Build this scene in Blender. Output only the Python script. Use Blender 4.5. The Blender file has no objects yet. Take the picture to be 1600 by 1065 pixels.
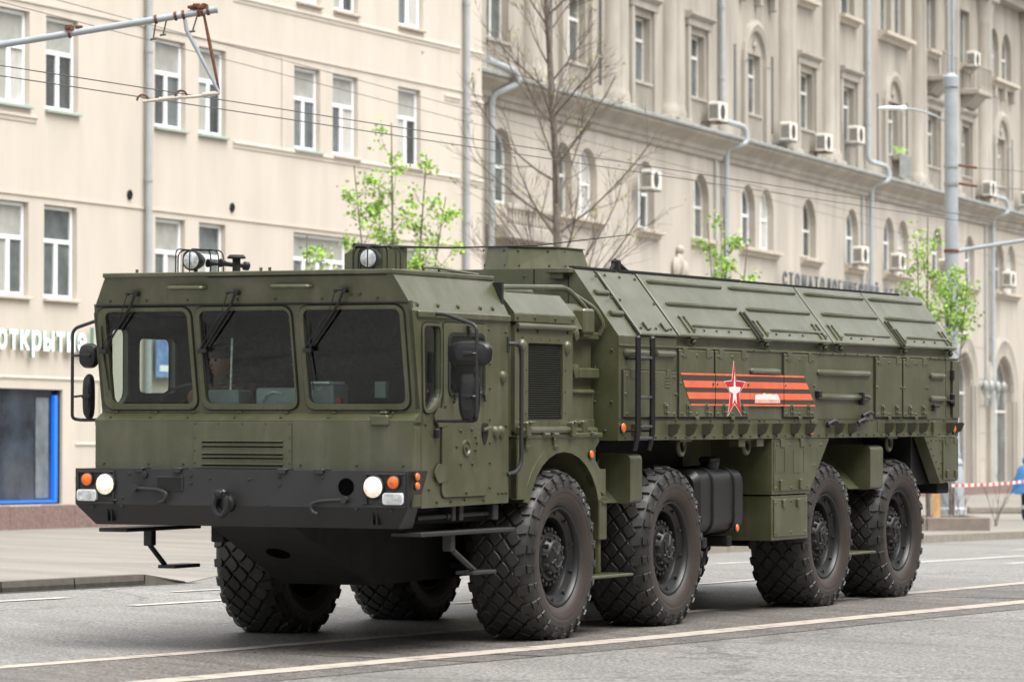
import bpy, bmesh, math, random
from mathutils import Vector, Matrix, Quaternion
from mathutils.geometry import tessellate_polygon

random.seed(7)
SC = bpy.context.scene
COL = SC.collection
R = math.radians

# ------------------------------------------------------------------ camera
cam_d = bpy.data.cameras.new('camera')
cam = bpy.data.objects.new('camera', cam_d)
COL.objects.link(cam)
cam.location = (0, 0, 1.77)
cam.rotation_euler = (R(90 + 1.742), 0, 0)
cam_d.sensor_width = 36
cam_d.lens = 135
cam_d.clip_end = 6000
cam_d.dof.use_dof = True
cam_d.dof.focus_distance = 36.0
cam_d.dof.aperture_fstop = 3.6
SC.camera = cam

# ------------------------------------------------------------------ sky, sun, exposure: a bright overcast day
SUN_EL, SUN_AZ = 66.0, 128.0
world = bpy.data.worlds.new('World')
SC.world = world
world.use_nodes = True
nt = world.node_tree
nt.nodes.clear()
sky = nt.nodes.new('ShaderNodeTexSky')
sky.sky_type = 'NISHITA'
sky.sun_disc = False
sky.sun_elevation = R(SUN_EL)
sky.sun_rotation = R(SUN_AZ)
sky.air_density = 1.0
sky.dust_density = 4.0
hs = nt.nodes.new('ShaderNodeHueSaturation')
hs.inputs['Saturation'].default_value = 0.10
bg = nt.nodes.new('ShaderNodeBackground')
bg.inputs['Strength'].default_value = 0.10
wo = nt.nodes.new('ShaderNodeOutputWorld')
nt.links.new(sky.outputs[0], hs.inputs['Color'])
nt.links.new(hs.outputs[0], bg.inputs['Color'])
nt.links.new(bg.outputs[0], wo.inputs[0])
sun_d = bpy.data.lights.new('sun', 'SUN')
sun = bpy.data.objects.new('sun', sun_d)
COL.objects.link(sun)
sun_d.energy = 1.5
sun_d.angle = R(55)
sun_d.color = (1.0, 0.975, 0.94)
# the sun stands behind the camera's right shoulder, high up
az = R(SUN_AZ)
sdir = Vector((math.sin(az) * math.cos(R(SUN_EL)), math.cos(az) * math.cos(R(SUN_EL)), math.sin(R(SUN_EL))))
sun.rotation_euler = (-sdir).to_track_quat('-Z', 'Y').to_euler()
vs = SC.view_settings
SC.display_settings.display_device = 'sRGB'
vs.view_transform = 'Standard'
vs.look = 'None'
vs.gamma = 1.0
vs.use_curve_mapping = False
vs.exposure = 1.6

# ------------------------------------------------------------------ materials
def mat(name, col, rough=0.6, metal=0.0, noise=0.0, scale=8.0, col2=None, bump=0.0, bscale=60.0, spec=0.5,
        emit=None, estr=0.0, coat=0.0, stretch=None, detail=6.0, rvar=0.0, contrast=(0.35, 0.65)):
    m = bpy.data.materials.new(name)
    m.use_nodes = True
    n = m.node_tree.nodes
    l = m.node_tree.links
    b = n['Principled BSDF']
    c = tuple(col) + (1,)
    b.inputs['Base Color'].default_value = c
    b.inputs['Roughness'].default_value = rough
    b.inputs['Metallic'].default_value = metal
    b.inputs['Specular IOR Level'].default_value = spec
    if coat:
        b.inputs['Coat Weight'].default_value = coat
        b.inputs['Coat Roughness'].default_value = 0.25
    tc = n.new('ShaderNodeTexCoord')
    vec = tc.outputs['Object']
    if stretch:
        mp = n.new('ShaderNodeMapping')
        mp.inputs['Scale'].default_value = stretch
        l.new(vec, mp.inputs['Vector'])
        vec = mp.outputs[0]
    if noise or col2:
        t = n.new('ShaderNodeTexNoise')
        t.inputs['Scale'].default_value = scale
        t.inputs['Detail'].default_value = detail
        t.inputs['Roughness'].default_value = 0.6
        l.new(vec, t.inputs['Vector'])
        r = n.new('ShaderNodeValToRGB')
        r.color_ramp.elements[0].position = contrast[0]
        r.color_ramp.elements[1].position = contrast[1]
        if col2:
            r.color_ramp.elements[0].color = tuple(col2) + (1,)
            r.color_ramp.elements[1].color = c
        else:
            r.color_ramp.elements[0].color = tuple(max(0, x * (1 - noise)) for x in col) + (1,)
            r.color_ramp.elements[1].color = tuple(min(1, x * (1 + noise)) for x in col) + (1,)
        l.new(t.outputs['Fac'], r.inputs[0])
        l.new(r.outputs[0], b.inputs['Base Color'])
        if rvar:
            mr = n.new('ShaderNodeMapRange')
            mr.inputs['To Min'].default_value = max(0, rough - rvar)
            mr.inputs['To Max'].default_value = min(1, rough + rvar)
            l.new(t.outputs['Fac'], mr.inputs['Value'])
            l.new(mr.outputs[0], b.inputs['Roughness'])
    if bump:
        t2 = n.new('ShaderNodeTexNoise')
        t2.inputs['Scale'].default_value = bscale
        t2.inputs['Detail'].default_value = 4
        l.new(vec, t2.inputs['Vector'])
        bp = n.new('ShaderNodeBump')
        bp.inputs['Strength'].default_value = bump
        bp.inputs['Distance'].default_value = 0.01
        l.new(t2.outputs['Fac'], bp.inputs['Height'])
        l.new(bp.outputs[0], b.inputs['Normal'])
    if emit:
        b.inputs['Emission Color'].default_value = tuple(emit) + (1,)
        b.inputs['Emission Strength'].default_value = estr
    return m

def glass_mat(name, tint, rough=0.02, ior=1.5, base=0.02):
    m = bpy.data.materials.new(name)
    m.use_nodes = True
    n = m.node_tree.nodes
    l = m.node_tree.links
    n.clear()
    o = n.new('ShaderNodeOutputMaterial')
    tr = n.new('ShaderNodeBsdfTransparent')
    tr.inputs[0].default_value = tuple(tint) + (1,)
    gl = n.new('ShaderNodeBsdfGlossy')
    gl.inputs['Roughness'].default_value = rough
    gl.inputs['Color'].default_value = (1, 1, 1, 1)
    fr = n.new('ShaderNodeFresnel')
    ge = n.new('ShaderNodeNewGeometry')
    mi = n.new('ShaderNodeMix')
    mi.inputs[2].default_value = ior
    mi.inputs[3].default_value = 1 / ior
    l.new(ge.outputs['Backfacing'], mi.inputs[0])
    l.new(mi.outputs[0], fr.inputs['IOR'])
    mx = n.new('ShaderNodeMixShader')
    l.new(fr.outputs[0], mx.inputs[0])
    l.new(tr.outputs[0], mx.inputs[1])
    l.new(gl.outputs[0], mx.inputs[2])
    l.new(mx.outputs[0], o.inputs[0])
    return m

M = {}
def paint_mat(name, base, dust, rough):
    """Matt vehicle paint: faint waviness of the sheet, road dust in drifts and thin vertical streaks."""
    m = bpy.data.materials.new(name)
    m.use_nodes = True
    n, l = m.node_tree.nodes, m.node_tree.links
    b = n['Principled BSDF']
    b.inputs['Specular IOR Level'].default_value = 0.5
    b.inputs['Coat Weight'].default_value = 0.42
    b.inputs['Coat Roughness'].default_value = 0.28
    tc = n.new('ShaderNodeTexCoord')
    def noise(scale, detail=6, stretch=(1, 1, 1)):
        mp = n.new('ShaderNodeMapping')
        mp.inputs['Scale'].default_value = stretch
        l.new(tc.outputs['Object'], mp.inputs['Vector'])
        t = n.new('ShaderNodeTexNoise')
        t.inputs['Scale'].default_value = scale
        t.inputs['Detail'].default_value = detail
        t.inputs['Roughness'].default_value = 0.62
        l.new(mp.outputs[0], t.inputs['Vector'])
        return t.outputs['Fac']
    def ramp(src, p0, p1, v0, v1):
        r = n.new('ShaderNodeMapRange')
        r.inputs['From Min'].default_value, r.inputs['From Max'].default_value = p0, p1
        r.inputs['To Min'].default_value, r.inputs['To Max'].default_value = v0, v1
        l.new(src, r.inputs['Value'])
        return r.outputs[0]
    def mix(f, a, c):
        x = n.new('ShaderNodeMix')
        x.data_type = 'RGBA'
        l.new(f, x.inputs[0])
        if isinstance(a, tuple): x.inputs[6].default_value = a + (1,)
        else: l.new(a, x.inputs[6])
        x.inputs[7].default_value = c + (1,)
        return x.outputs[2]
    c = mix(ramp(noise(1.3), .35, .7, 0, 1), base, tuple(v * .86 for v in base))
    c = mix(ramp(noise(3.0, 9), .44, .76, 0, .46), c, dust)
    c = mix(ramp(noise(9.0, 5, (1, 1, .06)), .50, .74, 0, .34), c, dust)
    c = mix(ramp(noise(26.0, 4), .60, .80, 0, .30), c, tuple(v * .55 for v in base))
    l.new(c, b.inputs['Base Color'])
    l.new(ramp(noise(2.2, 8), .3, .75, rough - .06, rough + .16), b.inputs['Roughness'])
    bp = n.new('ShaderNodeBump')
    bp.inputs['Strength'].default_value = 0.22
    bp.inputs['Distance'].default_value = 0.02
    l.new(noise(2.6, 2), bp.inputs['Height'])
    l.new(bp.outputs[0], b.inputs['Normal'])
    return m
M['green'] = paint_mat('army_green_paint', (0.066, 0.0715, 0.0315), (0.155, 0.145, 0.105), 0.34)
M['green_bolt'] = mat('army_green_fastener', (0.055, 0.058, 0.030), 0.6, spec=0.3)
M['dark_green'] = mat('shaded_green_steel', (0.026, 0.027, 0.016), 0.6, spec=0.3)  # darker green: shade painted into the tie lugs; also plain dark bars
M['void'] = mat('hole_shade_black', (0.003, 0.003, 0.003), 1.0, spec=0.0)  # black discs and strips in it stand for shade inside holes
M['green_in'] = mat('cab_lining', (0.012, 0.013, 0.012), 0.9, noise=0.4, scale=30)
M['bumper'] = mat('dark_grey_paint', (0.024, 0.0245, 0.0255), 0.5, noise=0.12, scale=3, bump=0.05, bscale=200)
M['black'] = mat('black_paint', (0.012, 0.012, 0.013), 0.42, noise=0.2, scale=9)
M['blackmatt'] = mat('black_chassis', (0.010, 0.010, 0.010), 0.75, noise=0.4, scale=6)
M['gasket'] = mat('black_gasket', (0.008, 0.009, 0.008), 0.8)
M['steel'] = mat('worn_steel', (0.09, 0.09, 0.09), 0.4, metal=0.6, noise=0.3, scale=30)
M['chrome'] = mat('lamp_reflector', (0.82, 0.83, 0.84), 0.12, metal=1.0)
M['lens'] = mat('clear_lens', (0.62, 0.64, 0.64), 0.12, metal=0.35, noise=0.35, scale=24, bump=0.3, bscale=70)
M['lens_lit'] = mat('lit_headlamp', (0.75, 0.66, 0.55), 0.25, noise=0.5, scale=38, bump=0.4, bscale=60, emit=(1.0, 0.82, 0.62), estr=0.17)
M['bulb'] = mat('headlamp_filament_glow', (0.9, 0.88, 0.82), 0.3, emit=(1.0, 0.92, 0.80), estr=1.1)
M['orange_lit'] = mat('lit_orange_lens', (0.75, 0.13, 0.02), 0.2, emit=(1.0, 0.22, 0.03), estr=0.06, noise=0.35, scale=20, bump=0.5, bscale=120)
M['orange'] = mat('orange_reflector', (0.82, 0.17, 0.03), 0.3, bump=0.3, bscale=160)
M['glass'] = glass_mat('cab_glass', (0.86, 0.90, 0.88), 0.01, 1.36)
M['mesh'] = mat('dark_grille', (0.045, 0.047, 0.036), 0.6)
M['r_orange'] = mat('ribbon_orange', (0.82, 0.15, 0.068), 0.45, noise=0.14, scale=5, detail=9)
M['r_black'] = mat('ribbon_black', (0.05, 0.044, 0.036), 0.5)
M['r_red'] = mat('star_red', (0.58, 0.018, 0.022), 0.4, noise=0.12, scale=7)
M['r_white'] = mat('star_white', (0.82, 0.79, 0.77), 0.5, noise=0.05, scale=40)
M['r_pink'] = mat('torn_sticker_pink', (0.80, 0.42, 0.36), 0.5, noise=0.2, scale=20)
M['beige'] = mat('beige_stucco', (0.535, 0.482, 0.415), 0.9, noise=0.06, scale=1.1, bump=0.12, bscale=30, spec=0.2, stretch=(1, 1, .22), detail=9)
M['beige_trim'] = mat('beige_trim', (0.54, 0.486, 0.416), 0.85, noise=0.05, scale=2, spec=0.2)
M['granite'] = mat('red_granite', (0.20, 0.135, 0.12), 0.55, noise=0.25, scale=14, spec=0.3)
M['grey_wall'] = mat('grey_stucco', (0.43, 0.392, 0.34), 0.92, noise=0.13, scale=0.8, bump=0.2, bscale=20, spec=0.2, stretch=(1, 1, 0.2), detail=10)
M['grey_trim'] = mat('grey_stone_trim', (0.355, 0.326, 0.282), 0.9, noise=0.14, scale=1.2, spec=0.2, stretch=(1, 1, 0.3))
M['grey_upper'] = mat('grey_stone', (0.345, 0.315, 0.270), 0.92, noise=0.20, scale=0.8, bump=0.2, bscale=20, spec=0.2, stretch=(1, 1, 0.2), detail=10)
M['flashing'] = mat('zinc_flashing', (0.33, 0.34, 0.33), 0.45, metal=0.3, noise=0.2, scale=4)
M['pvc'] = mat('white_window_frame', (0.80, 0.82, 0.83), 0.4)
M['oldframe'] = mat('old_white_frame', (0.62, 0.60, 0.55), 0.6, noise=0.12, scale=6)
def pane_mat():
    m = mat('window_pane', (0.10, 0.115, 0.115), 0.06, noise=0.45, scale=1.1, spec=0.6)
    return m
M['pane'] = pane_mat()
M['curtain'] = mat('net_curtain', (0.46, 0.45, 0.42), 0.8, noise=0.25, scale=7, stretch=(6, 1, .4), spec=0.3)
M['pane_dark'] = mat('dark_window_pane', (0.045, 0.05, 0.05), 0.06, noise=0.5, scale=0.9, spec=0.6)
M['blind'] = mat('pale_blind', (0.34, 0.34, 0.31), 0.75, noise=0.12, scale=3, spec=0.3)
M['pipe'] = mat('grey_downpipe', (0.36, 0.385, 0.39), 0.5, noise=0.08, scale=3)
M['sill_green'] = mat('sill_cover', (0.35, 0.42, 0.36), 0.5)
M['sill_stone'] = mat('sill_stone', (0.46, 0.41, 0.34), 0.85, noise=0.15, scale=5)
M['blueframe'] = mat('blue_shop_frame', (0.012, 0.17, 0.85), 0.35, emit=(0.012, 0.17, 0.85), estr=0.12)  # the frame is no lamp; a faint glow is added to its blue
M['shopglass'] = mat('shop_glass', (0.040, 0.050, 0.066), 0.05, noise=0.6, scale=0.7, spec=0.7)  # blotchy blue-grey tone puts reflections into the pane's colour
M['sign_white'] = mat('white_sign_face', (0.86, 0.90, 0.88), 0.5)
M['sign_green'] = mat('green_sign_side', (0.16, 0.30, 0.23), 0.5)
M['sign_slate'] = mat('slate_sign_letter', (0.055, 0.075, 0.085), 0.5)
M['sign_side'] = mat('slate_letter_side', (0.11, 0.12, 0.125), 0.6)
M['banner'] = mat('blue_banner', (0.16, 0.26, 0.50), 0.6, noise=0.3, scale=3)
M['ac'] = mat('air_conditioner_case', (0.68, 0.65, 0.58), 0.6, noise=0.08, scale=4)
M['ac_fan'] = mat('fan_grille', (0.05, 0.05, 0.05), 0.7)
M['rust'] = mat('rusty_steel', (0.13, 0.052, 0.027), 0.85, noise=0.4, scale=18)
M['pole'] = mat('grey_pole_paint', (0.33, 0.36, 0.38), 0.5, noise=0.08, scale=3)
M['wire'] = mat('contact_wire', (0.10, 0.09, 0.08), 0.5, metal=0.4)
M['porcelain'] = mat('insulator', (0.50, 0.45, 0.38), 0.4)
M['bark'] = mat('grey_bark', (0.15, 0.125, 0.105), 0.95, noise=0.35, scale=20, bump=0.5, bscale=40, stretch=(1, 1, 0.25))
M['twig'] = mat('brown_twig', (0.125, 0.095, 0.075), 0.95, noise=0.3, scale=9)
M['leaf'] = mat('fresh_leaf', (0.28, 0.47, 0.065), 0.6, noise=0.25, scale=2.5)
M['leaf2'] = mat('young_yellow_leaf', (0.36, 0.50, 0.09), 0.6, noise=0.3, scale=3)
M['bud'] = mat('opening_bud', (0.34, 0.38, 0.09), 0.6)
M['kerb_dark'] = mat('dirty_kerb_granite', (0.115, 0.10, 0.086), 0.9, noise=0.15, scale=9, bump=0.2, bscale=50)
M['concrete'] = mat('kerb_granite', (0.24, 0.215, 0.18), 0.9, noise=0.12, scale=9, bump=0.2, bscale=50)
M['concrete_dark'] = mat('kerb_foot_dark', (0.045, 0.042, 0.034), 0.9, noise=0.2, scale=9)
M['planterc'] = mat('planter_concrete', (0.21, 0.175, 0.148), 0.9, noise=0.12, scale=5, bump=0.2, bscale=40)
M['soil'] = mat('dark_soil', (0.06, 0.05, 0.035), 1.0, noise=0.5, scale=25, bump=0.6, bscale=40)
M['wood'] = mat('raw_pine_stake', (0.62, 0.36, 0.16), 0.7, noise=0.25, scale=14, stretch=(1, 1, 0.15))
M['line'] = mat('road_paint', (0.40, 0.352, 0.30), 0.75, col2=(0.20, 0.18, 0.16), scale=5.0, bump=0.2, contrast=(0.32, 0.50), detail=9)
M['line_w'] = mat('white_road_paint', (0.42, 0.41, 0.39), 0.75, col2=(0.23, 0.22, 0.21), scale=4.0, contrast=(0.30, 0.46), detail=9)
M['skin'] = mat('skin', (0.40, 0.185, 0.12), 0.6)
M['cap'] = mat('dark_cap', (0.02, 0.02, 0.022), 0.9)
M['cloth_green'] = mat('field_uniform', (0.10, 0.09, 0.06), 0.9, noise=0.3, scale=20)
M['poncho'] = mat('blue_poncho', (0.045, 0.19, 0.42), 0.35, noise=0.3, scale=7, bump=0.5, bscale=12)
M['trouser'] = mat('navy_trousers', (0.012, 0.018, 0.04), 0.85, noise=0.3, scale=14)
M['reflect'] = mat('silver_band', (0.5, 0.52, 0.52), 0.4)
M['tape_r'] = mat('tape_red', (0.55, 0.06, 0.05), 0.5)
M['tape_w'] = mat('tape_white', (0.80, 0.76, 0.73), 0.5)
M['seat'] = mat('brown_seat', (0.20, 0.095, 0.06), 0.8, noise=0.2, scale=12)
M['panel_grey'] = mat('equipment_grey', (0.22, 0.27, 0.28), 0.5, noise=0.1, scale=10)
M['shop_blind'] = mat('shop_blind', (0.13, 0.15, 0.165), 0.5, noise=0.3, scale=2.5)
M['red'] = mat('red_knob', (0.40, 0.05, 0.03), 0.5)

def surface_mat(name, c1, c2, rough, scale, stretch, bump, speck=0.0, fine=220.0, rot=0.0, spec=0.5, c3=None, joint=None):
    """Weathered ground: streaks along the traffic, fine grain, worn patches."""
    m = bpy.data.materials.new(name)
    m.use_nodes = True
    n = m.node_tree.nodes
    l = m.node_tree.links
    b = n['Principled BSDF']
    b.inputs['Roughness'].default_value = rough
    b.inputs['Specular IOR Level'].default_value = spec
    tc = n.new('ShaderNodeTexCoord')
    mr = n.new('ShaderNodeMapping')
    mr.inputs['Rotation'].default_value = (0, 0, rot)
    l.new(tc.outputs['Object'], mr.inputs['Vector'])
    mp = n.new('ShaderNodeMapping')
    mp.inputs['Scale'].default_value = stretch
    l.new(mr.outputs[0], mp.inputs['Vector'])
    t = n.new('ShaderNodeTexNoise')
    t.inputs['Scale'].default_value = scale
    t.inputs['Detail'].default_value = 9
    t.inputs['Roughness'].default_value = 0.65
    l.new(mp.outputs[0], t.inputs['Vector'])
    r = n.new('ShaderNodeValToRGB')
    r.color_ramp.elements[0].position = 0.34
    r.color_ramp.elements[1].position = 0.66
    r.color_ramp.elements[0].color = tuple(c2) + (1,)
    r.color_ramp.elements[1].color = tuple(c1) + (1,)
    l.new(t.outputs['Fac'], r.inputs[0])
    t2 = n.new('ShaderNodeTexNoise')
    t2.inputs['Scale'].default_value = fine
    t2.inputs['Detail'].default_value = 3
    l.new(mr.outputs[0], t2.inputs['Vector'])
    mx = n.new('ShaderNodeMix')
    mx.data_type = 'RGBA'
    mx.blend_type = 'OVERLAY'
    mx.inputs[0].default_value = speck
    rs = n.new('ShaderNodeValToRGB')
    rs.color_ramp.elements[0].position = 0.36
    rs.color_ramp.elements[1].position = 0.64
    l.new(t2.outputs['Fac'], rs.inputs[0])
    l.new(r.outputs[0], mx.inputs[6])
    l.new(rs.outputs[0], mx.inputs[7])
    out = mx.outputs[2]
    if c3:
        t3 = n.new('ShaderNodeTexNoise')
        t3.inputs['Scale'].default_value = 0.35
        t3.inputs['Detail'].default_value = 5
        l.new(mp.outputs[0], t3.inputs['Vector'])
        r3 = n.new('ShaderNodeValToRGB')
        r3.color_ramp.elements[0].position = 0.50
        r3.color_ramp.elements[1].position = 0.86
        r3.color_ramp.elements[0].color = (0, 0, 0, 1)
        r3.color_ramp.elements[1].color = (1, 1, 1, 1)
        l.new(t3.outputs['Fac'], r3.inputs[0])
        m3 = n.new('ShaderNodeMix')
        m3.data_type = 'RGBA'
        l.new(r3.outputs[0], m3.inputs[0])
        l.new(out, m3.inputs[6])
        m3.inputs[7].default_value = tuple(c3) + (1,)
        out = m3.outputs[2]
    if joint:
        # hairline cracks wandering through the surface
        tw = n.new('ShaderNodeTexNoise')
        tw.inputs['Scale'].default_value = 1.4
        tw.inputs['Detail'].default_value = 7
        l.new(mr.outputs[0], tw.inputs['Vector'])
        ad = n.new('ShaderNodeMixRGB')
        ad.blend_type = 'ADD'
        ad.inputs[0].default_value = 0.9
        l.new(mr.outputs[0], ad.inputs[1])
        l.new(tw.outputs['Color'], ad.inputs[2])
        vo = n.new('ShaderNodeTexVoronoi')
        vo.feature = 'DISTANCE_TO_EDGE'
        vo.inputs['Scale'].default_value = joint
        l.new(ad.outputs[0], vo.inputs['Vector'])
        rc = n.new('ShaderNodeValToRGB')
        rc.color_ramp.elements[0].position = 0.004
        rc.color_ramp.elements[1].position = 0.012
        rc.color_ramp.elements[0].color = (0.4, 0.4, 0.4, 1)
        rc.color_ramp.elements[1].color = (0, 0, 0, 1)
        l.new(vo.outputs['Distance'], rc.inputs[0])
        mc = n.new('ShaderNodeMix')
        mc.data_type = 'RGBA'
        l.new(rc.outputs[0], mc.inputs[0])
        l.new(out, mc.inputs[6])
        mc.inputs[7].default_value = (0.05, 0.047, 0.043, 1)
        out = mc.outputs[2]
    l.new(out, b.inputs['Base Color'])
    bp = n.new('ShaderNodeBump')
    bp.inputs['Strength'].default_value = bump
    bp.inputs['Distance'].default_value = 0.012
    l.new(t2.outputs['Fac'], bp.inputs['Height'])
    l.new(bp.outputs[0], b.inputs['Normal'])
    return m
ROADROT = R(-57.5)
M['asphalt'] = surface_mat('asphalt', (0.225, 0.216, 0.203), (0.165, 0.158, 0.148), 0.55, 1.3, (0.10, 1.4, 1), 0.6, 0.55, 34, -ROADROT, c3=(0.135, 0.128, 0.118), joint=0.22)
M['asphalt_dark'] = surface_mat('worn_median_asphalt', (0.150, 0.138, 0.124), (0.088, 0.080, 0.072), 0.62, 2.2, (0.22, 2.2, 1), 0.7, 0.6, 36, -ROADROT)
M['paving'] = surface_mat('paving', (0.245, 0.224, 0.196), (0.150, 0.140, 0.122), 0.7, 0.8, (0.10, 0.8, 1), 0.3, 0.12, 30, -ROADROT)

# ------------------------------------------------------------------ mesh builder
FASTENERS = ('bud', 'bolt', 'slope_bolt', 'front_bolt', 'panel_screw', 'lid_bolt', 'hood_bolt', 'rivet', 'skirt_bolt', 'hub_bolts', 'rim_clip', 'front_fitting', 'roof_stud', 'tread_blocks')
class MB:
    def __init__(self):
        self.v, self.f = [], []
    def add(self, vs, fs):
        o = len(self.v)
        self.v.extend(tuple(p) for p in vs)
        self.f.extend(tuple(i + o for i in q) for q in fs)
        return self
    def box(self, x0, x1, y0, y1, z0, z1, c=0.0):
        if x0 > x1: x0, x1 = x1, x0
        if y0 > y1: y0, y1 = y1, y0
        if z0 > z1: z0, z1 = z1, z0
        lo, hi = (x0, y0, z0), (x1, y1, z1)
        c = min(c, (x1 - x0) * .45, (y1 - y0) * .45, (z1 - z0) * .45)
        if c <= 0:
            vs = [(hi[0] if i & 1 else lo[0], hi[1] if i & 2 else lo[1], hi[2] if i & 4 else lo[2]) for i in range(8)]
            return self.add(vs, [(0, 2, 3, 1), (4, 5, 7, 6), (0, 1, 5, 4), (2, 6, 7, 3), (0, 4, 6, 2), (1, 3, 7, 5)])
        vs = []
        for i in range(8):
            s = (i & 1, (i >> 1) & 1, (i >> 2) & 1)
            for a in range(3):
                p = []
                for k in range(3):
                    e = hi[k] if s[k] else lo[k]
                    if k != a: e += -c if s[k] else c
                    p.append(e)
                vs.append(p)
        fs = []
        for a in range(3):
            b, d = (a + 1) % 3, (a + 2) % 3
            for s in (0, 1):
                base = s << a
                q = [base, base | (1 << b), base | (1 << b) | (1 << d), base | (1 << d)]
                fs.append([i * 3 + a for i in q])
        for e in range(3):
            a, b = (e + 1) % 3, (e + 2) % 3
            for k in range(4):
                c0 = ((k & 1) << a) | ((k >> 1) << b)
                c1 = c0 | (1 << e)
                fs.append([c0 * 3 + a, c1 * 3 + a, c1 * 3 + b, c0 * 3 + b])
        for i in range(8):
            fs.append([i * 3, i * 3 + 1, i * 3 + 2])
        return self.add(vs, fs)
    def prism(self, poly, axis, a, b):
        n = len(poly)
        def m(p, t):
            return (t, p[0], p[1]) if axis == 'x' else (p[0], t, p[1]) if axis == 'y' else (p[0], p[1], t)
        vs = [m(p, a) for p in poly] + [m(p, b) for p in poly]
        fs = [tuple(range(n - 1, -1, -1)), tuple(range(n, 2 * n))]
        fs += [(i, (i + 1) % n, n + (i + 1) % n, n + i) for i in range(n)]
        return self.add(vs, fs)
    def loft(self, A, B, cap=True):
        n = len(A)
        fs = [(i, (i + 1) % n, n + (i + 1) % n, n + i) for i in range(n)]
        if cap: fs += [tuple(range(n - 1, -1, -1)), tuple(range(n, 2 * n))]
        return self.add(list(A) + list(B), fs)
    def tube(self, pts, r, n=8, closed=False):
        pts = [Vector(p) for p in pts]
        k = len(pts)
        rs = r if isinstance(r, (list, tuple)) else [r] * k
        prev = None
        vs = []
        for i, p in enumerate(pts):
            if closed: t = (pts[(i + 1) % k] - pts[i - 1])
            else: t = pts[min(i + 1, k - 1)] - pts[max(i - 1, 0)]
            t.normalize()
            if prev is None:
                u = t.cross(Vector((0, 0, 1)))
                if u.length < 1e-3: u = t.cross(Vector((1, 0, 0)))
            else:
                u = prev - t * prev.dot(t)
                if u.length < 1e-5: u = t.orthogonal()
            u.normalize()
            prev = u
            w = t.cross(u)
            for j in range(n):
                a = 2 * math.pi * j / n
                vs.append(p + (u * math.cos(a) + w * math.sin(a)) * rs[i])
        fs = []
        for i in range(k if closed else k - 1):
            for j in range(n):
                i2 = (i + 1) % k
                fs.append((i * n + j, i * n + (j + 1) % n, i2 * n + (j + 1) % n, i2 * n + j))
        if not closed:
            fs.append(tuple(range(n - 1, -1, -1)))
            fs.append(tuple((k - 1) * n + j for j in range(n)))
        return self.add(vs, fs)
    def cyl(self, p0, p1, r0, r1=None, n=14):
        return self.tube([p0, p1], [r0, r0 if r1 is None else r1], n)
    def lathe(self, prof, o, ax, n=24, closed=False, a0=0.0, a1=2 * math.pi, caps=True):
        """prof: (radius, height along ax)."""
        ax = Vector(ax).normalized()
        u = ax.orthogonal().normalized()
        w = ax.cross(u)
        o = Vector(o)
        vs = []
        for r, h in prof:
            for j in range(n):
                a = a0 + (a1 - a0) * j / n
                vs.append(o + ax * h + (u * math.cos(a) + w * math.sin(a)) * r)
        fs = []
        k = len(prof)
        for i in range(k if closed else k - 1):
            i2 = (i + 1) % k
            for j in range(n):
                fs.append((i * n + j, i * n + (j + 1) % n, i2 * n + (j + 1) % n, i2 * n + j))
        if not closed and caps:
            if prof[0][0] > 1e-4: fs.append(tuple(range(n)))
            if prof[-1][0] > 1e-4: fs.append(tuple((k - 1) * n + j for j in range(n)))
        return self.add(vs, fs)
    def sphere(self, o, r, n=10, m=7, s=(1, 1, 1)):
        prof = [(max(1e-5, math.sin(math.pi * i / m)) * r, -math.cos(math.pi * i / m) * r) for i in range(m + 1)]
        k = len(self.v)
        self.lathe(prof, (0, 0, 0), (0, 0, 1), n)
        for i in range(k, len(self.v)):
            p = self.v[i]
            self.v[i] = (o[0] + p[0] * s[0], o[1] + p[1] * s[1], o[2] + p[2] * s[2])
        return self
    def plate(self, outer, holes, fn, t=0.0):
        """A sheet with holes: outer and holes are 2-D loops, fn(a, b, h) maps them into space; t is its thickness."""
        loops = [outer] + list(holes)
        flat = [p for lp in loops for p in lp]
        tris = tessellate_polygon([[Vector((p[0], p[1], 0)) for p in lp] for lp in loops])
        n = len(flat)
        vs = [fn(p[0], p[1], 0.0) for p in flat]
        fs = [tuple(q) for q in tris]
        if t:
            vs += [fn(p[0], p[1], t) for p in flat]
            fs += [tuple(i + n for i in reversed(q)) for q in tris]
            k = 0
            for lp in loops:
                c = len(lp)
                fs += [(k + i, k + (i + 1) % c, n + k + (i + 1) % c, n + k + i) for i in range(c)]
                k += c
        return self.add(vs, fs)
    def bolt(self, p, nrm, r=0.016, h=0.010, n=6):
        nrm = Vector(nrm).normalized()
        p = Vector(p)
        return self.lathe([(r, -0.002), (r * .9, h * .7), (r * .45, h)], p, nrm, n)
    def mirror_y(self):
        k = len(self.v)
        vs = [(x, -y, z) for x, y, z in self.v]
        return self.add(vs, [tuple(reversed(q)) for q in list(self.f)])
    def build(self, name, material, parent=None, smooth=35, recalc=True, weld=False):
        me = bpy.data.meshes.new(name)
        me.from_pydata(self.v, [], self.f)
        if recalc or weld:
            bm = bmesh.new()
            bm.from_mesh(me)
            if weld: bmesh.ops.remove_doubles(bm, verts=bm.verts, dist=.0005)
            if recalc: bmesh.ops.recalc_face_normals(bm, faces=bm.faces)
            bm.to_mesh(me)
            bm.free()
        if smooth:
            me.polygons.foreach_set('use_smooth', [True] * len(me.polygons))
            me.set_sharp_from_angle(angle=R(smooth))
        me.materials.append(M[material] if isinstance(material, str) else material)
        o = bpy.data.objects.new(name, me)
        COL.objects.link(o)
        o.parent = parent
        if name in FASTENERS: o['kind'] = 'stuff'      # too small to pick apart
        return o

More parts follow.
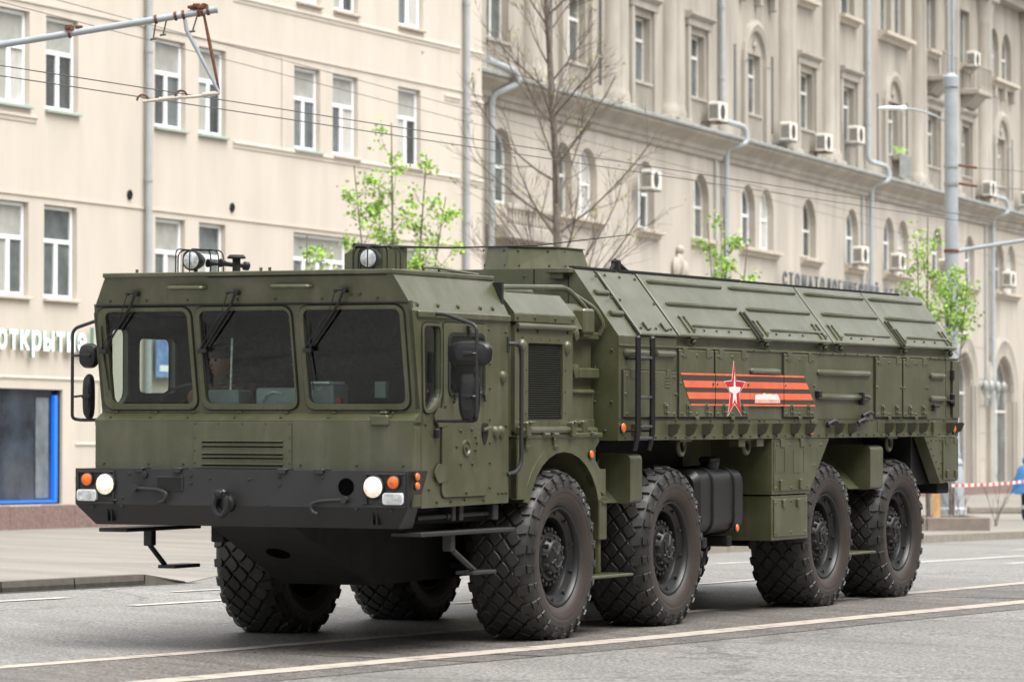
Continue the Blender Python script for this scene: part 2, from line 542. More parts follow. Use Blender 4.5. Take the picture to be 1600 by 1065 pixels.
def split(mb, name, material, parent=None, smooth=35):
    """Build the separate pieces of a builder as one object each; shapes whose boxes touch stay together."""
    n = len(mb.v)
    up = list(range(n))
    def find(i):
        while up[i] != i:
            up[i] = up[up[i]]
            i = up[i]
        return i
    for q in mb.f:
        for i in q[1:]: up[find(i)] = find(q[0])
    box = {}
    for i, p in enumerate(mb.v):
        b = box.setdefault(find(i), [list(p), list(p)])
        for k in range(3):
            b[0][k] = min(b[0][k], p[k])
            b[1][k] = max(b[1][k], p[k])
    keys = list(box)
    for i, a in enumerate(keys):
        for c in keys[:i]:
            A, B = box[a], box[c]
            if all(A[0][k] <= B[1][k] + .002 and B[0][k] <= A[1][k] + .002 for k in range(3)): up[find(a)] = find(c)
    parts = {}
    for q in mb.f: parts.setdefault(find(q[0]), []).append(q)
    out = None
    for fs in parts.values():
        m = MB()
        ix = {}
        for q in fs:
            for i in q:
                if i not in ix:
                    ix[i] = len(m.v)
                    m.v.append(mb.v[i])
            m.f.append(tuple(ix[i] for i in q))
        out = m.build(name, material, parent, smooth)
    return out

def rrect(x0, x1, y0, y1, r, n=4):
    """Rounded rectangle, counter-clockwise."""
    out = []
    for cx, cy, a in ((x1 - r, y0 + r, -90), (x1 - r, y1 - r, 0), (x0 + r, y1 - r, 90), (x0 + r, y0 + r, 180)):
        for i in range(n + 1):
            t = R(a + 90 * i / n)
            out.append((cx + r * math.cos(t), cy + r * math.sin(t)))
    return out
def rpoly(pts, r, n=3):
    """Polygon with rounded corners."""
    out = []
    k = len(pts)
    for i in range(k):
        p, a, b = Vector(pts[i]), Vector(pts[i - 1]), Vector(pts[(i + 1) % k])
        da, db = (a - p), (b - p)
        ra = min(r, da.length * .45, db.length * .45)
        s, e = p + da.normalized() * ra, p + db.normalized() * ra
        for j in range(n + 1):
            t = j / n
            q = s * (1 - t) ** 2 + p * 2 * t * (1 - t) + e * t * t
            out.append((q.x, q.y))
    return out
def smooth_path(pts, r=0.05, n=4):
    pts = [Vector(p) for p in pts]
    out = [pts[0]]
    for i in range(1, len(pts) - 1):
        p, a, b = pts[i], pts[i - 1], pts[i + 1]
        da, db = a - p, b - p
        ra = min(r, da.length * .45, db.length * .45)
        s, e = p + da.normalized() * ra, p + db.normalized() * ra
        for j in range(n + 1):
            t = j / n
            out.append(s * (1 - t) ** 2 + p * 2 * t * (1 - t) + e * t * t)
    out.append(pts[-1])
    return out
def tag(o, label=None, cat=None, group=None, kind=None):
    if label: o['label'] = label
    if cat: o['category'] = cat
    if group: o['group'] = group
    if kind: o['kind'] = kind
    return o
def empty(name, loc=(0, 0, 0), rz=0.0, mtx=None):
    o = bpy.data.objects.new(name, None)
    COL.objects.link(o)
    o.empty_display_size = 0.3
    if mtx is not None: o.matrix_world = mtx
    else:
        o.location = loc
        o.rotation_euler = (0, 0, rz)
    return o
def inst(o, name=None, parent=None, loc=None):
    """A copy that shares its mesh."""
    c = o.copy()
    COL.objects.link(c)
    if name: c.name = name
    if parent is not None: c.parent = parent
    if loc is not None: c.location = loc
    return c
def copy_tree(o, parent=None):
    c = o.copy()
    COL.objects.link(c)
    if parent is not None: c.parent = parent
    for ch in list(o.children): copy_tree(ch, c)
    return c
# ------------------------------------------------------------------ the lie of the land
# the truck stands on the gently rising crown of the road; RT is the turn of that tilted lane against the level
RT = ((0.4287, -0.90345, 0.00185), (0.9034, 0.42865, -0.01155), (0.00964, 0.00662, 0.99993))
TT = (-2.1643, 30.3701, 0.2268)
TRUCK_M = Matrix([list(RT[i]) + [TT[i]] for i in range(3)] + [[0, 0, 0, 1]])
_nz = (RT[0][2], RT[1][2], RT[2][2])
_nd = sum(a * b for a, b in zip(_nz, TT))
def ground(x, y):
    xx, yy = max(-30, min(30, x)), max(-20, min(60, y))
    tp = (_nd - _nz[0] * xx - _nz[1] * yy) / _nz[2]
    t = min(max((y - 45) / 19.0, 0), 1)
    t = t * t * (3 - 2 * t)
    return tp * (1 - t)

def sheet(name, xs, ys, off, material, kind='structure'):
    mb = MB()
    nx = len(xs)
    vs = [(x, y, ground(x, y) + (off(x, y) if callable(off) else off)) for y in ys for x in xs]
    fs = [(j * nx + i, j * nx + i + 1, (j + 1) * nx + i + 1, (j + 1) * nx + i) for j in range(len(ys) - 1) for i in range(nx - 1)]
    mb.add(vs, fs)
    o = mb.build(name, material, smooth=60, recalc=False)
    o['kind'] = kind
    return o
YS = [-60, -20, 0, 10, 20, 25, 30, 35, 40, 44] + [45 + i for i in range(20)] + [68, 75, 85, 100, 130, 180, 260, 400, 800, 2500]
XS = [-1500, -300, -60, -30, -15, -8, -4, 0, 4, 8, 15, 30, 60, 300, 1500]
sheet('road', XS, YS, 0.0, 'asphalt')

def resample(pts, step=1.0):
    out = []
    for a, b in zip(pts, pts[1:]):
        a, b = Vector(a), Vector(b)
        n = max(1, int((b - a).length / step))
        out += [a.lerp(b, i / n) for i in range(n)]
    out.append(Vector(pts[-1]))
    return out
def curve2(pts, n=10):
    """Catmull-Rom through plan points."""
    P = [Vector(p) for p in pts]
    P = [P[0] * 2 - P[1]] + P + [P[-1] * 2 - P[-2]]
    out = []
    for i in range(1, len(P) - 2):
        for j in range(n):
            t = j / n
            a, b, c, d = P[i - 1:i + 3]
            out.append(0.5 * ((2 * b) + (c - a) * t + (2 * a - 5 * b + 4 * c - d) * t * t + (3 * b - a - 3 * c + d) * t ** 3))
    out.append(P[-2])
    return out
def ribbon(name, left, right, off, material, parent=None):
    n = len(left)
    mb = MB()
    vs = [(p.x, p.y, ground(p.x, p.y) + off) for p in left] + [(p.x, p.y, ground(p.x, p.y) + off) for p in right]
    mb.add(vs, [(i, i + 1, n + i + 1, n + i) for i in range(n - 1)])
    return mb.build(name, material, parent, smooth=60, recalc=False)
def offset(path, d):
    out = []
    for i, p in enumerate(path):
        t = path[min(i + 1, len(path) - 1)] - path[max(i - 1, 0)]
        t.normalize()
        out.append(p + Vector((t.y, -t.x)) * d)
    return out
def stripe(name, path, w, off=0.008, material='line', parent=None):
    return ribbon(name, offset(path, w / 2), offset(path, -w / 2), off, material, parent)

near = curve2([(-9.5, 16.8), (-5.6, 22.6), (-2.28, 27.46), (-0.98, 29.36), (1.08, 32.41), (2.95, 35.41), (5.18, 38.91), (8.4, 44.2), (12.2, 50.6), (17, 59), (24, 71.5)], 8)
second = curve2([(-11.5, 17.6), (-7.2, 23.8), (-3.81, 28.61), (-2.53, 30.41), (-1.08, 32.61), (1.6, 36.7), (4.2, 40.71), (5.76, 43.26), (8.6, 48), (12.3, 54.4), (17.1, 63), (24, 75.2)], 8)
# the worn dark strip between the two lines
k = min(len(near), len(second))
a = resample([tuple(p) for p in near], 0.6)
def nearest_right(p):
    return min(a, key=lambda q: (q - p).length_squared)
sec = resample([tuple(p) for p in second], 0.6)
ms = ribbon('median_strip', [nearest_right(p) + (nearest_right(p) - p) * 0.32 for p in sec], sec, 0.004, 'asphalt_dark')
ms['kind'] = 'structure'
mk = stripe('road_line', resample([tuple(p) for p in near], 0.6), 0.30)
mk['kind'] = 'structure'
mk2 = stripe('road_line', resample([tuple(p) for p in second], 0.6), 0.21)
mk2['kind'] = 'structure'
def dash(a, b, w=0.17):
    o = stripe('road_dash', resample([a, b], 0.5), w, 0.008, 'line_w')
    o['kind'] = 'structure'
dash((-8.2, 34.5), (-4.56, 39.41))
dash((-3.74, 37.81), (-1.9, 40.4))
dash((-3.59, 40.71), (-2.2, 42.6), 0.13)
dash((-0.58, 38.36), (0.5, 39.9), 0.13)
dash((2.0, 42.7), (3.3, 44.8), 0.13)
dash((3.39, 64.13), (4.6, 66.2), 0.25)
dash((6.6, 64.7), (10.6, 71.8), 0.30)
dash((8.24, 64.13), (9.8, 67.2), 0.24)
dash((9.66, 73.89), (11.6, 77.6), 0.24)

# ------------------------------------------------------------------ pavements with their kerbs
def inside_sheet(name, left, right, off, material, rows=10):
    """Pavement sheet between two plan polylines of equal length."""
    mb = MB()
    n = len(left)
    vs = []
    for j in range(rows + 1):
        t = j / rows
        for i in range(n):
            p = left[i].lerp(right[i], t)
            vs.append((p.x, p.y, ground(p.x, p.y) + (off(i, t) if callable(off) else off)))
    fs = [(j * n + i, j * n + i + 1, (j + 1) * n + i + 1, (j + 1) * n + i) for j in range(rows) for i in range(n - 1)]
    mb.add(vs, fs)
    o = mb.build(name, material, smooth=60, recalc=False)
    o['kind'] = 'structure'
    return o
KL = resample([(-16.0, 25.2), (-9.0, 35.3), (-5.39, 40.51), (-4.06, 42.42)], 1.0)
tip = Vector((-3.62, 43.0))
edge = KL + [tip, Vector((-3.3, 46)), Vector((-3.1, 50)), Vector((-2.8, 55)), Vector((-1.5, 60)), Vector((2.6, 69.3)), Vector((5.5, 74.9)), Vector((8.54, 79.99)), Vector((11.25, 84.44)),
             Vector((14.2, 89.6)), Vector((18.5, 97.6)), Vector((24, 108)), Vector((36, 131)), Vector((60, 178))]
nK = len(KL)
back = [p + Vector((-60, 40 + 0.4 * p.y)) for p in edge]
def poff(i, t):
    if i < nK: return 0.105 if i < nK - 1 else 0.10
    if i == nK: return 0.006 + 0.10 * min(1, t * 14)
    if i <= nK + 3: return 0.006 + 0.10 * min(1, t * 5)
    return 0.15
pav = inside_sheet('pavement', edge, back, poff, 'paving', 30)
# kerb stones, one block each
def kerb(name, path, length, h0, h, w, material='concrete', drop=False, foot_h=0.0):
    root = MB()
    pts = resample([tuple(p) for p in path], length)
    par = None
    cnt = 0
    for i in range(len(pts) - 1):
        p, q = pts[i], pts[i + 1]
        t = (q - p)
        L = t.length
        t.normalize()
        nrm = Vector((-t.y, t.x))
        g = 0.012
        mb = MB()
        lo, hi = [], []
        hh = [h, h]
        if drop and i == len(pts) - 2: hh = [h, 0.02]
        for s, hgt in ((g, hh[0]), (L - g, hh[1])):
            for wv in (-0.01, w):
                c = p + t * s + nrm * wv
                lo.append((c.x, c.y, ground(c.x, c.y) + h0))
                hi.append((c.x, c.y, ground(c.x, c.y) + hgt))
        order = (0, 2, 3, 1)
        A = [lo[k] for k in order]
        B = [hi[k] for k in order]
        # small chamfer along the street edge
        mb.loft(A, B)
        o = mb.build('kerb_stone', material, par, smooth=0)
        if par is None:
            par = o
            o.name = name
            o['kind'] = 'structure'
        if foot_h and hh[1] > .05:
            c0, c1 = p + t * g - nrm * .014, q - t * g - nrm * .014
            A = [(c.x, c.y, ground(c.x, c.y) + z) for c, z in ((c0, 0), (c1, 0), (c1, foot_h), (c0, foot_h))]
            B = [(v[0] + nrm.x * .02, v[1] + nrm.y * .02, v[2]) for v in A]
            MB().loft(A, B).build('kerb_foot_dark', 'concrete_dark', par, smooth=0)  # darker band along the kerb foot
    return par
kerb('kerb', [(-16.0, 25.2), (-9.0, 35.3), (-5.39, 40.51), (-4.06, 42.42), (-3.66, 43.0)], 1.02, -0.1, 0.118, 0.16, 'kerb_dark', drop=True, foot_h=.052)
kerb('kerb', [tuple(p) for p in edge[nK + 4:]], 2.9, -0.1, 0.162, 0.2)
# gutter: a thin dark line at the kerb foot
g1 = stripe('gutter', offset(resample([(-16.0, 25.2), (-9.0, 35.3), (-5.39, 40.51), (-4.06, 42.42), (-3.60, 43.05)], 0.8), 0.07), 0.16, 0.004, 'concrete_dark')
g1['kind'] = 'structure'
# ------------------------------------------------------------------ buildings
def facade(name, o, ang, label, cat='building'):
    e = empty(name, o, R(90 - ang))
    return tag(e, label, cat)

def arch_loop(x0, x1, z0, z1, n=10):
    """Opening with a round head; z1 is the crown."""
    r = (x1 - x0) / 2
    cx = (x0 + x1) / 2
    out = [(x0, z0), (x1, z0)]
    for i in range(n + 1):
        t = math.pi * i / n
        out.append((cx + r * math.cos(t), z1 - r + r * math.sin(t)))
    return out
def rect_loop(x0, x1, z0, z1):
    return [(x0, z0), (x1, z0), (x1, z1), (x0, z1)]

def wall_with_holes(name, parent, x0, x1, z0, z1, loops, depth, material, y=0.0):
    mb = MB()
    mb.plate(rect_loop(x0, x1, z0, z1), loops, lambda a, b, h: (a, y + h, b))
    # reveals
    for lp in loops:
        n = len(lp)
        vs = [(p[0], y, p[1]) for p in lp] + [(p[0], y + depth, p[1]) for p in lp]
        mb.add(vs, [(i, (i + 1) % n, n + (i + 1) % n, n + i) for i in range(n)])
    return mb.build(name, material, parent, smooth=0, recalc=False, weld=True)

# ---- the beige building on the left
BB = facade('beige_building', (-11.4933, 86.2, 0.15), 24.2, 'long beige stuccoed building with white windows and two grey downpipes')
FR = 0.17
wins = []
for (a0, a1) in ((-0.2, 1.21), (1.93, 3.37), (6.98, 8.5), (9.18, 10.58), (14.28, 15.75), (16.48, 17.97), (20.43, 21.86), (-5.2, -3.75), (-3.05, -1.6)):
    wins.append((a0, a1, 9.62, 11.78, 'pvc', 'green' if a0 < 15 else 'white'))
for (a0, a1) in ((-0.17, 1.19), (1.87, 3.34), (7.03, 8.5), (9.2, 10.57), (-5.2, -3.75), (-3.05, -1.6), (20.43, 21.86)):
    wins.append((a0, a1, 5.28, 7.43, 'pvc', 'white'))
wins.append((14.26, 17.44, 5.70, 7.46, 'wide', 'white'))
for (a0, a1) in ((14.42, 15.77), (16.55, 17.96), (20.47, 22.01), (6.98, 8.5), (9.18, 10.58)):
    wins.append((a0, a1, 13.46, 15.6, 'pvc', 'white'))
loops = [rect_loop(a0, a1, z0, z1) for a0, a1, z0, z1, _, _ in wins]
loops.append(rect_loop(-9.0, 2.72, 0.56, 3.19))
loops.append(rect_loop(6.2, 9.6, 0.56, 3.19))
loops.append(rect_loop(12.2, 15.6, 0.56, 3.19))
wall_with_holes('wall', BB, -14, 25.92, 0, 17.5, loops, FR, 'beige')
# side wall, back and roof close the block
MB().box(25.915, 25.925, 0.004, 14, 0, 17.49).build('end_wall', 'beige', BB, smooth=0)
MB().box(-14, 25.91, 0.5, 14, 17.3, 17.5).build('roof', 'flashing', BB, smooth=0)
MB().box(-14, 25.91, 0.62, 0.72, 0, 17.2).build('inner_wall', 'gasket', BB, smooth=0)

wrnd = random.Random(17)
def window(parent, a0, a1, z0, z1, frame='pvc', pane='pane', blind=True, y=FR, style=2):
    """Two casements under a top light."""
    f = MB()
    w = 0.085
    zt = z0 + (z1 - z0) * 0.62
    f.box(a0, a1, y - 0.05, y + 0.04, z0, z0 + w, 0.01).box(a0, a1, y - 0.05, y + 0.04, z1 - w, z1, 0.01)
    f.box(a0, a0 + w, y - 0.05, y + 0.04, z0 + w, z1 - w, 0.01).box(a1 - w, a1, y - 0.05, y + 0.04, z0 + w, z1 - w, 0.01)
    f.box(a0 + w, a1 - w, y - 0.05, y + 0.04, zt - 0.05, zt + 0.05, 0.01)
    nmul = 1 if style == 2 else 3
    W = a1 - a0
    for i in range(nmul):
        c = a0 + W * (i + 1) / (nmul + 1)
        f.box(c - 0.075, c + 0.075, y - 0.05, y + 0.04, z0 + w, zt - 0.05, 0.01)
    o = f.build('window_frame', frame, parent, smooth=0)
    # panes: separate lights
    def pn(x0, x1, b0, b1, m):
        MB().box(x0, x1, y + 0.0, y + 0.012, b0, b1).build('pane', m, o, smooth=0)
    if blind: pn(a0 + w, a1 - w, zt + 0.05, z1 - w, 'blind')
    else: pn(a0 + w, a1 - w, zt + 0.05, z1 - w, pane)
    xs = [a0 + w] + [a0 + W * (i + 1) / (nmul + 1) for i in range(nmul)] + [a1 - w]
    for i in range(len(xs) - 1):
        pn(xs[i] + (0.075 if i else 0), xs[i + 1] - (0.075 if i < len(xs) - 2 else 0), z0 + w, zt - 0.05, wrnd.choice((pane, pane, 'pane_dark', 'curtain', 'blind')))
    return o
rnd = random.Random(3)
for a0, a1, z0, z1, kind, sill in wins:
    o = window(BB, a0 + 0.01, a1 - 0.01, z0 + 0.01, z1 - 0.01, 'pvc', 'pane', blind=rnd.random() < 0.65, style=4 if kind == 'wide' else 2)
    MB().box(a0 - 0.04, a1 + 0.05, -0.10, FR - 0.05, z0 - 0.07, z0 + 0.005, 0.01).build('sill', 'sill_green' if sill == 'green' else 'sill_stone' if z0 > 13 else 'beige_trim', BB, smooth=0)
# string courses and panel mouldings
def course(parent, x0, x1, z, d=0.09, h=0.16, m='beige_trim'):
    mb = MB()
    prof = [(0.0, z - h), (-d * .35, z - h), (-d * .5, z - h * .45), (-d, z - h * .3), (-d, z), (0.0, z + 0.03)]
    mb.prism(prof, 'x', x0, x1)
    return mb.build('string_course', m, parent, smooth=0)
for x0, x1, z in ((10.95, 24.40, 13.22), (24.90, 25.96, 13.22), (-14, 10.95, 13.62), (-14, 1.5, 9.40), (10.95, 24.40, 9.55), (24.90, 25.96, 9.55), (23.4, 24.4, 11.80), (24.9, 25.96, 11.80), (-14, 4.6, 3.45), (3.3, 25.9, 1.95), (3.3, 25.9, 1.18)):
    course(BB, x0, x1, z, 0.055 if z > 5 else 0.03, 0.15 if z > 5 else 0.06)
MB().box(13.55, 13.72, -0.035, 0.0, 9.55, 11.9).box(11.0, 11.08, -0.04, 0.0, 13.2, 13.62).build('panel_moulding', 'beige_trim', BB, smooth=0)
MB().box(-14, 25.92, -0.03, 0.0, 11.98, 12.03).box(-14, 25.92, -0.03, 0.0, 7.58, 7.63).build('band_moulding', 'beige_trim', BB, smooth=0)
MB().box(4.35, 4.75, -0.06, 0.0, 0.0, 3.4).box(10.6, 11.2, -0.06, 0, 0, 3.4).build('pilaster', 'beige_trim', BB, smooth=0)
# granite base, block by block
for i in range(28):
    x = -14 + i * 1.43
    MB().box(x + 0.008, x + 1.422, -0.09, 0.0, -0.2, 0.535 + (0.01 if i % 2 else 0), 0.012).build('granite_block', 'granite', BB, smooth=0)
# downpipes
for xc in (6.48, 24.65):
    mb = MB()
    mb.cyl((xc, -0.13, 0.3), (xc, -0.13, 17.2), 0.085, n=12)
    for zz in (2, 5.2, 8.3, 11.4, 14.5): mb.cyl((xc, -0.13, zz - 0.05), (xc, -0.13, zz + 0.05), 0.10, n=12).box(xc - 0.02, xc + 0.02, -0.10, 0, zz - .02, zz + .02)
    mb.build('downpipe', 'pipe', BB)
for xc, zc in ((5.76, 7.89), (10.89, 7.89)):
    MB().lathe([(0.11, 0), (0.12, 0.03), (0.09, 0.05), (0.085, 0.015)], (xc, 0, zc), (0, -1, 0), 16).build('round_vent', 'gasket', BB)
# shop window
def shop(a0, a1):
    g = MB().box(a0, a1, FR - 0.02, FR, 0.56, 3.19).build('shop_pane', 'shopglass', BB, smooth=0)
    f = MB()
    f.box(a1 - 0.13, a1, FR - 0.10, FR - 0.03, 0.6, 3.17).box(a0, a1, FR - 0.10, FR - 0.03, 0.565, 0.65)
    f.build('shop_frame', 'gasket', BB, smooth=0)
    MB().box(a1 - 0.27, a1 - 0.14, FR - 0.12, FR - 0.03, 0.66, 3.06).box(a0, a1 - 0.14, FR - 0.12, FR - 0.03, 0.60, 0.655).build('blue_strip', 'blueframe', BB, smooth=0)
shop(-9.0, 2.72)
MB().box(1.75, 2.30, FR - .045, FR - .025, .7, 3.0).build('shop_poster', 'shop_blind', BB, smooth=0)
shop(6.2, 9.6)
shop(12.2, 15.6)

FONT_FALLBACK = None
def letters(parent, text, x0, x1, z, size, depth, face, side, bold=0.0, y=-0.12, gap=0.0):
    """Raised letters, one object each, spread between x0 and x1 along the wall."""
    data = []
    dg = bpy.context.evaluated_depsgraph_get()
    for ch in text:
        if ch == ' ':
            data.append((None, size * 0.35, 0))
            continue
        cu = bpy.data.curves.new('letter', 'FONT')
        cu.body = ch
        cu.size = size
        cu.extrude = depth / 2
        cu.offset = bold
        cu.resolution_u = 3
        ob = bpy.data.objects.new('letter', cu)
        COL.objects.link(ob)
        dg.update()
        me = bpy.data.meshes.new_from_object(ob.evaluated_get(dg))
        bpy.data.objects.remove(ob)
        xs = [v.co.x for v in me.vertices]
        data.append((me, max(xs) - min(xs), min(xs)))
    tot = sum(d[1] for d in data)
    sp = (x1 - x0 - tot) / max(1, len(data) - 1)
    x = x0
    for me, w, mn in data:
        if me:
            for v in me.vertices:
                c = v.co.copy()
                v.co = (x + c.x - mn, y - c.z, z + c.y)
            me.materials.clear()
            me.materials.append(M[face])
            me.materials.append(M[side])
            me.update()
            for p in me.polygons:
                if abs(p.normal.y) < 0.5: p.material_index = 1
            o = bpy.data.objects.new('letter', me)
            COL.objects.link(o)
            o.parent = parent
        x += w + sp
def sign(name, o, ang, label, **kw):
    return facade(name, o, ang, label, 'sign')
s1 = sign('shop_sign', (-11.4933, 86.2, 0.15), 24.2, 'white lowercase Cyrillic sign letters with green edges on the beige wall')
letters(s1, 'открытие', -0.36, 3.56, 4.08, 0.76, 0.05, 'sign_white', 'sign_green', 0.022)
MB().box(3.82, 3.87, -0.16, -0.08, 4.05, 4.66).build('divider_bar', 'sign_green', s1, smooth=0)
s2 = sign('wall_banner', (-11.4933, 86.2, 0.15), 24.2, 'pale blue banner on the beige wall, seen through the cab')
MB().box(6.75, 8.3, -0.20, -0.16, 3.55, 4.75, 0.01).build('banner_sheet', 'banner', s2, smooth=0)
MB().box(6.9, 8.15, -0.208, -0.2, 3.7, 3.85).build('print_band', 'sign_white', s2, smooth=0)

# ---- the grey building
GO = (-0.7533, 113.0, 0.1)
GA = 20.3
GB = facade('grey_building', GO, GA, 'long grey stone palace facade with arched windows, half columns and cornice')
GD = 0.34
low = [(0.37, 2.17), (6.0, 7.6), (8.2, 10.0), (14.14, 15.85), (20.13, 21.96), (25.81, 27.55), (28.13, 29.92), (33.69, 35.62), (39.96, 41.77), (45.75, 47.4), (47.95, 49.78), (53.85, 55.51), (59.74, 61.45), (65.4, 67.28), (67.84, 69.64), (74, 75.8), (80, 81.8)]
up = [(-0.01, 1.89, 0), (7.0, 8.9, 2), (13.63, 15.43, 1), (19.72, 21.45, 1), (26.55, 28.25, 2), (33.29, 35.21, 1), (39.35, 41.23, 1), (46.2, 48.1, 2), (52.8, 54.78, 1), (58.86, 60.62, 1), (65.73, 67.6, 2), (72.6, 74.5, 1)]
top = [(13.6, 15.5), (19.6, 21.5), (32.97, 34.99), (38.92, 41.28), (45.2, 47.0), (47.5, 49.3), (52.64, 54.51), (58.93, 60.7)]
topa = [(64.5, 66.4), (67.0, 68.9), (25.4, 27.2), (27.7, 29.5), (5.2, 6.9), (7.4, 9.1)]
gf = [(63.9, 69.3), (57.0, 61.2), (50.0, 54.0), (71.5, 76)]
loops = []
for a0, a1 in low: loops.append(arch_loop(a0, a1, 9.24, 11.49))
for a0, a1, k in up: loops.append(rect_loop(a0, a1, 14.08, 16.25))
for a0, a1 in top: loops.append(rect_loop(a0, a1, 19.0, 21.4))
for a0, a1 in topa: loops.append(arch_loop(a0, a1, 18.9, 21.2))
for a0, a1 in gf: loops.append(arch_loop(a0 + 0.75, a1 - 0.75, 0.45, 6.2, 14))
wall_with_holes('wall', GB, -7.0, 92, 0, 12.9, [q for q in loops if q[0][1] < 12], GD, 'grey_wall')
wall_with_holes('upper_wall', GB, -7.0, 92, 12.9, 26, [q for q in loops if q[0][1] > 12], GD, 'grey_upper')
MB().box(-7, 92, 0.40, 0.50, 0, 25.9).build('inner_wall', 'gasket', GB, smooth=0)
MB().box(-6.99, 91.9, 0.7, 15, 25.5, 25.9).build('roof', 'flashing', GB, smooth=0)
def frame_arch(parent, a0, a1, z0, z1, y, m='oldframe', p='pane'):
    f = MB()
    w = 0.09
    c = (a0 + a1) / 2
    out = arch_loop(a0, a1, z0, z1, 12)
    inn = arch_loop(a0 + w, a1 - w, z0 + w, z1 - w, 12)
    f.plate(out, [inn], lambda a, b, h: (a, y - 0.05 + h, b), 0.07)
    f.box(c - 0.06, c + 0.06, y - 0.045, y + 0.02, z0 + w, z1 - w * 1.2)
    zt = z1 - (a1 - a0) * 0.62
    f.box(a0 + w, a1 - w, y - 0.042, y + 0.018, zt - 0.05, zt + 0.05)
    o = f.build('window_frame', m, parent, smooth=0)
    MB().plate(inn, [], lambda a, b, h: (a, y + h, b), 0.01).build('pane', p, o, smooth=0)
    return o
def sill_block(parent, a0, a1, z, d=0.28, h=0.28):
    mb = MB()
    mb.prism([(0, z - h), (-d * .3, z - h), (-d * .45, z - h * .5), (-d, z - h * .42), (-d, z), (0.0, z + .02)], 'x', a0, a1)
    mb.build('sill', 'sill_stone', parent, smooth=0)
fi = 0
for i, (a0, a1) in enumerate(low):
    frame_arch(GB, a0 + .01, a1 - .01, 9.26, 11.47, GD - 0.05, 'pvc' if i % 3 != 1 else 'oldframe', ('pane', 'pane_dark', 'curtain', 'pane')[(i * 7) % 4])
skip = {1: (6.0, 10.0), 5: (25.81, 29.92), 9: (45.75, 49.78), 13: (65.4, 69.64)}
done = set()
for i, (a0, a1) in enumerate(low):
    if i in (0,): continue
    if i in skip:
        sill_block(GB, skip[i][0] - .3, skip[i][1] + .4, 9.22)
    elif i - 1 in skip: continue
    else: sill_block(GB, a0 - .25, a1 + .45, 9.22)
# balustrade of turned posts under the window at the corner
bal = MB().box(-0.1, 4.3, -0.75, 0, 8.25, 8.55, 0.03).box(-0.1, 4.3, -0.75, -0.6, 9.0, 9.16, 0.02).box(-0.1, 4.3, -0.78, -0.02, 8.15, 8.27)
bal.build('balcony_slab', 'grey_trim', GB, smooth=0)
for i in range(15):
    x = 0.1 + i * 0.29
    MB().lathe([(0.05, 8.55), (0.09, 8.66), (0.05, 8.8), (0.045, 8.88), (0.07, 8.95), (0.06, 9.0)], (x, -0.675, 0), (0, 0, 1), 8).build('baluster', 'grey_trim', GB)
for i, (a0, a1, k) in enumerate(up):
    f = MB()
    z0, z1 = 14.1, 16.24
    y = GD - 0.06
    w = .09
    f.box(a0 + .01, a1 - .01, y - .05, y + .03, z0, z0 + w).box(a0 + .01, a1 - .01, y - .05, y + .03, z1 - w, z1)
    f.box(a0 + .01, a0 + w, y - .05, y + .03, z0 + w, z1 - w).box(a1 - w, a1 - .01, y - .05, y + .03, z0 + w, z1 - w)
    c = (a0 + a1) / 2
    f.box(c - .06, c + .06, y - .045, y + .02, z0 + w, z1 - w).box(a0 + w, a1 - w, y - .043, y + .018, z0 + 1.35, z0 + 1.46)
    o = f.build('window_frame', 'oldframe', GB, smooth=0)
    MB().box(a0 + w, a1 - w, y, y + .012, z0 + w, z1 - w).build('pane', 'pane', o, smooth=0)
    # ribbed apron below the window
    MB().box(a0 - .05, a1 + .05, -.10, 0, 13.985, 14.08).build('sill', 'grey_trim', GB, smooth=0)
    ap = MB()
    for j in range(9):
        xx = a0 + (a1 - a0) * (j + .5) / 9
        ap.box(xx - .05, xx + .05, -.06, 0, 13.1, 13.98)
    split(ap, 'window_apron', 'grey_trim', GB, 0)
    if k == 1:
        s = MB()
        s.box(a0 - .42, a0 - .14, -.12, 0, 13.15, 16.5).box(a1 + .14, a1 + .42, -.12, 0, 13.15, 16.5).box(a0 - .48, a1 + .48, -.15, 0, 16.5, 16.72)
        s.prism([(0, 16.72), (-.12, 16.72), (-.30, 16.85), (-.30, 16.95), (0, 16.98)], 'x', a0 - .55, a1 + .55)
        s.build('window_surround', 'grey_trim', GB, smooth=0)
    elif k == 2:
        s = MB()
        cx = (a0 + a1) / 2
        outer = arch_loop(cx - 1.6, cx + 1.6, 13.15, 17.5, 14)
        inner = arch_loop(cx - 1.15, cx + 1.15, 13.15, 17.05, 14)
        s.plate(outer, [[(p[0], p[1] + .001 if j > 1 else p[1] + .0) for j, p in enumerate(inner)]], lambda a, b, h: (a, h, b), -0.16) if False else None
        for q in range(14):
            t0, t1 = math.pi * q / 14, math.pi * (q + 1) / 14
            A = []
            for (rr, hh) in ((1.6, 0), (1.6, -.14), (1.42, -.20), (1.2, -.14), (1.15, 0)):
                A.append((rr, hh))
            P0 = [(cx + r * math.cos(t0), h, 15.9 + r * math.sin(t0)) for r, h in A]
            P1 = [(cx + r * math.cos(t1), h, 15.9 + r * math.sin(t1)) for r, h in A]
            s.loft(P0, P1, cap=False)
        for sx in (-1, 1):
            s.box(cx + sx * 1.15, cx + sx * 1.6, -.15, 0, 13.15, 15.9)
        s.build('arched_surround', 'grey_trim', GB, smooth=30)
        e = MB()
        e.box(cx - .07, cx + .07, -.06, 0, 16.35, 16.85).box(cx - .22, cx + .22, -.055, 0, 16.52, 16.66)
        e.sphere((cx, -.03, 16.59), .13, 8, 6, (1, .6, 1))
        e.build('rosette', 'grey_trim', GB)
        for sx in (-2.35, 2.35):
            MB().box(cx + sx - .13, cx + sx + .13, -.015, -.004, 13.6, 16.4).build('side_light', 'pane_dark', GB, smooth=0)
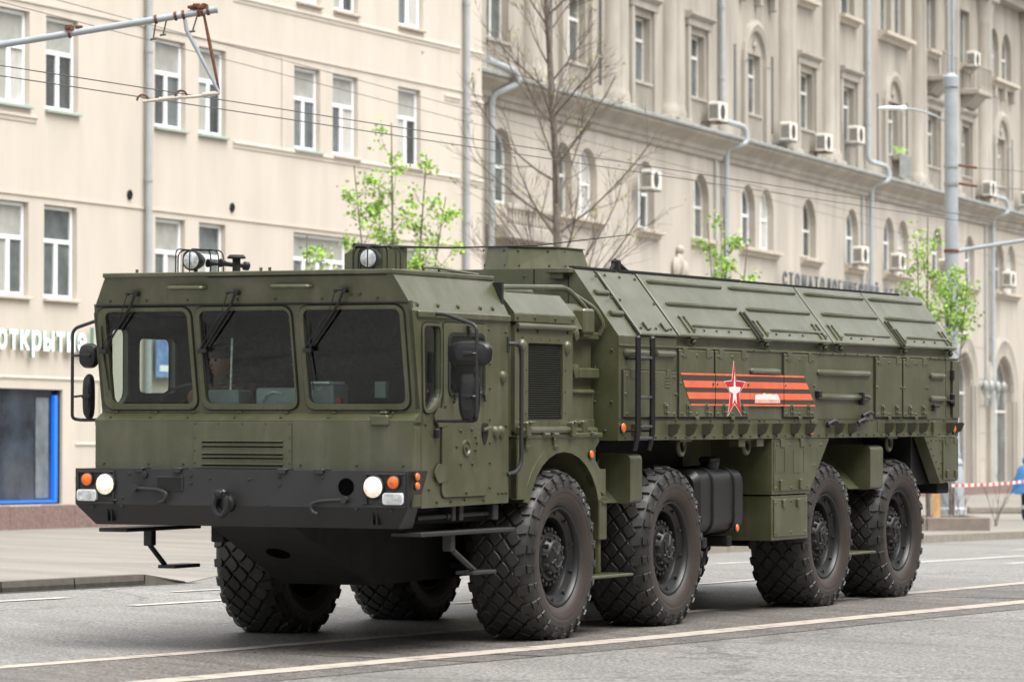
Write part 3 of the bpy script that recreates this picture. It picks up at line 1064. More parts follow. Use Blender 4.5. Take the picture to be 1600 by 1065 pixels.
for a0, a1 in top:
    y = GD - .06
    f = MB().box(a0 + .01, a0 + .1, y - .05, y + .02, 19.02, 21.38).box(a1 - .1, a1 - .01, y - .05, y + .02, 19.02, 21.38).box((a0 + a1) / 2 - .06, (a0 + a1) / 2 + .06, y - .045, y + .015, 19.02, 21.38)
    o = f.build('window_frame', 'oldframe', GB, smooth=0)
    MB().box(a0 + .1, a1 - .1, y, y + .012, 19.02, 21.38).build('pane', 'pane', o, smooth=0)
    sill_block(GB, a0 - .25, a1 + .25, 18.98, .35, .3)
for a0, a1 in topa:
    frame_arch(GB, a0 + .01, a1 - .01, 18.92, 21.18, GD - .05, 'oldframe', 'pane')
for a0 in (64.3, 25.2, 5.0):
    sill_block(GB, a0, a0 + 4.8, 18.88, .4, .35)
    for dx in (.5, 2.4, 4.2):
        MB().box(a0 + dx - .12, a0 + dx + .12, -.28, 0, 18.0, 18.53, .03).build('console', 'grey_trim', GB, smooth=0)
sill_block(GB, 44.9, 49.6, 18.97, .42, .36)
# half columns on the upper floors
for xc, tall in ((4.0, 1), (11.6, 1), (17.6, 1), (31.4, 1), (37.4, 1), (51.2, 1), (63.1, 1), (57.0, 1), (71.6, 1), (78, 1)):
    s = MB()
    for dx, rr in ((-.45, .36), (.42, .30), (.92, .20)):
        s.lathe([(rr * 1.25, 13.1), (rr * 1.3, 13.35), (rr * 1.12, 13.5), (rr, 13.65), (rr * .96, 17.5), (rr * .93, 21.0), (rr * 1.05, 21.1), (rr * 1.0, 21.25), (rr * 1.45, 22.0), (rr * 1.5, 22.15)], (xc + dx, -.02, 0), (0, 0, 1), 14)
    s.box(xc - 1.0, xc + 1.25, -.40, 0, 12.95, 13.18, .03)
    s.box(xc - .95, xc + 1.2, -.55, 0, 22.15, 22.5, .03)
    s.build('half_column', 'grey_trim', GB)
# big cornice between the floors: mouldings and zinc cover
c = MB()
c.prism([(0, 12.10), (-.10, 12.10), (-.14, 12.25), (-.22, 12.30), (-.24, 12.45), (-.42, 12.58), (-.62, 12.72), (-.64, 12.86), (0, 12.90)], 'x', -7, 92)
c.build('cornice', 'grey_trim', GB, smooth=0)
c = MB()
c.prism([(0.0, 12.905), (-.66, 12.865), (-.72, 12.84), (-.73, 12.93), (-.68, 12.97), (-.5, 12.95), (0, 13.05)], 'x', -7, 92)
c.build('cornice_cover', 'flashing', GB, smooth=0)
c = MB().prism([(0, 22.5), (-.5, 22.5), (-.55, 22.8), (-.9, 23.0), (-1.0, 23.4), (0, 23.5)], 'x', -7, 92)
c.build('top_cornice', 'grey_trim', GB, smooth=0)
# ground floor arches on the right
for a0, a1 in gf:
    s = MB()
    cx = (a0 + a1) / 2
    ro, ri = (a1 - a0) / 2 + .3, (a1 - a0) / 2 - .75
    zc = 6.2 - ri
    for q in range(16):
        t0, t1 = math.pi * q / 16, math.pi * (q + 1) / 16
        A = [(ro, 0), (ro, -.10), (ro - .25, -.22), (ro - .5, -.12), (ri + .12, -.16), (ri + .01, -.02)]
        s.loft([(cx + r * math.cos(t0), h, zc + r * math.sin(t0)) for r, h in A], [(cx + r * math.cos(t1), h, zc + r * math.sin(t1)) for r, h in A], cap=False)
    for sx in (-1, 1):
        for (r0, r1, d) in ((ri + .02, ri + .3, .15), (ri + .36, ro - .02, .21)):
            s.box(cx + sx * r0, cx + sx * r1, -d, 0, .5, zc)
    s.build('portal_surround', 'grey_trim', GB, smooth=30)
    frame_arch(GB, a0 + .77, a1 - .77, .47, 6.18, GD - .08, 'oldframe', 'pane')
for i in range(34):
    x = -7 + i * 2.9
    MB().box(x + .01, x + 2.89, -.27, 0, -.3, .44 + (.015 if i % 2 else 0), .015).build('granite_block', 'granite', GB, smooth=0)
# rustication joints low down
j = MB()
for zz in (1.6, 2.8, 4.0, 5.2, 6.6, 7.6):
    for (x0, x1) in ((-7, 49.6), (54.4, 56.6), (61.6, 63.5)):
        j.box(x0, x1, -.012, 0.0, zz - .02, zz + .02)
j.build('wall_joint', 'grey_trim', GB, smooth=0)
# downpipes with their swan necks over the cornice
for x in (23.05, 42.72, 63.9):
    mb = MB()
    mb.tube(smooth_path([(x, -.16, 25), (x, -.16, 13.5), (x + .95, -.70, 13.34), (x + 1.0, -.80, 12.78), (x + .35, -.2, 12.55), (x + .35, -.16, .5)], .25), .105, 10)
    for zz in (4, 7, 10, 15, 17.5): mb.cyl((x + (.35 if zz < 12.5 else 0), -.16, zz - .06), (x + (.35 if zz < 12.5 else 0), -.16, zz + .06), .125, n=10)
    mb.build('downpipe', 'pipe', GB)
    MB().cyl((x - .55, -.08, 4), (x - .55, -.08, 12.1), .05, n=6).build('cable_duct', 'pipe', GB)
mb = MB()
mb.tube(smooth_path([(-1.2, -.5, 13.25), (.30, -.8, 13.05), (.45, -.85, 12.7), (-.1, -.2, 12.35), (-.1, -.2, .5)], .2), .105, 10)
mb.build('downpipe', 'pipe', GB)
# iron balconies on the top floor
for x0 in (52.3, 58.8):
    b = MB().box(x0, x0 + 2.5, -.9, 0, 17.6, 17.85, .04).prism([(0, 17.0), (-.2, 17.1), (-.7, 17.6), (0, 17.6)], 'x', x0 + .3, x0 + 2.2)
    b.build('balcony_slab', 'grey_trim', GB, smooth=0)
    r = MB().box(x0, x0 + 2.5, -.9, -.85, 18.8, 18.86).box(x0, x0 + 2.5, -.9, -.85, 17.9, 17.95)
    for q in range(18): r.cyl((x0 + .05 + q * .141, -.875, 17.9), (x0 + .05 + q * .141, -.875, 18.8), .02, n=5)
    for q in range(6):
        r.cyl((x0 + .03, -.85 + q * .16, 17.9), (x0 + .03, -.85 + q * .16, 18.8), .02, n=5)
        r.cyl((x0 + 2.47, -.85 + q * .16, 17.9), (x0 + 2.47, -.85 + q * .16, 18.8), .02, n=5)
    r.build('balcony_rail', 'grey_trim', GB)
# wall relief
s = MB()
s.sphere((18.3, -.12, 8.72), .16, 8, 6).sphere((18.3, -.1, 8.3), .3, 8, 6, (.9, .5, 1.1)).sphere((17.9, -.1, 8.1), .3, 8, 6, (1, .5, 1.2)).sphere((18.75, -.1, 8.05), .32, 8, 6, (1.1, .5, 1.1)).box(17.5, 19.1, -.2, 0, 7.6, 7.85, .04)
s.build('wall_relief', 'grey_wall', GB)
# rope garlands between the portals
for (x0, x1) in ((61.3, 63.8),):
    pts = [(x0 + (x1 - x0) * t / 8, -.3, 4.9 - .55 * (1 - (t / 4 - 1) ** 2)) for t in range(9)]
    MB().tube(pts, .05, 6).build('garland', 'pipe', GB)
for xx in (61.4, 62.5, 63.75, 64.9):
    s = MB().cyl((xx, -.1, 4.95), (xx, -.45, 4.95), .05, n=6).sphere((xx, -.5, 4.85), .2, 8, 6, (.8, .8, 1.3)).cyl((xx, -.5, 4.6), (xx, -.5, 3.9), .08, .02, n=6)
    s.build('wall_bracket', 'flashing', GB)

s3 = facade('clinic_sign', GO, GA, 'row of slate grey Cyrillic letters on the grey wall above the truck roof', 'sign')
letters(s3, 'СТОМАТОЛОГИЧЕСКИЙ', 30.1, 43.7, 7.98, .74, .06, 'sign_slate', 'sign_side', .012, y=-.3)
letters(s3, 'ЦЕНТР', 44.7, 48.5, 7.98, .74, .06, 'sign_slate', 'sign_side', .012, y=-.3)

# ---- air conditioners: each a thing of its own on the wall
gm = Matrix.Translation(GO) @ Matrix.Rotation(R(90 - GA), 4, 'Z')
def make_ac(rusty):
    e = empty('air_conditioner')
    W, D, H = .95, .42, .66
    MB().box(-W / 2, W / 2, -D, 0, 0, H, .025).build('casing', 'ac', e, smooth=0)
    MB().lathe([(.26, 0), (.26, .012), (.20, .02), (.05, .02), (.045, .03), (.001, .03)], (-.1, -D, H / 2), (0, -1, 0), 20).build('fan_grille', 'ac_fan', e)
    s = MB()
    for q in range(7): s.box(-W / 2 - .012, -W / 2, -D + .05, -.05, .1 + q * .07, .135 + q * .07)
    s.build('side_louvre', 'ac_fan', e, smooth=0)
    b = MB()
    for x in (-.38, .38): b.box(x - .02, x + .02, -D - .02, .3, -.05, -.003).box(x - .02, x + .02, .26, .3, -.35, -.05)
    split(b, 'bracket', 'rust' if rusty else 'flashing', e, 0)
    return e
ac0, ac1 = make_ac(False), make_ac(True)
used = {id(ac0): False, id(ac1): False}
ACS = [(13.9, 10.45, 0, 'pale air conditioner beside the lone arched window right of the bare tree'),
       (21.3, 13.30, 1, 'rusty bracketed air conditioner on the cornice left of the first swan neck pipe'),
       (30.1, 13.32, 0, 'air conditioner under the arched surround right of the first swan neck pipe'),
       (34.9, 13.28, 1, 'rust stained air conditioner between the two half columns above the cornice'),
       (39.6, 13.95, 0, 'small air conditioner at the foot of an upper window left of the middle downpipe'),
       (40.2, 9.28, 0, 'air conditioner on the arched window left of the middle downpipe'),
       (46.0, 9.30, 0, 'air conditioner on the arched window just right of the middle downpipe'),
       (54.0, 9.46, 0, 'air conditioner among the young leaves left of the grey pole'),
       (59.2, 18.82, 0, 'highest air conditioner, beside the iron balcony right of the pole'),
       (62.1, 13.32, 1, 'air conditioner on the cornice just right of the grey pole'),
       (69.8, 13.35, 0, 'air conditioner on the cornice at the right edge of the picture'),
       (66.0, 9.46, 0, 'air conditioner on an arched window right of the grey pole')]
for x, z, k, lab in ACS:
    src = ac1 if k else ac0
    if not used[id(src)]:
        o = src
        used[id(src)] = True
    else: o = copy_tree(src)
    o.matrix_world = gm @ Matrix.Translation((x, -.32, z))
    tag(o, lab, 'air conditioner', 'air conditioners on the grey facade')
fb = empty('flower_box', mtx=gm @ Matrix.Translation((46.6, -.45, 13.1)))
tag(fb, 'iron flower box with green shoots in the arched upper window right of the downpipe', 'flower box')
b = MB().box(0, 1.9, -.02, .02, .95, 1.0).box(0, 1.9, -.02, .02, 0.02, .06)
for q in range(14): b.cyl((.06 + q * .137, 0, .05), (.06 + q * .137, 0, .97), .03, n=5)
b.build('rail', 'flashing', fb)
MB().box(.2, 1.7, .05, .35, .75, 1.0, .02).build('trough', 'grey_trim', fb, smooth=0)
g = MB()
for q in range(60):
    x, y, z = rnd.uniform(.3, 1.6), rnd.uniform(.05, .35), rnd.uniform(1.0, 1.25)
    g.add([(x, y, z), (x + .09, y, z + .04), (x + .05, y + .04, z + .12)], [(0, 1, 2)])
g.build('leaves', 'leaf', fb, smooth=0, recalc=False)

# ---- unseen row added across the street, beside the camera, to shut off the low sky on that side
OB = empty('unseen_opposite_building', (7.0, 0.0, 0.0), R(90 - 24.2))
tag(OB, 'unseen stuccoed street front added across the street to shut off low sky', 'building')
MB().box(-60, 110, 0, -14, -.2, 21).build('wall', 'grey_wall', OB, smooth=0)
MB().box(-60, 110, .001, .5, 20.2, 20.9).box(-60, 110, .001, .25, 4.8, 5.1).build('cornice', 'grey_trim', OB, smooth=0)
ww = MB()
for i in range(48):
    for z in (1.2, 6.0, 9.8, 13.6, 17.0):
        ww.box(-58 + i * 3.5, -56.2 + i * 3.5, .002, .04, z, z + 2.3)
ww.build('window_row', 'pane', OB, smooth=0)
# ------------------------------------------------------------------ trees, poles, wires and street things
def rand_dir(rg, az, up):
    return Vector((math.cos(az) * math.cos(up), math.sin(az) * math.cos(up), math.sin(up)))
def grow(mb_limb, tips, rg, p, d, L, r, depth, maxd, up=0.25, kids=(4, 6), spread=(25, 55), ratio=(.42, .62), seg=5, taper=.35, wob=.10):
    pts, rs = [p], [r]
    q, dd = p.copy(), d.copy()
    for i in range(seg):
        dd = (dd + Vector((rg.uniform(-wob, wob), rg.uniform(-wob, wob), rg.uniform(-wob, wob) + up / seg))).normalized()
        q = q + dd * (L / seg)
        pts.append(q)
        rs.append(r * (1 - (1 - taper) * (i + 1) / seg))
    mb_limb[min(depth, len(mb_limb) - 1)].tube(pts, rs, 6 if depth == 0 else 5 if depth == 1 else 3)
    tips.append((pts[-1], dd, depth))
    if depth < maxd:
        n = rg.randint(*kids)
        for k in range(n):
            t = rg.uniform(.22, .97)
            i = min(int(t * seg), seg - 1)
            base = pts[i].lerp(pts[i + 1], t * seg - i)
            tan = (pts[i + 1] - pts[i]).normalized()
            side = tan.orthogonal().normalized()
            side.rotate(Quaternion(tan, rg.uniform(0, 2 * math.pi)))
            a = R(rg.uniform(*spread))
            nd = (tan * math.cos(a) + side * math.sin(a)).normalized()
            grow(mb_limb, tips, rg, base, nd, L * rg.uniform(*ratio) * (1.15 - .5 * t), max(.006, rs[i] * .5), depth + 1, maxd, up, kids, spread, ratio, max(3, seg - 1), taper, wob)
    else:
        for q in pts[2:]: tips.append((q, dd, depth + 1))

def leaf_cluster(mb, rg, p, n, rad, size):
    for _ in range(n):
        c = p + Vector((rg.gauss(0, rad), rg.gauss(0, rad), rg.gauss(0, rad * .9)))
        a = Vector((rg.uniform(-1, 1), rg.uniform(-1, 1), rg.uniform(-.8, .5))).normalized()
        b = a.orthogonal().normalized()
        b.rotate(Quaternion(a, rg.uniform(0, 6.28)))
        s = size * rg.uniform(.6, 1.25)
        # a folded leaf: two halves on a midrib
        w = a.cross(b) * s * .22
        t0, t1 = c, c + a * s
        m0 = c + a * s * .45 + b * s * .42 + w
        m1 = c + a * s * .45 - b * s * .42 + w
        mb.add([t0, m0, t1, m1], [(0, 1, 2), (0, 2, 3)])

# the tall bare tree
rg = random.Random(21)
bt = empty('bare_tree', (1.08, 95.0, 0.15))
tag(bt, 'tall bare tree with fine upswept twigs behind the truck', 'tree')
tr = MB()
pts = [(0, 0, 0), (.02, 0, 3), (.05, .02, 6), (0, 0, 9), (-.14, .05, 11.5), (-.30, .05, 14), (-.38, 0, 17.5)]
tr.tube(pts, [.13, .115, .10, .09, .08, .06, .02], 10)
limb = [MB(), MB(), MB()]
tips = []
def trunk_at(z):
    for a, b in zip(pts, pts[1:]):
        if a[2] <= z <= b[2]:
            return Vector(a).lerp(Vector(b), (z - a[2]) / (b[2] - a[2]))
az = 0.0
for k in range(40):
    z = 3.6 + 12.0 * (k / 40) + rg.uniform(-.2, .2)
    az += 2.4 + rg.uniform(-.3, .3)
    L = (3.7 - 2.0 * (k / 40)) * rg.uniform(.75, 1.1)
    grow(limb, tips, rg, trunk_at(z), rand_dir(rg, az, R(rg.uniform(28, 50))), L, .030 * (1 - .4 * k / 40) + .008, 0, 2, .38, (5, 7), (22, 48), (.36, .58), 6, .3, .10)
t_ = tr.add(limb[0].v, limb[0].f).build('trunk', 'bark', bt, recalc=False)
cr = MB()
cr.add(limb[1].v, limb[1].f).add(limb[2].v, limb[2].f)
cr_o = cr.build('crown', 'twig', bt, recalc=False)
bd = MB()
for p, d, dp in tips:
    if dp >= 2 and rg.random() < .05: leaf_cluster(bd, rg, p, 2, .03, .07)
bd.build('bud', 'bud', bt, smooth=0, recalc=False)

def young_tree(name, label, pos, H, stems, seed, leaf_n, size, z0=2.4, lean=0.0, crown_r=1.0, leafz=0.0, dens=1.0, t0=.28):
    rg = random.Random(seed)
    e = empty(name, pos)
    tag(e, label, 'tree', 'young street trees in first leaf')
    tr = MB()
    limb = [MB(), MB(), MB()]
    tips = []
    for (dx, dy, h, r) in stems:
        pp = [(dx * .1, dy * .1, 0), (dx * .3, dy * .3, h * .3), (dx * .6 + rg.uniform(-.1, .1), dy * .6, h * .6), (dx + lean, dy, h)]
        tr.tube(pp, [r, r * .8, r * .55, .012], 7)
        n = int(9 * dens + 3)
        az = rg.uniform(0, 6)
        for k in range(n):
            t = t0 + (.96 - t0) * k / n
            i = min(2, int(t * 3))
            b = Vector(pp[i]).lerp(Vector(pp[i + 1]), t * 3 - i)
            az += 2.4
            grow(limb, tips, rg, b, rand_dir(rg, az, R(rg.uniform(30, 55))), crown_r * (1.35 - .85 * t) * rg.uniform(.7, 1.1), .026 * (1.2 - t), 0, 1, .5, (2, 4), (25, 50), (.4, .6), 4, .3, .1)
    tr.add(limb[0].v, limb[0].f)
    tr.build('trunk', 'bark', e, recalc=False)
    MB().add(limb[1].v, limb[1].f).build('crown', 'twig', e, recalc=False)
    lf, lf2 = MB(), MB()
    for p, d, dp in tips:
        if p.z < leafz: continue
        if rg.random() < (.72 if dp >= 1 else .9):
            leaf_cluster(lf, rg, p, rg.randint(leaf_n // 2, leaf_n), .10, size)
            leaf_cluster(lf2, rg, p, rg.randint(1, leaf_n // 2), .12, size * .75)
    lf.build('leaves', 'leaf', e, smooth=0, recalc=False)
    lf2.build('leaves', 'leaf2', e, smooth=0, recalc=False)
    return e
young_tree('young_tree', 'young tree with bright green leaves in front of the beige wall', (-2.72, 88, .15), 9.0,
           [(-.05, 0, 9.3, .07), (.75, .2, 8.6, .05), (-.9, -.2, 8.3, .045), (1.2, -.1, 7.6, .04), (-.35, .3, 8.0, .04)], 5, 8, .112, crown_r=1.15, dens=1.7)
young_tree('young_tree', 'low young tree leafing behind the roof box of the cab', (-4.6, 86, .15), 6.5, [(0, 0, 6.6, .05), (.35, 0, 6.4, .035)], 12, 8, .105, crown_r=.8, dens=1.0)
young_tree('young_tree', 'slim young tree in leaf behind the middle of the truck roof', (4.85, 88, .15), 8.0, [(0, 0, 7.6, .06), (.55, 0, 6.5, .035), (-.35, .1, 7.0, .03)], 23, 8, .112, crown_r=.85, dens=1.1)
young_tree('young_tree', 'slender half bare young tree left of the grey pole', (9.65, 89, .15), 7.2, [(0, 0, 7.2, .055), (-.25, .1, 6.6, .03)], 41, 6, .092, crown_r=.75, dens=.9, t0=.6, leafz=4.3)
young_tree('young_tree', 'young tree leafing directly before the grey pole', (10.25, 90, .15), 6.4, [(0.1, 0, 6.1, .04), (.45, 0, 5.9, .03)], 57, 7, .10, crown_r=.7, dens=.9, t0=.68, leafz=4.4)

# planter with soil, stakes and bare shrubs
pl = empty('planter', (9.0, 85.5, .15))
tag(pl, 'low concrete kerbed planter on the pavement by the pole', 'planter')
for i, (x0, x1) in enumerate(((-3.4, -1.2), (-1.19, .22), (.23, 1.64))):
    MB().box(x0, x1, 0, .18, -.05, .30, .02).build('planter_stone', 'planterc', pl, smooth=0)
MB().box(1.46, 1.64, .181, 4.5, -.05, .30, .02).build('planter_stone', 'planterc', pl, smooth=0)
MB().box(-3.4, 1.46, 4.32, 4.5, -.05, .29, .02).build('planter_stone', 'planterc', pl, smooth=0)
s = MB()
n = 12
vs = [( -3.3 + 4.7 * i / n, .17 + 4.1 * j / 6, .22 + .12 * math.sin(math.pi * i / n) * math.sin(math.pi * j / 6)) for j in range(7) for i in range(n + 1)]
s.add(vs, [(j * (n + 1) + i, j * (n + 1) + i + 1, (j + 1) * (n + 1) + i + 1, (j + 1) * (n + 1) + i) for j in range(6) for i in range(n)])
s.build('soil', 'soil', pl, recalc=False)
st = MB().box(-.09, .09, -.04, .04, 0, 2.2, .01)
so = st.build('wooden_stake', 'wood', None, smooth=0)
so.location = (9.62, 87.2, .3)
tag(so, 'raw pine stake standing in the planter behind the rear wheel', 'stake')
for k, (x, y, lab) in enumerate(((10.15, 87.5, 'bare shrub in the planter in front of the pole base'), (11.2, 88.6, 'bare twiggy shrub right of the pole base'))):
    rg = random.Random(90 + k)
    e = empty('bare_shrub', (x, y, .2))
    tag(e, lab, 'shrub', 'bare shrubs by the planter')
    lm = [MB(), MB()]
    tp = []
    for q in range(7 if k == 0 else 4):
        a = rg.uniform(0, 6.28)
        grow(lm, tp, rg, Vector((rg.uniform(-.12, .12), rg.uniform(-.1, .1), 0)), rand_dir(rg, a, R(rg.uniform(62, 82))), rg.uniform(.7, 1.0), .010, 0, 1, .1, (2, 4), (15, 30), (.4, .6), 4, .4, .06)
    lm[0].build('stem', 'twig', e, recalc=False)
    lm[1].build('twigs', 'twig', e, recalc=False)

# the grey pole with its lamps and brackets
pe = empty('lamp_pole', (11.0, 96.0, .15))
tag(pe, 'thick grey steel pole with moulded base and two lamp arms', 'lamp pole')
MB().lathe([(.42, 0), (.42, .12), (.36, .16), (.36, .34), (.31, .40), (.29, 1.05), (.27, 1.35), (.24, 1.42), (.27, 1.47), (.25, 1.55), (.20, 1.62), (.22, 1.70), (.19, 1.78), (.175, 2.3), (.165, 10.9)], (0, 0, 0), (0, 0, 1), 20).build('shaft', 'pole', pe)
MB().lathe([(.20, 10.9), (.20, 11.15), (.14, 11.2), (.09, 11.25)], (0, 0, 0), (0, 0, 1), 16).build('collar', 'pole', pe)
MB().cyl((-.055, 0, 11.2), (-.055, 0, 14.5), .04, n=8).cyl((.055, 0, 11.2), (.055, 0, 14.0), .04, n=8).tube(smooth_path([(.055, 0, 13.4), (.25, 0, 13.9), (.75, 0, 14.3)], .4), .035, 8).build('upper_tube', 'pole', pe)
MB().tube(smooth_path([(-.15, 0, 10.05), (-.5, -.05, 10.22), (-.95, -.1, 10.34), (-1.3, -.1, 10.35)], .3), .026, 8).build('lamp_arm', 'pole', pe)
lh = MB()
lh.sphere((-1.52, -.1, 10.36), .34, 12, 8, (1, .4, .16)).box(-1.3, -1.12, -.18, -.02, 10.30, 10.42, .03)
lh.build('lamp_head', 'pvc', pe)
MB().tube([(.16, 0, 6.79), (.5, 0, 6.85), (3.2, -.6, 7.25)], [.05, .05, .045], 8).build('bracket_arm', 'pole', pe)
for z in (6.79, 8.46, 8.92):
    MB().cyl((0, 0, z - .04), (0, 0, z + .04), .19, n=16).build('clamp_band', 'rust' if z < 7 else 'flashing', pe)
for z in (8.48, 8.94):
    MB().cyl((.19, 0, z), (.65, .1, z - .06), .035, n=6).build('insulator', 'rust', pe)
nb = MB().box(-.16, -.10, -.18, -.165, 4.9, 5.5, .005)
nb.build('number_plate', 'gasket', pe, smooth=0)

# overhead bracket arm reaching in from the left, on a pole outside the picture
tp = empty('trolley_bracket', (-9.2, 46.2, ground(-9.2, 46.2) + .1))
tag(tp, 'grey overhead pipe arm with rusty clamps and hanging wire fittings at upper left', 'bracket')
dz = ground(-9.2, 46.2) + .1
def AP(x, y, z): return (x + 9.2, y - 46.2, z - dz)
MB().cyl((0, 0, 0), (0, 0, 9), .15, .11, n=14).build('pole', 'pole', tp)
A0, A1 = Vector(AP(-9.1, 46.0, 6.24)), Vector(AP(-3.56, 45.86, 7.13))
MB().cyl(A0, A1, .042, n=12).lathe([(.042, 0), (.047, .005), (.047, .03), (.036, .035)], A1, (A1 - A0), 12).build('arm', 'pole', tp)
def on(t): return A0.lerp(A1, t)
for t in (.685, .872, .915, .932, .965, .972, .985):
    d = (A1 - A0).normalized()
    MB().cyl(on(t) - d * .016, on(t) + d * .016, .056, n=10).build('clamp', 'rust', tp)
rg = random.Random(4)
for t in (.69, .962, .984):
    b = MB()
    for q in range(5):
        o = on(t) + Vector((rg.uniform(-.10, .10), rg.uniform(-.02, .02), rg.uniform(.03, .085)))
        w_, h_ = rg.uniform(.02, .05), rg.uniform(.015, .035)
        b.box(o.x - w_, o.x + w_, o.y - .03, o.y + .03, o.z - h_, o.z + h_, .008).cyl(o + Vector((0, -.05, 0)), o + Vector((0, .05, 0)), .014, n=6)
    b.build('clamp_fitting', 'rust', tp)
f = MB()
for t, dx, L in ((.872, -.03, .20), (.895, -.04, .17), (.962, -.06, .19)):
    o = on(t) + Vector((0, 0, -.04))
    f.cyl(o, o + Vector((dx, 0, -L)), .010, n=6).cyl(o + Vector((dx - .035, 0, -L)), o + Vector((dx + .035, 0, -L + .01)), .015, n=6)
f.build('drop_rod', 'wire', tp)
# the hanging triangle
knee = Vector(AP(-3.50, 45.86, 6.13))
h0 = on(.935) + Vector((0, 0, -.06))
MB().tube([h0, h0 + Vector((.02, 0, -.12)), knee], [.022, .026, .020], 8).build('strut', 'pole', tp)
MB().tube([on(.975), on(.975).lerp(knee, .35), on(.975).lerp(knee, .8), knee], [.014, .022, .018, .012], 7).build('tie_rod', 'rust', tp)
w0 = Vector(AP(-4.42, 45.86, 6.03))
pth = [knee, knee.lerp(w0, .3) + Vector((0, 0, -.01)), knee.lerp(w0, .55), w0.lerp(knee, .25), w0]
MB().tube(pth, .020, 8).build('spreader', 'porcelain', tp)
ins = MB()
for q in range(16):
    c = knee.lerp(w0, .06 + q * .022) if q < 8 else knee.lerp(w0, .60 + (q - 8) * .025)
    ins.cyl(c - Vector((.008, 0, 0)), c + Vector((.008, 0, 0)), .032, n=8)
ins.build('insulator', 'porcelain', tp)
for c in (knee.lerp(w0, .5), w0):
    MB().tube([c + Vector((.07 * math.cos(a), 0, .01 + .07 * math.sin(a))) for a in [math.pi * i / 8 for i in range(9)]], .014, 6).build('wire_hook', 'rust', tp)

def wire(name, label, p0, d, t0, t1, r, sag=0.0, group='overhead wires along the street'):
    d = Vector(d).normalized()
    pts = []
    for i in range(25):
        t = t0 + (t1 - t0) * i / 24
        q = Vector(p0) + d * t
        q.z -= sag * math.sin(math.pi * i / 24)
        pts.append(q)
    o = MB().tube(pts, r, 5).build(name, 'wire')
    tag(o, label, 'wire', group)
dl = (math.sin(R(27.7)), math.cos(R(27.7)), 0)
wire('contact_wire', 'upper of the two trolley wires hanging from the bracket hooks', (-3.93, 45.86, 6.12), dl, -25, 190, .007)
wire('contact_wire', 'lower of the two trolley wires hanging from the bracket hooks', (-4.42, 45.86, 6.08), dl, -25, 190, .007)
df = (math.sin(R(18.2)), math.cos(R(18.2)), 0)
wire('feeder_wire', 'higher of two slack wires crossing the beige wall above the windows', (-4.9, 70, 9.22), df, -25, 150, .007)
wire('feeder_wire', 'lower of two slack wires crossing the beige wall at window height', (-4.9, 70, 8.95), df, -25, 150, .007)
wire('feeder_wire', 'wire strung from the grey pole off to the right', (11.6, 96.1, 9.03), (.85, .5, -.02), 0, 40, .009)
wire('feeder_wire', 'wire strung from the lower band of the grey pole to the right', (11.6, 96.1, 8.57), (.85, .5, -.02), 0, 40, .009)

# the barrier tape: a twisted ribbon of red and white lengths
bt_ = empty('barrier_tape', (0, 0, 0))
tag(bt_, 'red and white barrier tape stretched across the pavement behind the truck', 'barrier tape')
P0, P1 = Vector((9.9, 86.5, 1.15)), Vector((14.6, 99.5, 1.42))
for i in range(44):
    a, b = P0.lerp(P1, i / 44), P0.lerp(P1, (i + 1) / 44)
    sg = lambda t: -.10 * math.sin(math.pi * t)
    a.z += sg(i / 44); b.z += sg((i + 1) / 44)
    tw0, tw1 = .02 * math.sin(i * .8), .02 * math.sin((i + 1) * .8)
    MB().loft([(a.x, a.y + tw0, a.z - .035), (a.x, a.y - tw0 + .004, a.z + .035), (a.x, a.y - tw0 + .007, a.z + .035), (a.x, a.y + tw0 + .003, a.z - .035)],
              [(b.x, b.y + tw1, b.z - .035), (b.x, b.y - tw1 + .004, b.z + .035), (b.x, b.y - tw1 + .007, b.z + .035), (b.x, b.y + tw1 + .003, b.z - .035)]).build('tape_band', 'tape_r' if i % 2 else 'tape_w', bt_, smooth=0)
# a loose kerb block on the pavement behind
kb = MB().box(-.9, .9, -.12, .12, 0, .2, .03).build('loose_kerb', 'concrete', None, smooth=0)
kb.location = (14.2, 112.5, .15)
kb.rotation_euler = (0, 0, .2)
tag(kb, 'loose pale kerb block lying on the pavement beside the person', 'kerb block')
# ------------------------------------------------------------------ the missile launcher truck
# local frame: X runs back from the bumper, Y to the truck's right (the seen side is -Y), Z up from the road
TK = empty('launcher_truck', mtx=TRUCK_M)
tag(TK, 'olive green eight wheeled missile launcher truck with an orange and black striped ribbon', 'truck')
CY = 1.449                       # half width of the cab
BYY = 1.525                      # half width of the launcher body
def part(name, mb, m, parent=None, smooth=35):
    return mb.build(name, m, parent or TK, smooth)

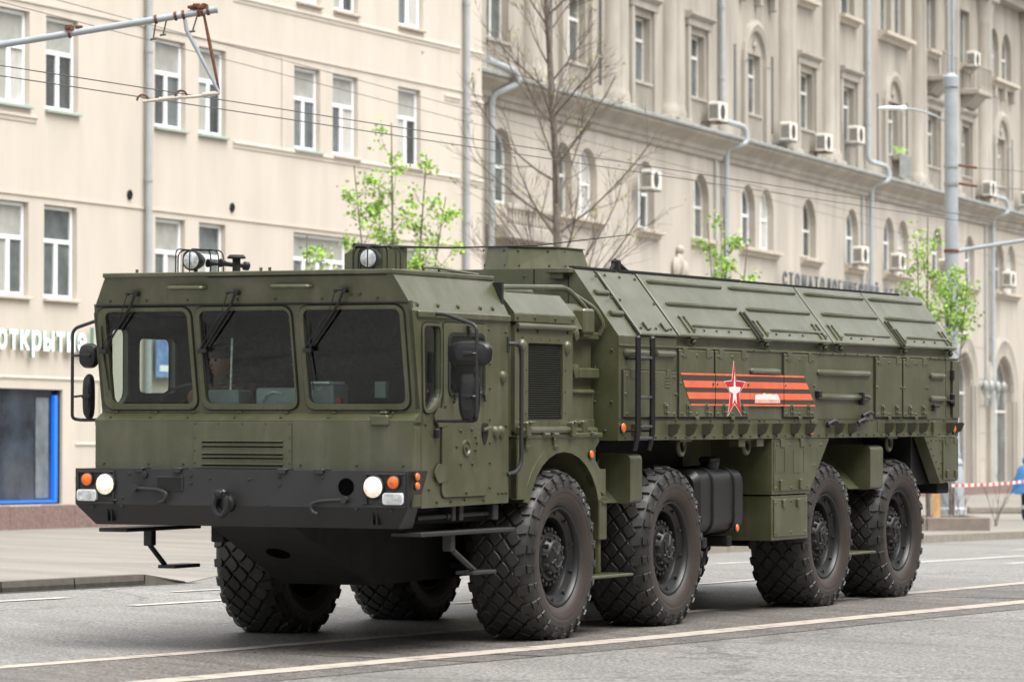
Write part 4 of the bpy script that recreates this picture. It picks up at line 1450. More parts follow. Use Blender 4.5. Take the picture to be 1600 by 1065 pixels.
# ---- wheels
AX = (2.90, 5.29, 9.20, 11.354)
ZH, RW = 0.695, 0.745
prof = [(-.235, .415), (-.262, .44), (-.285, .47), (-.292, .50), (-.2945, .505), (-.2955, .535), (-.2985, .540), (-.300, .56), (-.2985, .600), (-.2945, .605), (-.293, .62), (-.272, .668), (-.240, .695), (-.17, .712), (0, .722), (.17, .712), (.240, .695), (.272, .668), (.293, .62), (.2945, .605), (.2985, .600), (.300, .56), (.2985, .540), (.2955, .535), (.2945, .505), (.292, .50), (.285, .47), (.262, .44), (.235, .415), (.20, .39), (0, .38), (-.20, .39)]
def tyre_surface(s):
    """Point on the tread band by arc coordinate s (lateral, metres from the crown) -> (lateral, radius, normal)."""
    a = abs(s)
    sg = 1 if s >= 0 else -1
    pts = [(0, .722), (.17, .712), (.240, .695), (.272, .668), (.293, .62), (.300, .56)]
    for p, q in zip(pts, pts[1:]):
        L = math.hypot(q[0] - p[0], q[1] - p[1])
        if a <= L or q is pts[-1]:
            t = min(1, a / L)
            n = Vector((-(q[1] - p[1]), (q[0] - p[0]))).normalized()
            return sg * (p[0] + (q[0] - p[0]) * t), p[1] + (q[1] - p[1]) * t, (sg * n.x, n.y)
        a -= L
def make_tyre():
    mb = MB()
    n = 72
    vs = []
    for y, r in prof:
        for j in range(n):
            a = 2 * math.pi * j / n
            vs.append((r * math.cos(a), y, r * math.sin(a)))
    k = len(prof)
    fs = [(i * n + j, i * n + (j + 1) % n, ((i + 1) % k) * n + (j + 1) % n, ((i + 1) % k) * n + j) for i in range(k) for j in range(n)]
    mb.add(vs, fs)
    car = mb
    mb = MB()
    def lug(corners, h, shrink=.80):
        """corners: (s, angle) of the foot; the head stands h above."""
        cs = sum(c[0] for c in corners) / len(corners)
        ca = sum(c[1] for c in corners) / len(corners)
        rings = []
        for lvl, sh in ((-.012, 1.0), (h * .75, .90), (h, shrink)):
            ring = []
            for s, a in corners:
                s2, a2 = cs + (s - cs) * sh, ca + (a - ca) * sh
                y, r, nn = tyre_surface(s2)
                y += nn[0] * lvl
                r += nn[1] * lvl
                ring.append((r * math.cos(a2), y, r * math.sin(a2)))
            rings.append(ring)
        m = len(corners)
        vs = rings[0] + rings[1] + rings[2]
        fs = [(i, (i + 1) % m, m + (i + 1) % m, m + i) for i in range(m)] + [(m + i, m + (i + 1) % m, 2 * m + (i + 1) % m, 2 * m + i) for i in range(m)]
        fs.append(tuple(2 * m + i for i in range(m)))
        mb.add(vs, fs)
    N = 26
    pa = 2 * math.pi / N
    rowd = .078
    for i in range(N):
        for row in range(-3, 4):
            off = .5 if row % 2 else 0.0
            a = (i + off) * pa
            s = row * rowd
            tw = .07 * pa * (1 if row > 0 else -1 if row < 0 else 0)
            hs, ha = rowd * .86, pa * .43
            if abs(row) == 3:
                continue
            # a rounded lozenge
            c = []
            for t in range(8):
                q = 2 * math.pi * t / 8
                cx, cy = math.cos(q), math.sin(q)
                m_ = (abs(cx) ** 1.25 + abs(cy) ** 1.25) ** (1 / 1.25)
                c.append((s + hs * cx / m_, a + ha * cy / m_ + tw * cx / m_))
            lug(c, .026)
        for sg in (-1, 1):
            a = (i + .5) * pa
            sl = sg * .10 * pa
            lug([(sg * .182, a - pa * .25 - sl), (sg * .262, a - pa * .235), (sg * .262, a + pa * .235), (sg * .182, a + pa * .25 - sl), (sg * .165, a - sl)], .027, .86)
            lug([(sg * .272, a - pa * .225), (sg * .318, a - pa * .20), (sg * .318, a + pa * .20), (sg * .272, a + pa * .225)], .022, .84)
            lug([(sg * .328, a - pa * .17), (sg * .372, a - pa * .13), (sg * .372, a + pa * .13), (sg * .328, a + pa * .17)], .012, .8)
    # the load flattens the foot
    for q_ in (car, mb): squash(q_)
    return car, mb
def squash(mb):
    out = []
    for x, y, z in mb.v:
        if z < -ZH + .06:
            d = -ZH - z
            if z < -ZH: z = -ZH + .001 + .0 * d
            y *= 1 + .05 * max(0, min(1, (-ZH + .06 - z) / .06))
        out.append((x, y, z))
    mb.v = out
def tyre_mat():
    m = bpy.data.materials.new('dusty_tyre_rubber')
    m.use_nodes = True
    n, l = m.node_tree.nodes, m.node_tree.links
    b = n['Principled BSDF']
    tc = n.new('ShaderNodeTexCoord')
    sx = n.new('ShaderNodeSeparateXYZ')
    l.new(tc.outputs['Object'], sx.inputs[0])
    def mth(op, a, bb=None):
        q = n.new('ShaderNodeMath')
        q.operation = op
        for i, v in enumerate((a, bb)):
            if v is None: continue
            if isinstance(v, (int, float)): q.inputs[i].default_value = v
            else: l.new(v, q.inputs[i])
        return q.outputs[0]
    r = mth('SQRT', mth('ADD', mth('MULTIPLY', sx.outputs[0], sx.outputs[0]), mth('MULTIPLY', sx.outputs[2], sx.outputs[2])))
    ramp = n.new('ShaderNodeValToRGB')
    e = ramp.color_ramp.elements
    e[0].position, e[0].color = .54, (0, 0, 0, 1)
    e[1].position, e[1].color = .58, (1, 1, 1, 1)
    for p, c in ((.64, 1.0), (.70, .55), (.745, 0.0)):
        x = e.new(p)
        x.color = (c, c, c, 1)
    mr = mth('DIVIDE', r, .80)
    l.new(mr, ramp.inputs[0])
    t = n.new('ShaderNodeTexNoise')
    t.inputs['Scale'].default_value = 9
    t.inputs['Detail'].default_value = 6
    l.new(tc.outputs['Object'], t.inputs['Vector'])
    fac = mth('MULTIPLY', mth('MULTIPLY', ramp.outputs[0], t.outputs['Fac']), 1.25)
    t2 = n.new('ShaderNodeTexNoise')
    t2.inputs['Scale'].default_value = 4
    t2.inputs['Detail'].default_value = 8
    l.new(tc.outputs['Object'], t2.inputs['Vector'])
    base = n.new('ShaderNodeValToRGB')
    base.color_ramp.elements[0].position, base.color_ramp.elements[1].position = .3, .72
    base.color_ramp.elements[0].color = (.017, .0168, .016, 1)
    base.color_ramp.elements[1].color = (.048, .045, .040, 1)
    l.new(t2.outputs['Fac'], base.inputs[0])
    mx = n.new('ShaderNodeMix')
    mx.data_type = 'RGBA'
    l.new(fac, mx.inputs[0])
    l.new(base.outputs[0], mx.inputs[6])
    mx.inputs[7].default_value = (.050, .031, .025, 1)
    l.new(mx.outputs[2], b.inputs['Base Color'])
    rr = n.new('ShaderNodeMapRange')
    rr.inputs['To Min'].default_value = .36
    rr.inputs['To Max'].default_value = .62
    l.new(t2.outputs['Fac'], rr.inputs['Value'])
    l.new(rr.outputs[0], b.inputs['Roughness'])
    b.inputs['Specular IOR Level'].default_value = .5
    t3 = n.new('ShaderNodeTexNoise')
    t3.inputs['Scale'].default_value = 90
    bp = n.new('ShaderNodeBump')
    bp.inputs['Strength'].default_value = .15
    bp.inputs['Distance'].default_value = .01
    l.new(tc.outputs['Object'], t3.inputs['Vector'])
    l.new(t3.outputs['Fac'], bp.inputs['Height'])
    l.new(bp.outputs[0], b.inputs['Normal'])
    return m
M['tyre'] = tyre_mat()
w0 = empty('wheel')
w0.parent = TK
car_, lug_ = make_tyre()
tyre_o = car_.build('tyre', 'tyre', w0, smooth=28)
lug_.build('tread_blocks', 'tyre', w0, smooth=28)
# rim: rolled outer flange, deep dish, flange ring in parts
rim = MB()
rim.lathe([(.418, .222), (.428, .240), (.418, .252), (.400, .250), (.388, .232), (.384, .205), (.345, .180), (.330, .172), (.322, .150), (.316, .02), (.30, -.04), (.16, -.05)], (0, 0, 0), (0, -1, 0), 48, caps=False)
rim.lathe([(.418, -.222), (.428, -.24), (.40, -.25), (.38, -.2), (.33, -.06), (.16, -.06)], (0, 0, 0), (0, -1, 0), 40, caps=False)
rim_o = rim.build('rim', 'black', w0)
rb = MB()
for k in range(10):
    a = 2 * math.pi * (k + .3) / 10
    o = Vector((.366 * math.cos(a), -.205, .366 * math.sin(a)))
    t = Vector((math.cos(a), 0, math.sin(a)))
    rb.cyl(o - t * .022, o + t * .022, .010, n=6)
rb.build('rim_clip', 'steel', w0)
HO = .075
hub = MB()
hub.lathe([(.20, -.15), (.25, -.06), (.255, .03), (.25, .055), (.215, .065), (.205, .09), (.185, .10), (.165, .10), (.15, .125), (.135, .150), (.125, .155), (.09, .157), (.05, .165), (.035, .18), (.001, .185)], (0, -HO, 0), (0, -1, 0), 40)
hub.build('hub', 'black', w0)
hb = MB()
for k in range(20):
    a = 2 * math.pi * k / 20
    hb.lathe([(.019, 0), (.018, .028), (.008, .032)], (.231 * math.cos(a), -.06 - HO, .231 * math.sin(a)), (0, -1, 0), 6)
for k in range(12):
    a = 2 * math.pi * (k + .5) / 12
    hb.lathe([(.018, 0), (.016, .045), (.007, .05)], (.165 * math.cos(a), -.098 - HO, .165 * math.sin(a)), (0, -1, 0), 6)
for k in range(5):
    a = 2 * math.pi * k / 5 + .4
    p0, p1 = Vector((.04 * math.cos(a), -.162 - HO, .04 * math.sin(a))), Vector((.12 * math.cos(a), -.158 - HO, .12 * math.sin(a)))
    hb.cyl(p0, p1, .011, n=6)
hb.tube([Vector((.085 * math.cos(a), -.165 - HO, .085 * math.sin(a))) for a in [math.pi + math.pi * i / 8 for i in range(9)]], .009, 6)
hb.build('hub_bolts', 'steel', w0)
first = True
for k, ax in enumerate(AX):
    for s in (-1, 1):
        w = w0 if first else copy_tree(w0, TK)
        first = False
        w.location = (ax, s * 1.205, ZH)
        # wheels are turned by different amounts about their axles; the flattened foot stays down, so the tyre itself is not spun
        if s > 0: w.rotation_euler = (0, 0, math.pi)
        for ch in w.children:
            if ch.name.startswith(('hub', 'rim_clip')): ch.rotation_euler = (0, 1.1 * k + .7 * s, 0)

# ---- bumper
bp_ = MB()
pr = [(0.0, 1.45), (0.0, 1.165), (.10, 1.0), (.34, 1.0), (.34, 1.45)]
def bump_y(z): return 1.505 if z >= 1.165 else 1.505 - (1.165 - z) / .165 * .135
A = [(x, -bump_y(z), z) for x, z in pr]
B = [(x, bump_y(z), z) for x, z in pr]
bp_.loft(A, B)
bumper = part('bumper', bp_, 'bumper', smooth=0)
f = MB()
for s in (-1, 1):
    y0, y1 = s * 1.135, s * 1.485
    f.box(-.018, 0, y0, y1, 1.415, 1.435, .004).box(-.018, 0, y0, y1, 1.120 + .045, 1.185, .004)
    f.box(-.018, 0, y0 - s * .0, y0 + s * .018, 1.186, 1.414, .004).box(-.018, 0, y1 - s * .018, y1, 1.186, 1.414, .004)
f.build('lamp_surround', 'bumper', bumper, smooth=0)
for s in (-1, 1):
    h = MB().lathe([(.090, -.004), (.094, .022), (.084, .030)], (0, s * 1.212, 1.325), (-1, 0, 0), 28).build('headlight', 'black', bumper)
    MB().lathe([(.084, .018), (.082, .030), (.06, .044), (.03, .051), (.001, .053)], (0, s * 1.212, 1.325), (-1, 0, 0), 28).build('lens', 'lens_lit', h)
    MB().lathe([(.040, .049), (.03, .052), (.001, .056)], (0, s * 1.212, 1.325), (-1, 0, 0), 20).build('bulb_glow', 'bulb', h)
    b_ = MB().lathe([(.056, -.004), (.057, .02), (.05, .026)], (0, s * 1.385, 1.362), (-1, 0, 0), 20).build('indicator', 'black', bumper)
    MB().lathe([(.050, .012), (.047, .03), (.03, .042), (.001, .046)], (0, s * 1.385, 1.362), (-1, 0, 0), 20).build('lens', 'orange_lit', b_)
    fg = MB().plate(rrect(s * 1.385 - .09, s * 1.385 + .09, 1.135 + .055, 1.135 + .147, .025), [], lambda a, b, t: (-t, a, b), .03).build('fog_lamp', 'pvc', bumper)
    MB().plate(rrect(s * 1.385 - .078, s * 1.385 + .078, 1.2, 1.272, .02), [], lambda a, b, t: (-.031 - t, a, b), .006).build('lens', 'lens', fg)
    MB().box(-.022, 0, s * 1.11, s * 1.16, 1.19, 1.205, .005).build('lamp_latch', 'bumper', bumper)
    # tow hooks lying along the face
    hk = MB()
    y0 = .93 if s > 0 else -.965
    z0 = 1.298 if s > 0 else 1.225
    dirn = -1 if s > 0 else 1
    hk.tube(smooth_path([(-.03, y0, z0), (-.03, y0 + dirn * .22, z0 - .012), (-.04, y0 + dirn * .30, z0 - .04), (-.04, y0 + dirn * .28, z0 - .10), (-.04, y0 + dirn * .23, z0 - .115)], .06), .015, 8)
    hk.cyl((0, y0, z0), (-.055, y0, z0), .028, n=10)
    hk.build('tow_hook', 'bumper', bumper)
for z in (1.335, 1.405):
    mo = MB().lathe([(.037, 0), (.037, .015), (.028, .02)], (.115, -BYY + .018, z), (0, -1, 0), 16).build('side_marker', 'black', bumper)
    MB().lathe([(.034, .012), (.026, .03), (.001, .036)], (.115, -BYY + .018, z), (0, -1, 0), 16).build('lens', 'orange', mo)
# blank number plate, cable hole, catches along the top
MB().box(-.012, 0, .50, .745, 1.275, 1.395, .004).build('plate_frame', 'bumper', bumper, smooth=0)
MB().box(-.016, -.0125, .515, .73, 1.288, 1.382).build('number_plate', 'gasket', bumper, smooth=0)
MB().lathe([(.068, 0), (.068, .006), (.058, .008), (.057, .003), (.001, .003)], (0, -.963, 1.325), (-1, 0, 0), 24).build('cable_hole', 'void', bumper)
MB().lathe([(.03, -.01), (.03, .02), (.02, .024)], (0, .855, 1.405), (-1, 0, 0), 10).build('plug', 'black', bumper)
c = MB()
for y in (.90, .55, -.40, -.73): c.box(-.022, .10, y - .045, y + .045, 1.445, 1.463, .006).box(-.028, -.006, y - .035, y + .035, 1.42, 1.462, .006)
c.build('top_catch', 'bumper', bumper)
bl = MB()
for y, z in ((.43, 1.40), (.43, 1.34), (-.37, 1.395), (-.37, 1.33), (.26, 1.38), (-.10, 1.375), (1.06, 1.22), (.72, 1.18), (.16, 1.18), (-.26, 1.175), (-.68, 1.17), (1.34, 1.14), (1.07, 1.15), (1.0, 1.41), (-1.05, 1.15), (-1.36, 1.14), (-.75, 1.395)):
    bl.bolt((-.001, y, z), (-1, 0, 0), .013, .010)
bl.build('bolt', 'bumper', bumper)
# pintle coupling
pc = MB()
pc.lathe([(.075, 0), (.075, .05), (.06, .06), (.05, .09)], (0, .09, 1.185), (-1, 0, 0), 18)
pc.tube([Vector((-.12, .09 + .055 * math.cos(a), 1.175 + .085 * math.sin(a))) for a in [2 * math.pi * i / 18 for i in range(18)]], .026, 8, closed=True)
pc.box(-.16, -.06, .035, .135, 1.225, 1.30, .02).box(-.185, -.15, .05, .12, 1.245, 1.285, .008)
pc.build('tow_coupling', 'black', bumper)
# lower tie-downs
td = MB()
for y in (1.20, -1.20):
    for d in (-.02, .02): td.box(.02, .09, y + d - .006, y + d + .006, 1.03, 1.13, .002)
td.build('tie_down', 'black', bumper)

# belly plate under the bumper, ramping down and back
bel = MB()
A = [(.10, -.45, .998), (.10, .30, .998), (.34, .30, 1.30), (.34, -.45, 1.30)]
B = [(1.25, -.55, .50), (1.25, .30, .50), (1.30, .34, 1.3), (1.30, -.55, 1.3)]
bel.loft(A, B)
bel.loft([(1.25, -.55, .501), (1.25, .30, .501), (1.3, .34, 1.3), (1.3, -.55, 1.3)], [(3.0, -.6, .52), (3.0, .30, .52), (3.0, .34, 1.3), (3.0, -.6, 1.3)])
belly = part('belly_plate', bel, 'blackmatt', smooth=0)
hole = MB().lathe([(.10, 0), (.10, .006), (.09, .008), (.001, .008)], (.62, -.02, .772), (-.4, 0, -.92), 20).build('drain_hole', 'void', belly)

# ---- chassis: rails, axle beams, engine sump, dark running gear
ch = MB()
for s in (-1, 1): ch.box(.4, 12.75, s * .42 - .06, s * .42 + .06, .86, 1.18, .01)
for x in (1.6, 4.1, 6.6, 7.9, 10.2, 12.6): ch.box(x - .08, x + .08, -.40, .40, .9, 1.14, .01)
chassis = part('chassis', ch, 'blackmatt', smooth=0)
for ax in AX:
    a = MB().cyl((ax, -.92, ZH), (ax, .92, ZH), .085, n=12).sphere((ax, 0, ZH - .02), .24, 14, 10, (1, .9, .95))
    for s in (-1, 1):
        a.box(ax - .10, ax + .10, s * .80 - .07, s * .80 + .07, ZH - .20, ZH + .22, .03)
        a.cyl((ax, s * .62, ZH + .05), (ax - .05, s * .55, 1.3), .06, n=10)
    a.build('axle', 'blackmatt', chassis)
    t = MB().tube([(ax - .3, -.85, .62), (ax - .3, .85, .62)], .03, 8)
    t.build('steering_rod', 'blackmatt', chassis)
ti = MB()
for x0, x1, y0, y1, z0, z1 in ((3.1, 4.2, -.55, .5, .55, 1.3), (5.95, 8.9, -.5, .5, .62, 1.5), (1.9, 4.2, -1.0, 1.0, 1.15, 1.75), (.45, 1.9, -1.25, 1.25, 1.04, 1.16)):
    ti.box(x0, x1, y0, y1, z0, z1, .04)
ti.build('running_gear', 'blackmatt', chassis, smooth=0)
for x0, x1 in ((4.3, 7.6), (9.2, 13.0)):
    MB().box(x0, x1, -.86, .86, 1.02, 1.66, .02).build('cavity_shade_box', 'blackmatt', chassis, smooth=0)  # black box added so the cavity under the body looks dark

# ---- cab
WX = lambda z: .18 + (2.70 - z) * .169          # the windscreen leans forward at its top
cab = MB()
# lower front box
cab.box(.20, .34, -CY, CY, 1.16, 1.838, .012)
# ledge below the windscreens
cab.loft([(.20, -CY, 1.838), (.36, -CY, 1.925), (.36, -CY, 1.80), (.21, -CY, 1.80)], [(.20, CY, 1.838), (.36, CY, 1.925), (.36, CY, 1.80), (.21, CY, 1.80)])
cab_o = part('cab', cab, 'green', smooth=0)
# windscreen wall with three openings
scr = [(1.402, .560), (.478, -.350), (-.478, -1.350)]
def wfn(off):
    return lambda a, b, t: (WX(b) + off + t, a, b)
holes = [rrect(b, a, 1.972, 2.712, .055) for a, b in ((1.335, .572), (.460, -.360), (-.482, -1.340))]
w = MB().plate([(-CY, 1.90), (CY, 1.90), (1.44, 2.775), (-1.44, 2.775)], holes, wfn(0), .03)
w.build('windscreen_wall', 'green', cab_o, smooth=0)
for (fa, fb), (ga, gb) in zip(((1.408, .540), (.500, -.376), (-.446, -1.372)), ((1.335, .572), (.460, -.360), (-.482, -1.340))):
    gk = MB().plate(rrect(fb - .010, fa + .010, 1.915, 2.752, .085), [rrect(gb, ga, 1.972, 2.712, .055)], wfn(-.006), .006).build('windscreen_seal', 'gasket', cab_o)
    fr = MB().plate(rrect(fb, fa, 1.925, 2.742, .080), [rrect(gb, ga, 1.972, 2.712, .055)], wfn(-.020), .018)
    for i in range(7):
        yy = fb + (fa - fb) * (i + .5) / 7
        fr.bolt((WX(1.945) - .020, yy, 1.945), (-1, 0, -.17), .007, .006).bolt((WX(2.728) - .020, yy, 2.728), (-1, 0, -.17), .007, .006)
    for i in range(6):
        zz = 1.99 + .70 * (i + .5) / 6
        fr.bolt((WX(zz) - .020, fa - .028 if fa > 1 else fa - .02, zz), (-1, 0, -.17), .007, .006).bolt((WX(zz) - .020, fb + .016, zz), (-1, 0, -.17), .007, .006)
    fr.build('windscreen_frame', 'green', cab_o)
    MB().plate(rrect(gb - .004, ga + .004, 1.968, 2.716, .055), [], wfn(.006), .004).build('windscreen_pane', 'glass', cab_o, smooth=0)
# visor above the windscreens
v = MB()
v.loft([(.115, -1.307, 2.985), (.115, 1.307, 2.985), (.30, 1.30, 2.985), (.30, -1.30, 2.985)], [(.165, -1.425, 2.765), (.165, 1.425, 2.765), (.30, 1.42, 2.765), (.30, -1.42, 2.765)])
visor = v.build('visor', 'green', cab_o, smooth=0)
MB().box(.150, .20, -1.415, 1.415, 2.752, 2.766, .004).build('rain_gutter', 'gasket', cab_o)
for y0, y1 in ((.70, .385), (-.24, -.58), (1.30, 1.30)):
    if y0 == y1: continue
    hb_ = MB().tube(smooth_path([(.13, y0, 2.895), (.075, y0 + (.01 if y1 > y0 else -.01), 2.895), (.075, y1 + (-.01 if y1 > y0 else .01), 2.893), (.13, y1, 2.893)], .03), .018, 8)
    hb_.build('grab_handle', 'green', cab_o)
# sides
def cab_side(s):
    Y = s * CY
    q = [(.352, 2.585), (.655, 2.585), (.655, 2.03), (.50, 1.925), (.372, 1.925)]
    qr = rpoly(q, .06)
    dwin = rpoly([(.785, 2.525), (1.425, 2.525), (1.425, 2.045), (.785, 2.045)], .07)
    outer = [(.335, 1.155), (1.92, 1.168), (1.92, 2.70), (.18, 2.70), (WX(1.93), 1.93), (.335, 1.90)]
    sd = MB().plate(outer, [qr, dwin], lambda a, b, t: (a, Y - s * t, b), .04)
    so = sd.build('side_wall', 'green', cab_o, smooth=0)
    # quarter light
    MB().plate(rpoly([(.322, 2.615), (.685, 2.615), (.685, 2.005), (.53, 1.89), (.345, 1.89)], .08), [qr], lambda a, b, t: (a, Y + s * t, b), .006).build('quarter_seal', 'gasket', cab_o)
    MB().plate(rpoly([(.330, 2.607), (.677, 2.607), (.677, 2.012), (.525, 1.900), (.352, 1.900)], .075), [qr], lambda a, b, t: (a, Y + s * (.006 + t), b), .008).build('quarter_frame', 'green', cab_o)
    MB().plate(rpoly([(.348, 2.589), (.659, 2.589), (.659, 2.028), (.502, 1.921), (.368, 1.921)], .06), [], lambda a, b, t: (a, Y - s * (.018 + t), b), .004).build('quarter_pane', 'glass', cab_o, smooth=0)
    # door: seal, leaf, window
    dl_ = rpoly([(.697, 2.615), (1.500, 2.615), (1.500, 1.235), (.672, 1.235), (.672, 1.93), (.697, 2.0)], .06)
    ds = rpoly([(.688, 2.624), (1.508, 2.624), (1.508, 1.227), (.664, 1.227), (.664, 1.935), (.688, 2.0)], .065)
    MB().plate(ds, [dwin], lambda a, b, t: (a, Y + s * t, b), .004).build('door_seal', 'gasket', cab_o)
    dr = MB().plate(dl_, [dwin], lambda a, b, t: (a, Y + s * (.004 + t), b), .012).build('door', 'green', cab_o, smooth=0)
    MB().plate(rpoly([(.770, 2.542), (1.440, 2.542), (1.440, 2.028), (.770, 2.028)], .085), [rpoly([(.800, 2.51), (1.41, 2.51), (1.41, 2.06), (.800, 2.06)], .06)], lambda a, b, t: (a, Y + s * (.016 + t), b), .008).build('window_rubber', 'gasket', dr)
    MB().plate(rpoly([(.78, 2.53), (1.43, 2.53), (1.43, 2.04), (.78, 2.04)], .07), [], lambda a, b, t: (a, Y - s * (.012 + t), b), .004).build('door_pane', 'glass', dr, smooth=0)
    if s > 0: return
    y = Y - .016
    MB().tube([(.86, y - .018, 2.05), (.86, y - .018, 2.0), (.84, y - .018, 1.985)], .012, 6).tube([(1.39, y - .018, 2.05), (1.40, y - .018, 2.0), (1.415, y - .018, 2.0)], .012, 6).cyl((1.12, y, 2.60), (1.12, y - .03, 2.56), .014, n=6).box(1.105, 1.135, y - .028, y, 2.53, 2.60, .005).build('window_catch', 'black', dr)
    # handle recess: dark cup with a lever
    hc = MB().plate(rpoly([(1.38, 1.82), (1.50, 1.82), (1.50, 1.72), (1.44, 1.63), (1.39, 1.70)], .03), [], lambda a, b, t: (a, y - .002 - t, b), .003).build('door_handle', 'gasket', dr)
    MB().tube([(1.37, y - .025, 1.765), (1.49, y - .03, 1.785)], .013, 8).build('lever', 'green', hc)
    # round port with its ring of screws
    MB().lathe([(.066, 0), (.066, .012), (.052, .014), (.046, .002), (.018, .002), (.016, .018), (.001, .02)], (1.10, y, 1.624), (0, -1, 0), 20).build('port', 'green', dr)
    pb = MB()
    for dx, dz in ((-.10, .135), (.10, .145), (.17, .085), (.19, .04), (-.10, -.13), (.11, -.13), (-.175, .01), (.165, -.02), (0, -.36), (-.38, .33)): pb.bolt((1.10 + dx, y, 1.624 + dz), (0, -1, 0), .015, .014)
    for zz in (1.30, 1.50, 1.66, 1.85, 2.1, 2.3, 2.46): pb.bolt((1.565, Y, zz), (0, -1, 0), .012, .012)
    for xx, zz in ((.76, 2.575), (1.47, 2.575), (1.53, 2.575), (1.86, 2.56), (.74, 1.86), (.74, 1.27), (1.47, 1.27), (.60, 1.20), (.85, 1.20), (1.1, 1.21), (1.45, 1.20), (1.72, 1.25), (1.80, 1.25), (1.87, 1.25), (1.87, 1.8), (1.87, 2.2), (.46, 1.30), (.40, 1.81)): pb.bolt((xx, Y - .004, zz), (0, -1, 0), .013, .012)
    pb.build('bolt', 'green_bolt', cab_o)
    # hinges
    for zc in (1.865, 1.425):
        MB().plate(rpoly([(.52, zc), (.60, zc + .08), (.78, zc + .055), (.82, zc), (.78, zc - .055), (.60, zc - .08)], .03), [], lambda a, b, t: (a, y - t, b), .007).build('hinge', 'green', cab_o)
    for xx, zz in ((1.665, 1.745), (1.765, 1.748), (1.80, 2.195)):
        k = MB().lathe([(.040, 0), (.036, .022), (.02, .038), (.001, .042)], (xx, Y, zz), (0, -1, 0), 14)
        for i in range(len(k.v)): k.v[i] = (k.v[i][0], k.v[i][1], zz + (k.v[i][2] - zz) * 1.35)
        k.build('dome_cover', 'green', cab_o)
    MB().box(.54, .60, Y - .04, Y, 1.70, 1.78, .012).cyl((.57, Y - .02, 1.78), (.57, Y - .02, 1.815), .012, n=6).build('padlock', 'black', cab_o)
    # tall grab rail at the rear edge
    MB().tube(smooth_path([(1.905, Y - .005, 2.47), (1.96, Y - .06, 2.47), (2.01, Y - .075, 2.43), (2.01, Y - .075, 1.5), (1.96, Y - .06, 1.42), (1.905, Y - .005, 1.40)], .05), .018, 8).box(1.885, 1.92, Y - .012, Y, 2.40, 2.53, .004).build('grab_rail', 'bumper', cab_o)
cab_side(-1)
cab_side(1)
# side slopes and gutter, roof
for s in (-1, 1):
    sl = MB().loft([(.115, s * 1.307, 2.985), (.18, s * CY, 2.70), (.18, s * (CY - .03), 2.70), (.115, s * 1.28, 2.985)], [(1.92, s * 1.307, 2.985), (1.92, s * CY, 2.70), (1.92, s * (CY - .03), 2.70), (1.92, s * 1.28, 2.985)])
    sl.build('roof_slope', 'green', cab_o, smooth=0)
    MB().box(.25, 1.925, s * (CY + .022), s * (CY - .0), 2.648, 2.70, .008).build('side_gutter', 'green', cab_o)
sb = MB()
for xx in (.30, .66, 1.02, 1.43, 1.66): sb.bolt((xx, -CY + .028, 2.745), (0, -.9, .45), .020, .02, 8)
for i in range(9): sb.bolt((1.02 + i * .027, -CY + .012, 2.716), (0, -.9, .45), .006, .004)
sb.build('slope_bolt', 'green_bolt', cab_o)
fb = MB()
for yy in (1.28, .94, .56, .10, -.24, -.66, -1.15): fb.bolt((.158, yy, 2.80), (-1, 0, -.2), .013, .012)
for yy, zz in ((-1.0, 2.83), (-.92, 2.83), (-.915, 2.86)): fb.bolt((.15, yy, zz), (-1, 0, -.2), .016, .014)
for yy in (1.32, .95, .60, .17, -.25, -.68, -1.20):
    fb.bolt((.235, yy, 1.862), (-.5, 0, .86), .012, .010).bolt((.300, yy - .02, 1.897), (-.5, 0, .86), .014, .012)
for yy in (1.36, .62, .94, -.05, -.45, -.95, -1.36): fb.bolt((.2, yy, 1.49), (-1, 0, 0), .012, .010)
fb.build('front_bolt', 'green_bolt', cab_o)
roof = MB().box(.095, 1.925, -1.318, 1.318, 2.985, 3.022, .006).build('roof', 'green', cab_o, smooth=0)
MB().box(.105, .18, -1.25, .35, 2.974, 2.985).build('roof_gap', 'gasket', cab_o)
# back wall and lining
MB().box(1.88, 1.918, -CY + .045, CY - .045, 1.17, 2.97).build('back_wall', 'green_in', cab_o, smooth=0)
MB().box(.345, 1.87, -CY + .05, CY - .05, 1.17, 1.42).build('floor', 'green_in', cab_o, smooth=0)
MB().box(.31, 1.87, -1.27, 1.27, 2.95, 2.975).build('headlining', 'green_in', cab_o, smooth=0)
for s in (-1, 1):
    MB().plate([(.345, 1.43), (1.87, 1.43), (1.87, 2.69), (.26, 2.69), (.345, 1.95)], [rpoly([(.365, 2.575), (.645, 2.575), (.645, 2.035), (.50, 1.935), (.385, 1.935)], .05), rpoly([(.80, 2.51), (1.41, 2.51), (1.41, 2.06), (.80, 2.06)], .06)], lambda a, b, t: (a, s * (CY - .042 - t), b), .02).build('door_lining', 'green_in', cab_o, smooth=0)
# louvred panel in the nose
gp = MB().box(.188, .20, -.372, .520, 1.455, 1.825, .003).build('nose_panel', 'green', cab_o)
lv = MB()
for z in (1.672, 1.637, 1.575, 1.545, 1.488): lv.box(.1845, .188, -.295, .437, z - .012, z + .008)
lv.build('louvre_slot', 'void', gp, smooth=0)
lp = MB()
for z in (1.672, 1.637, 1.575, 1.545, 1.488): lp.prism([(.188, z + .009), (.172, z + .004), (.172, z - .001), (.188, z + .004)], 'y', -.30, .442)
lp.build('louvre_lip', 'green', gp, smooth=0)
pb = MB()
for i in range(5):
    pb.bolt((.188, -.355 + i * .214, 1.812), (-1, 0, 0), .008, .006)
for z in (1.5, 1.6, 1.7): pb.bolt((.188, -.358, z), (-1, 0, 0), .008, .006).bolt((.188, .506, z), (-1, 0, 0), .008, .006)
pb.build('panel_screw', 'green_bolt', gp)
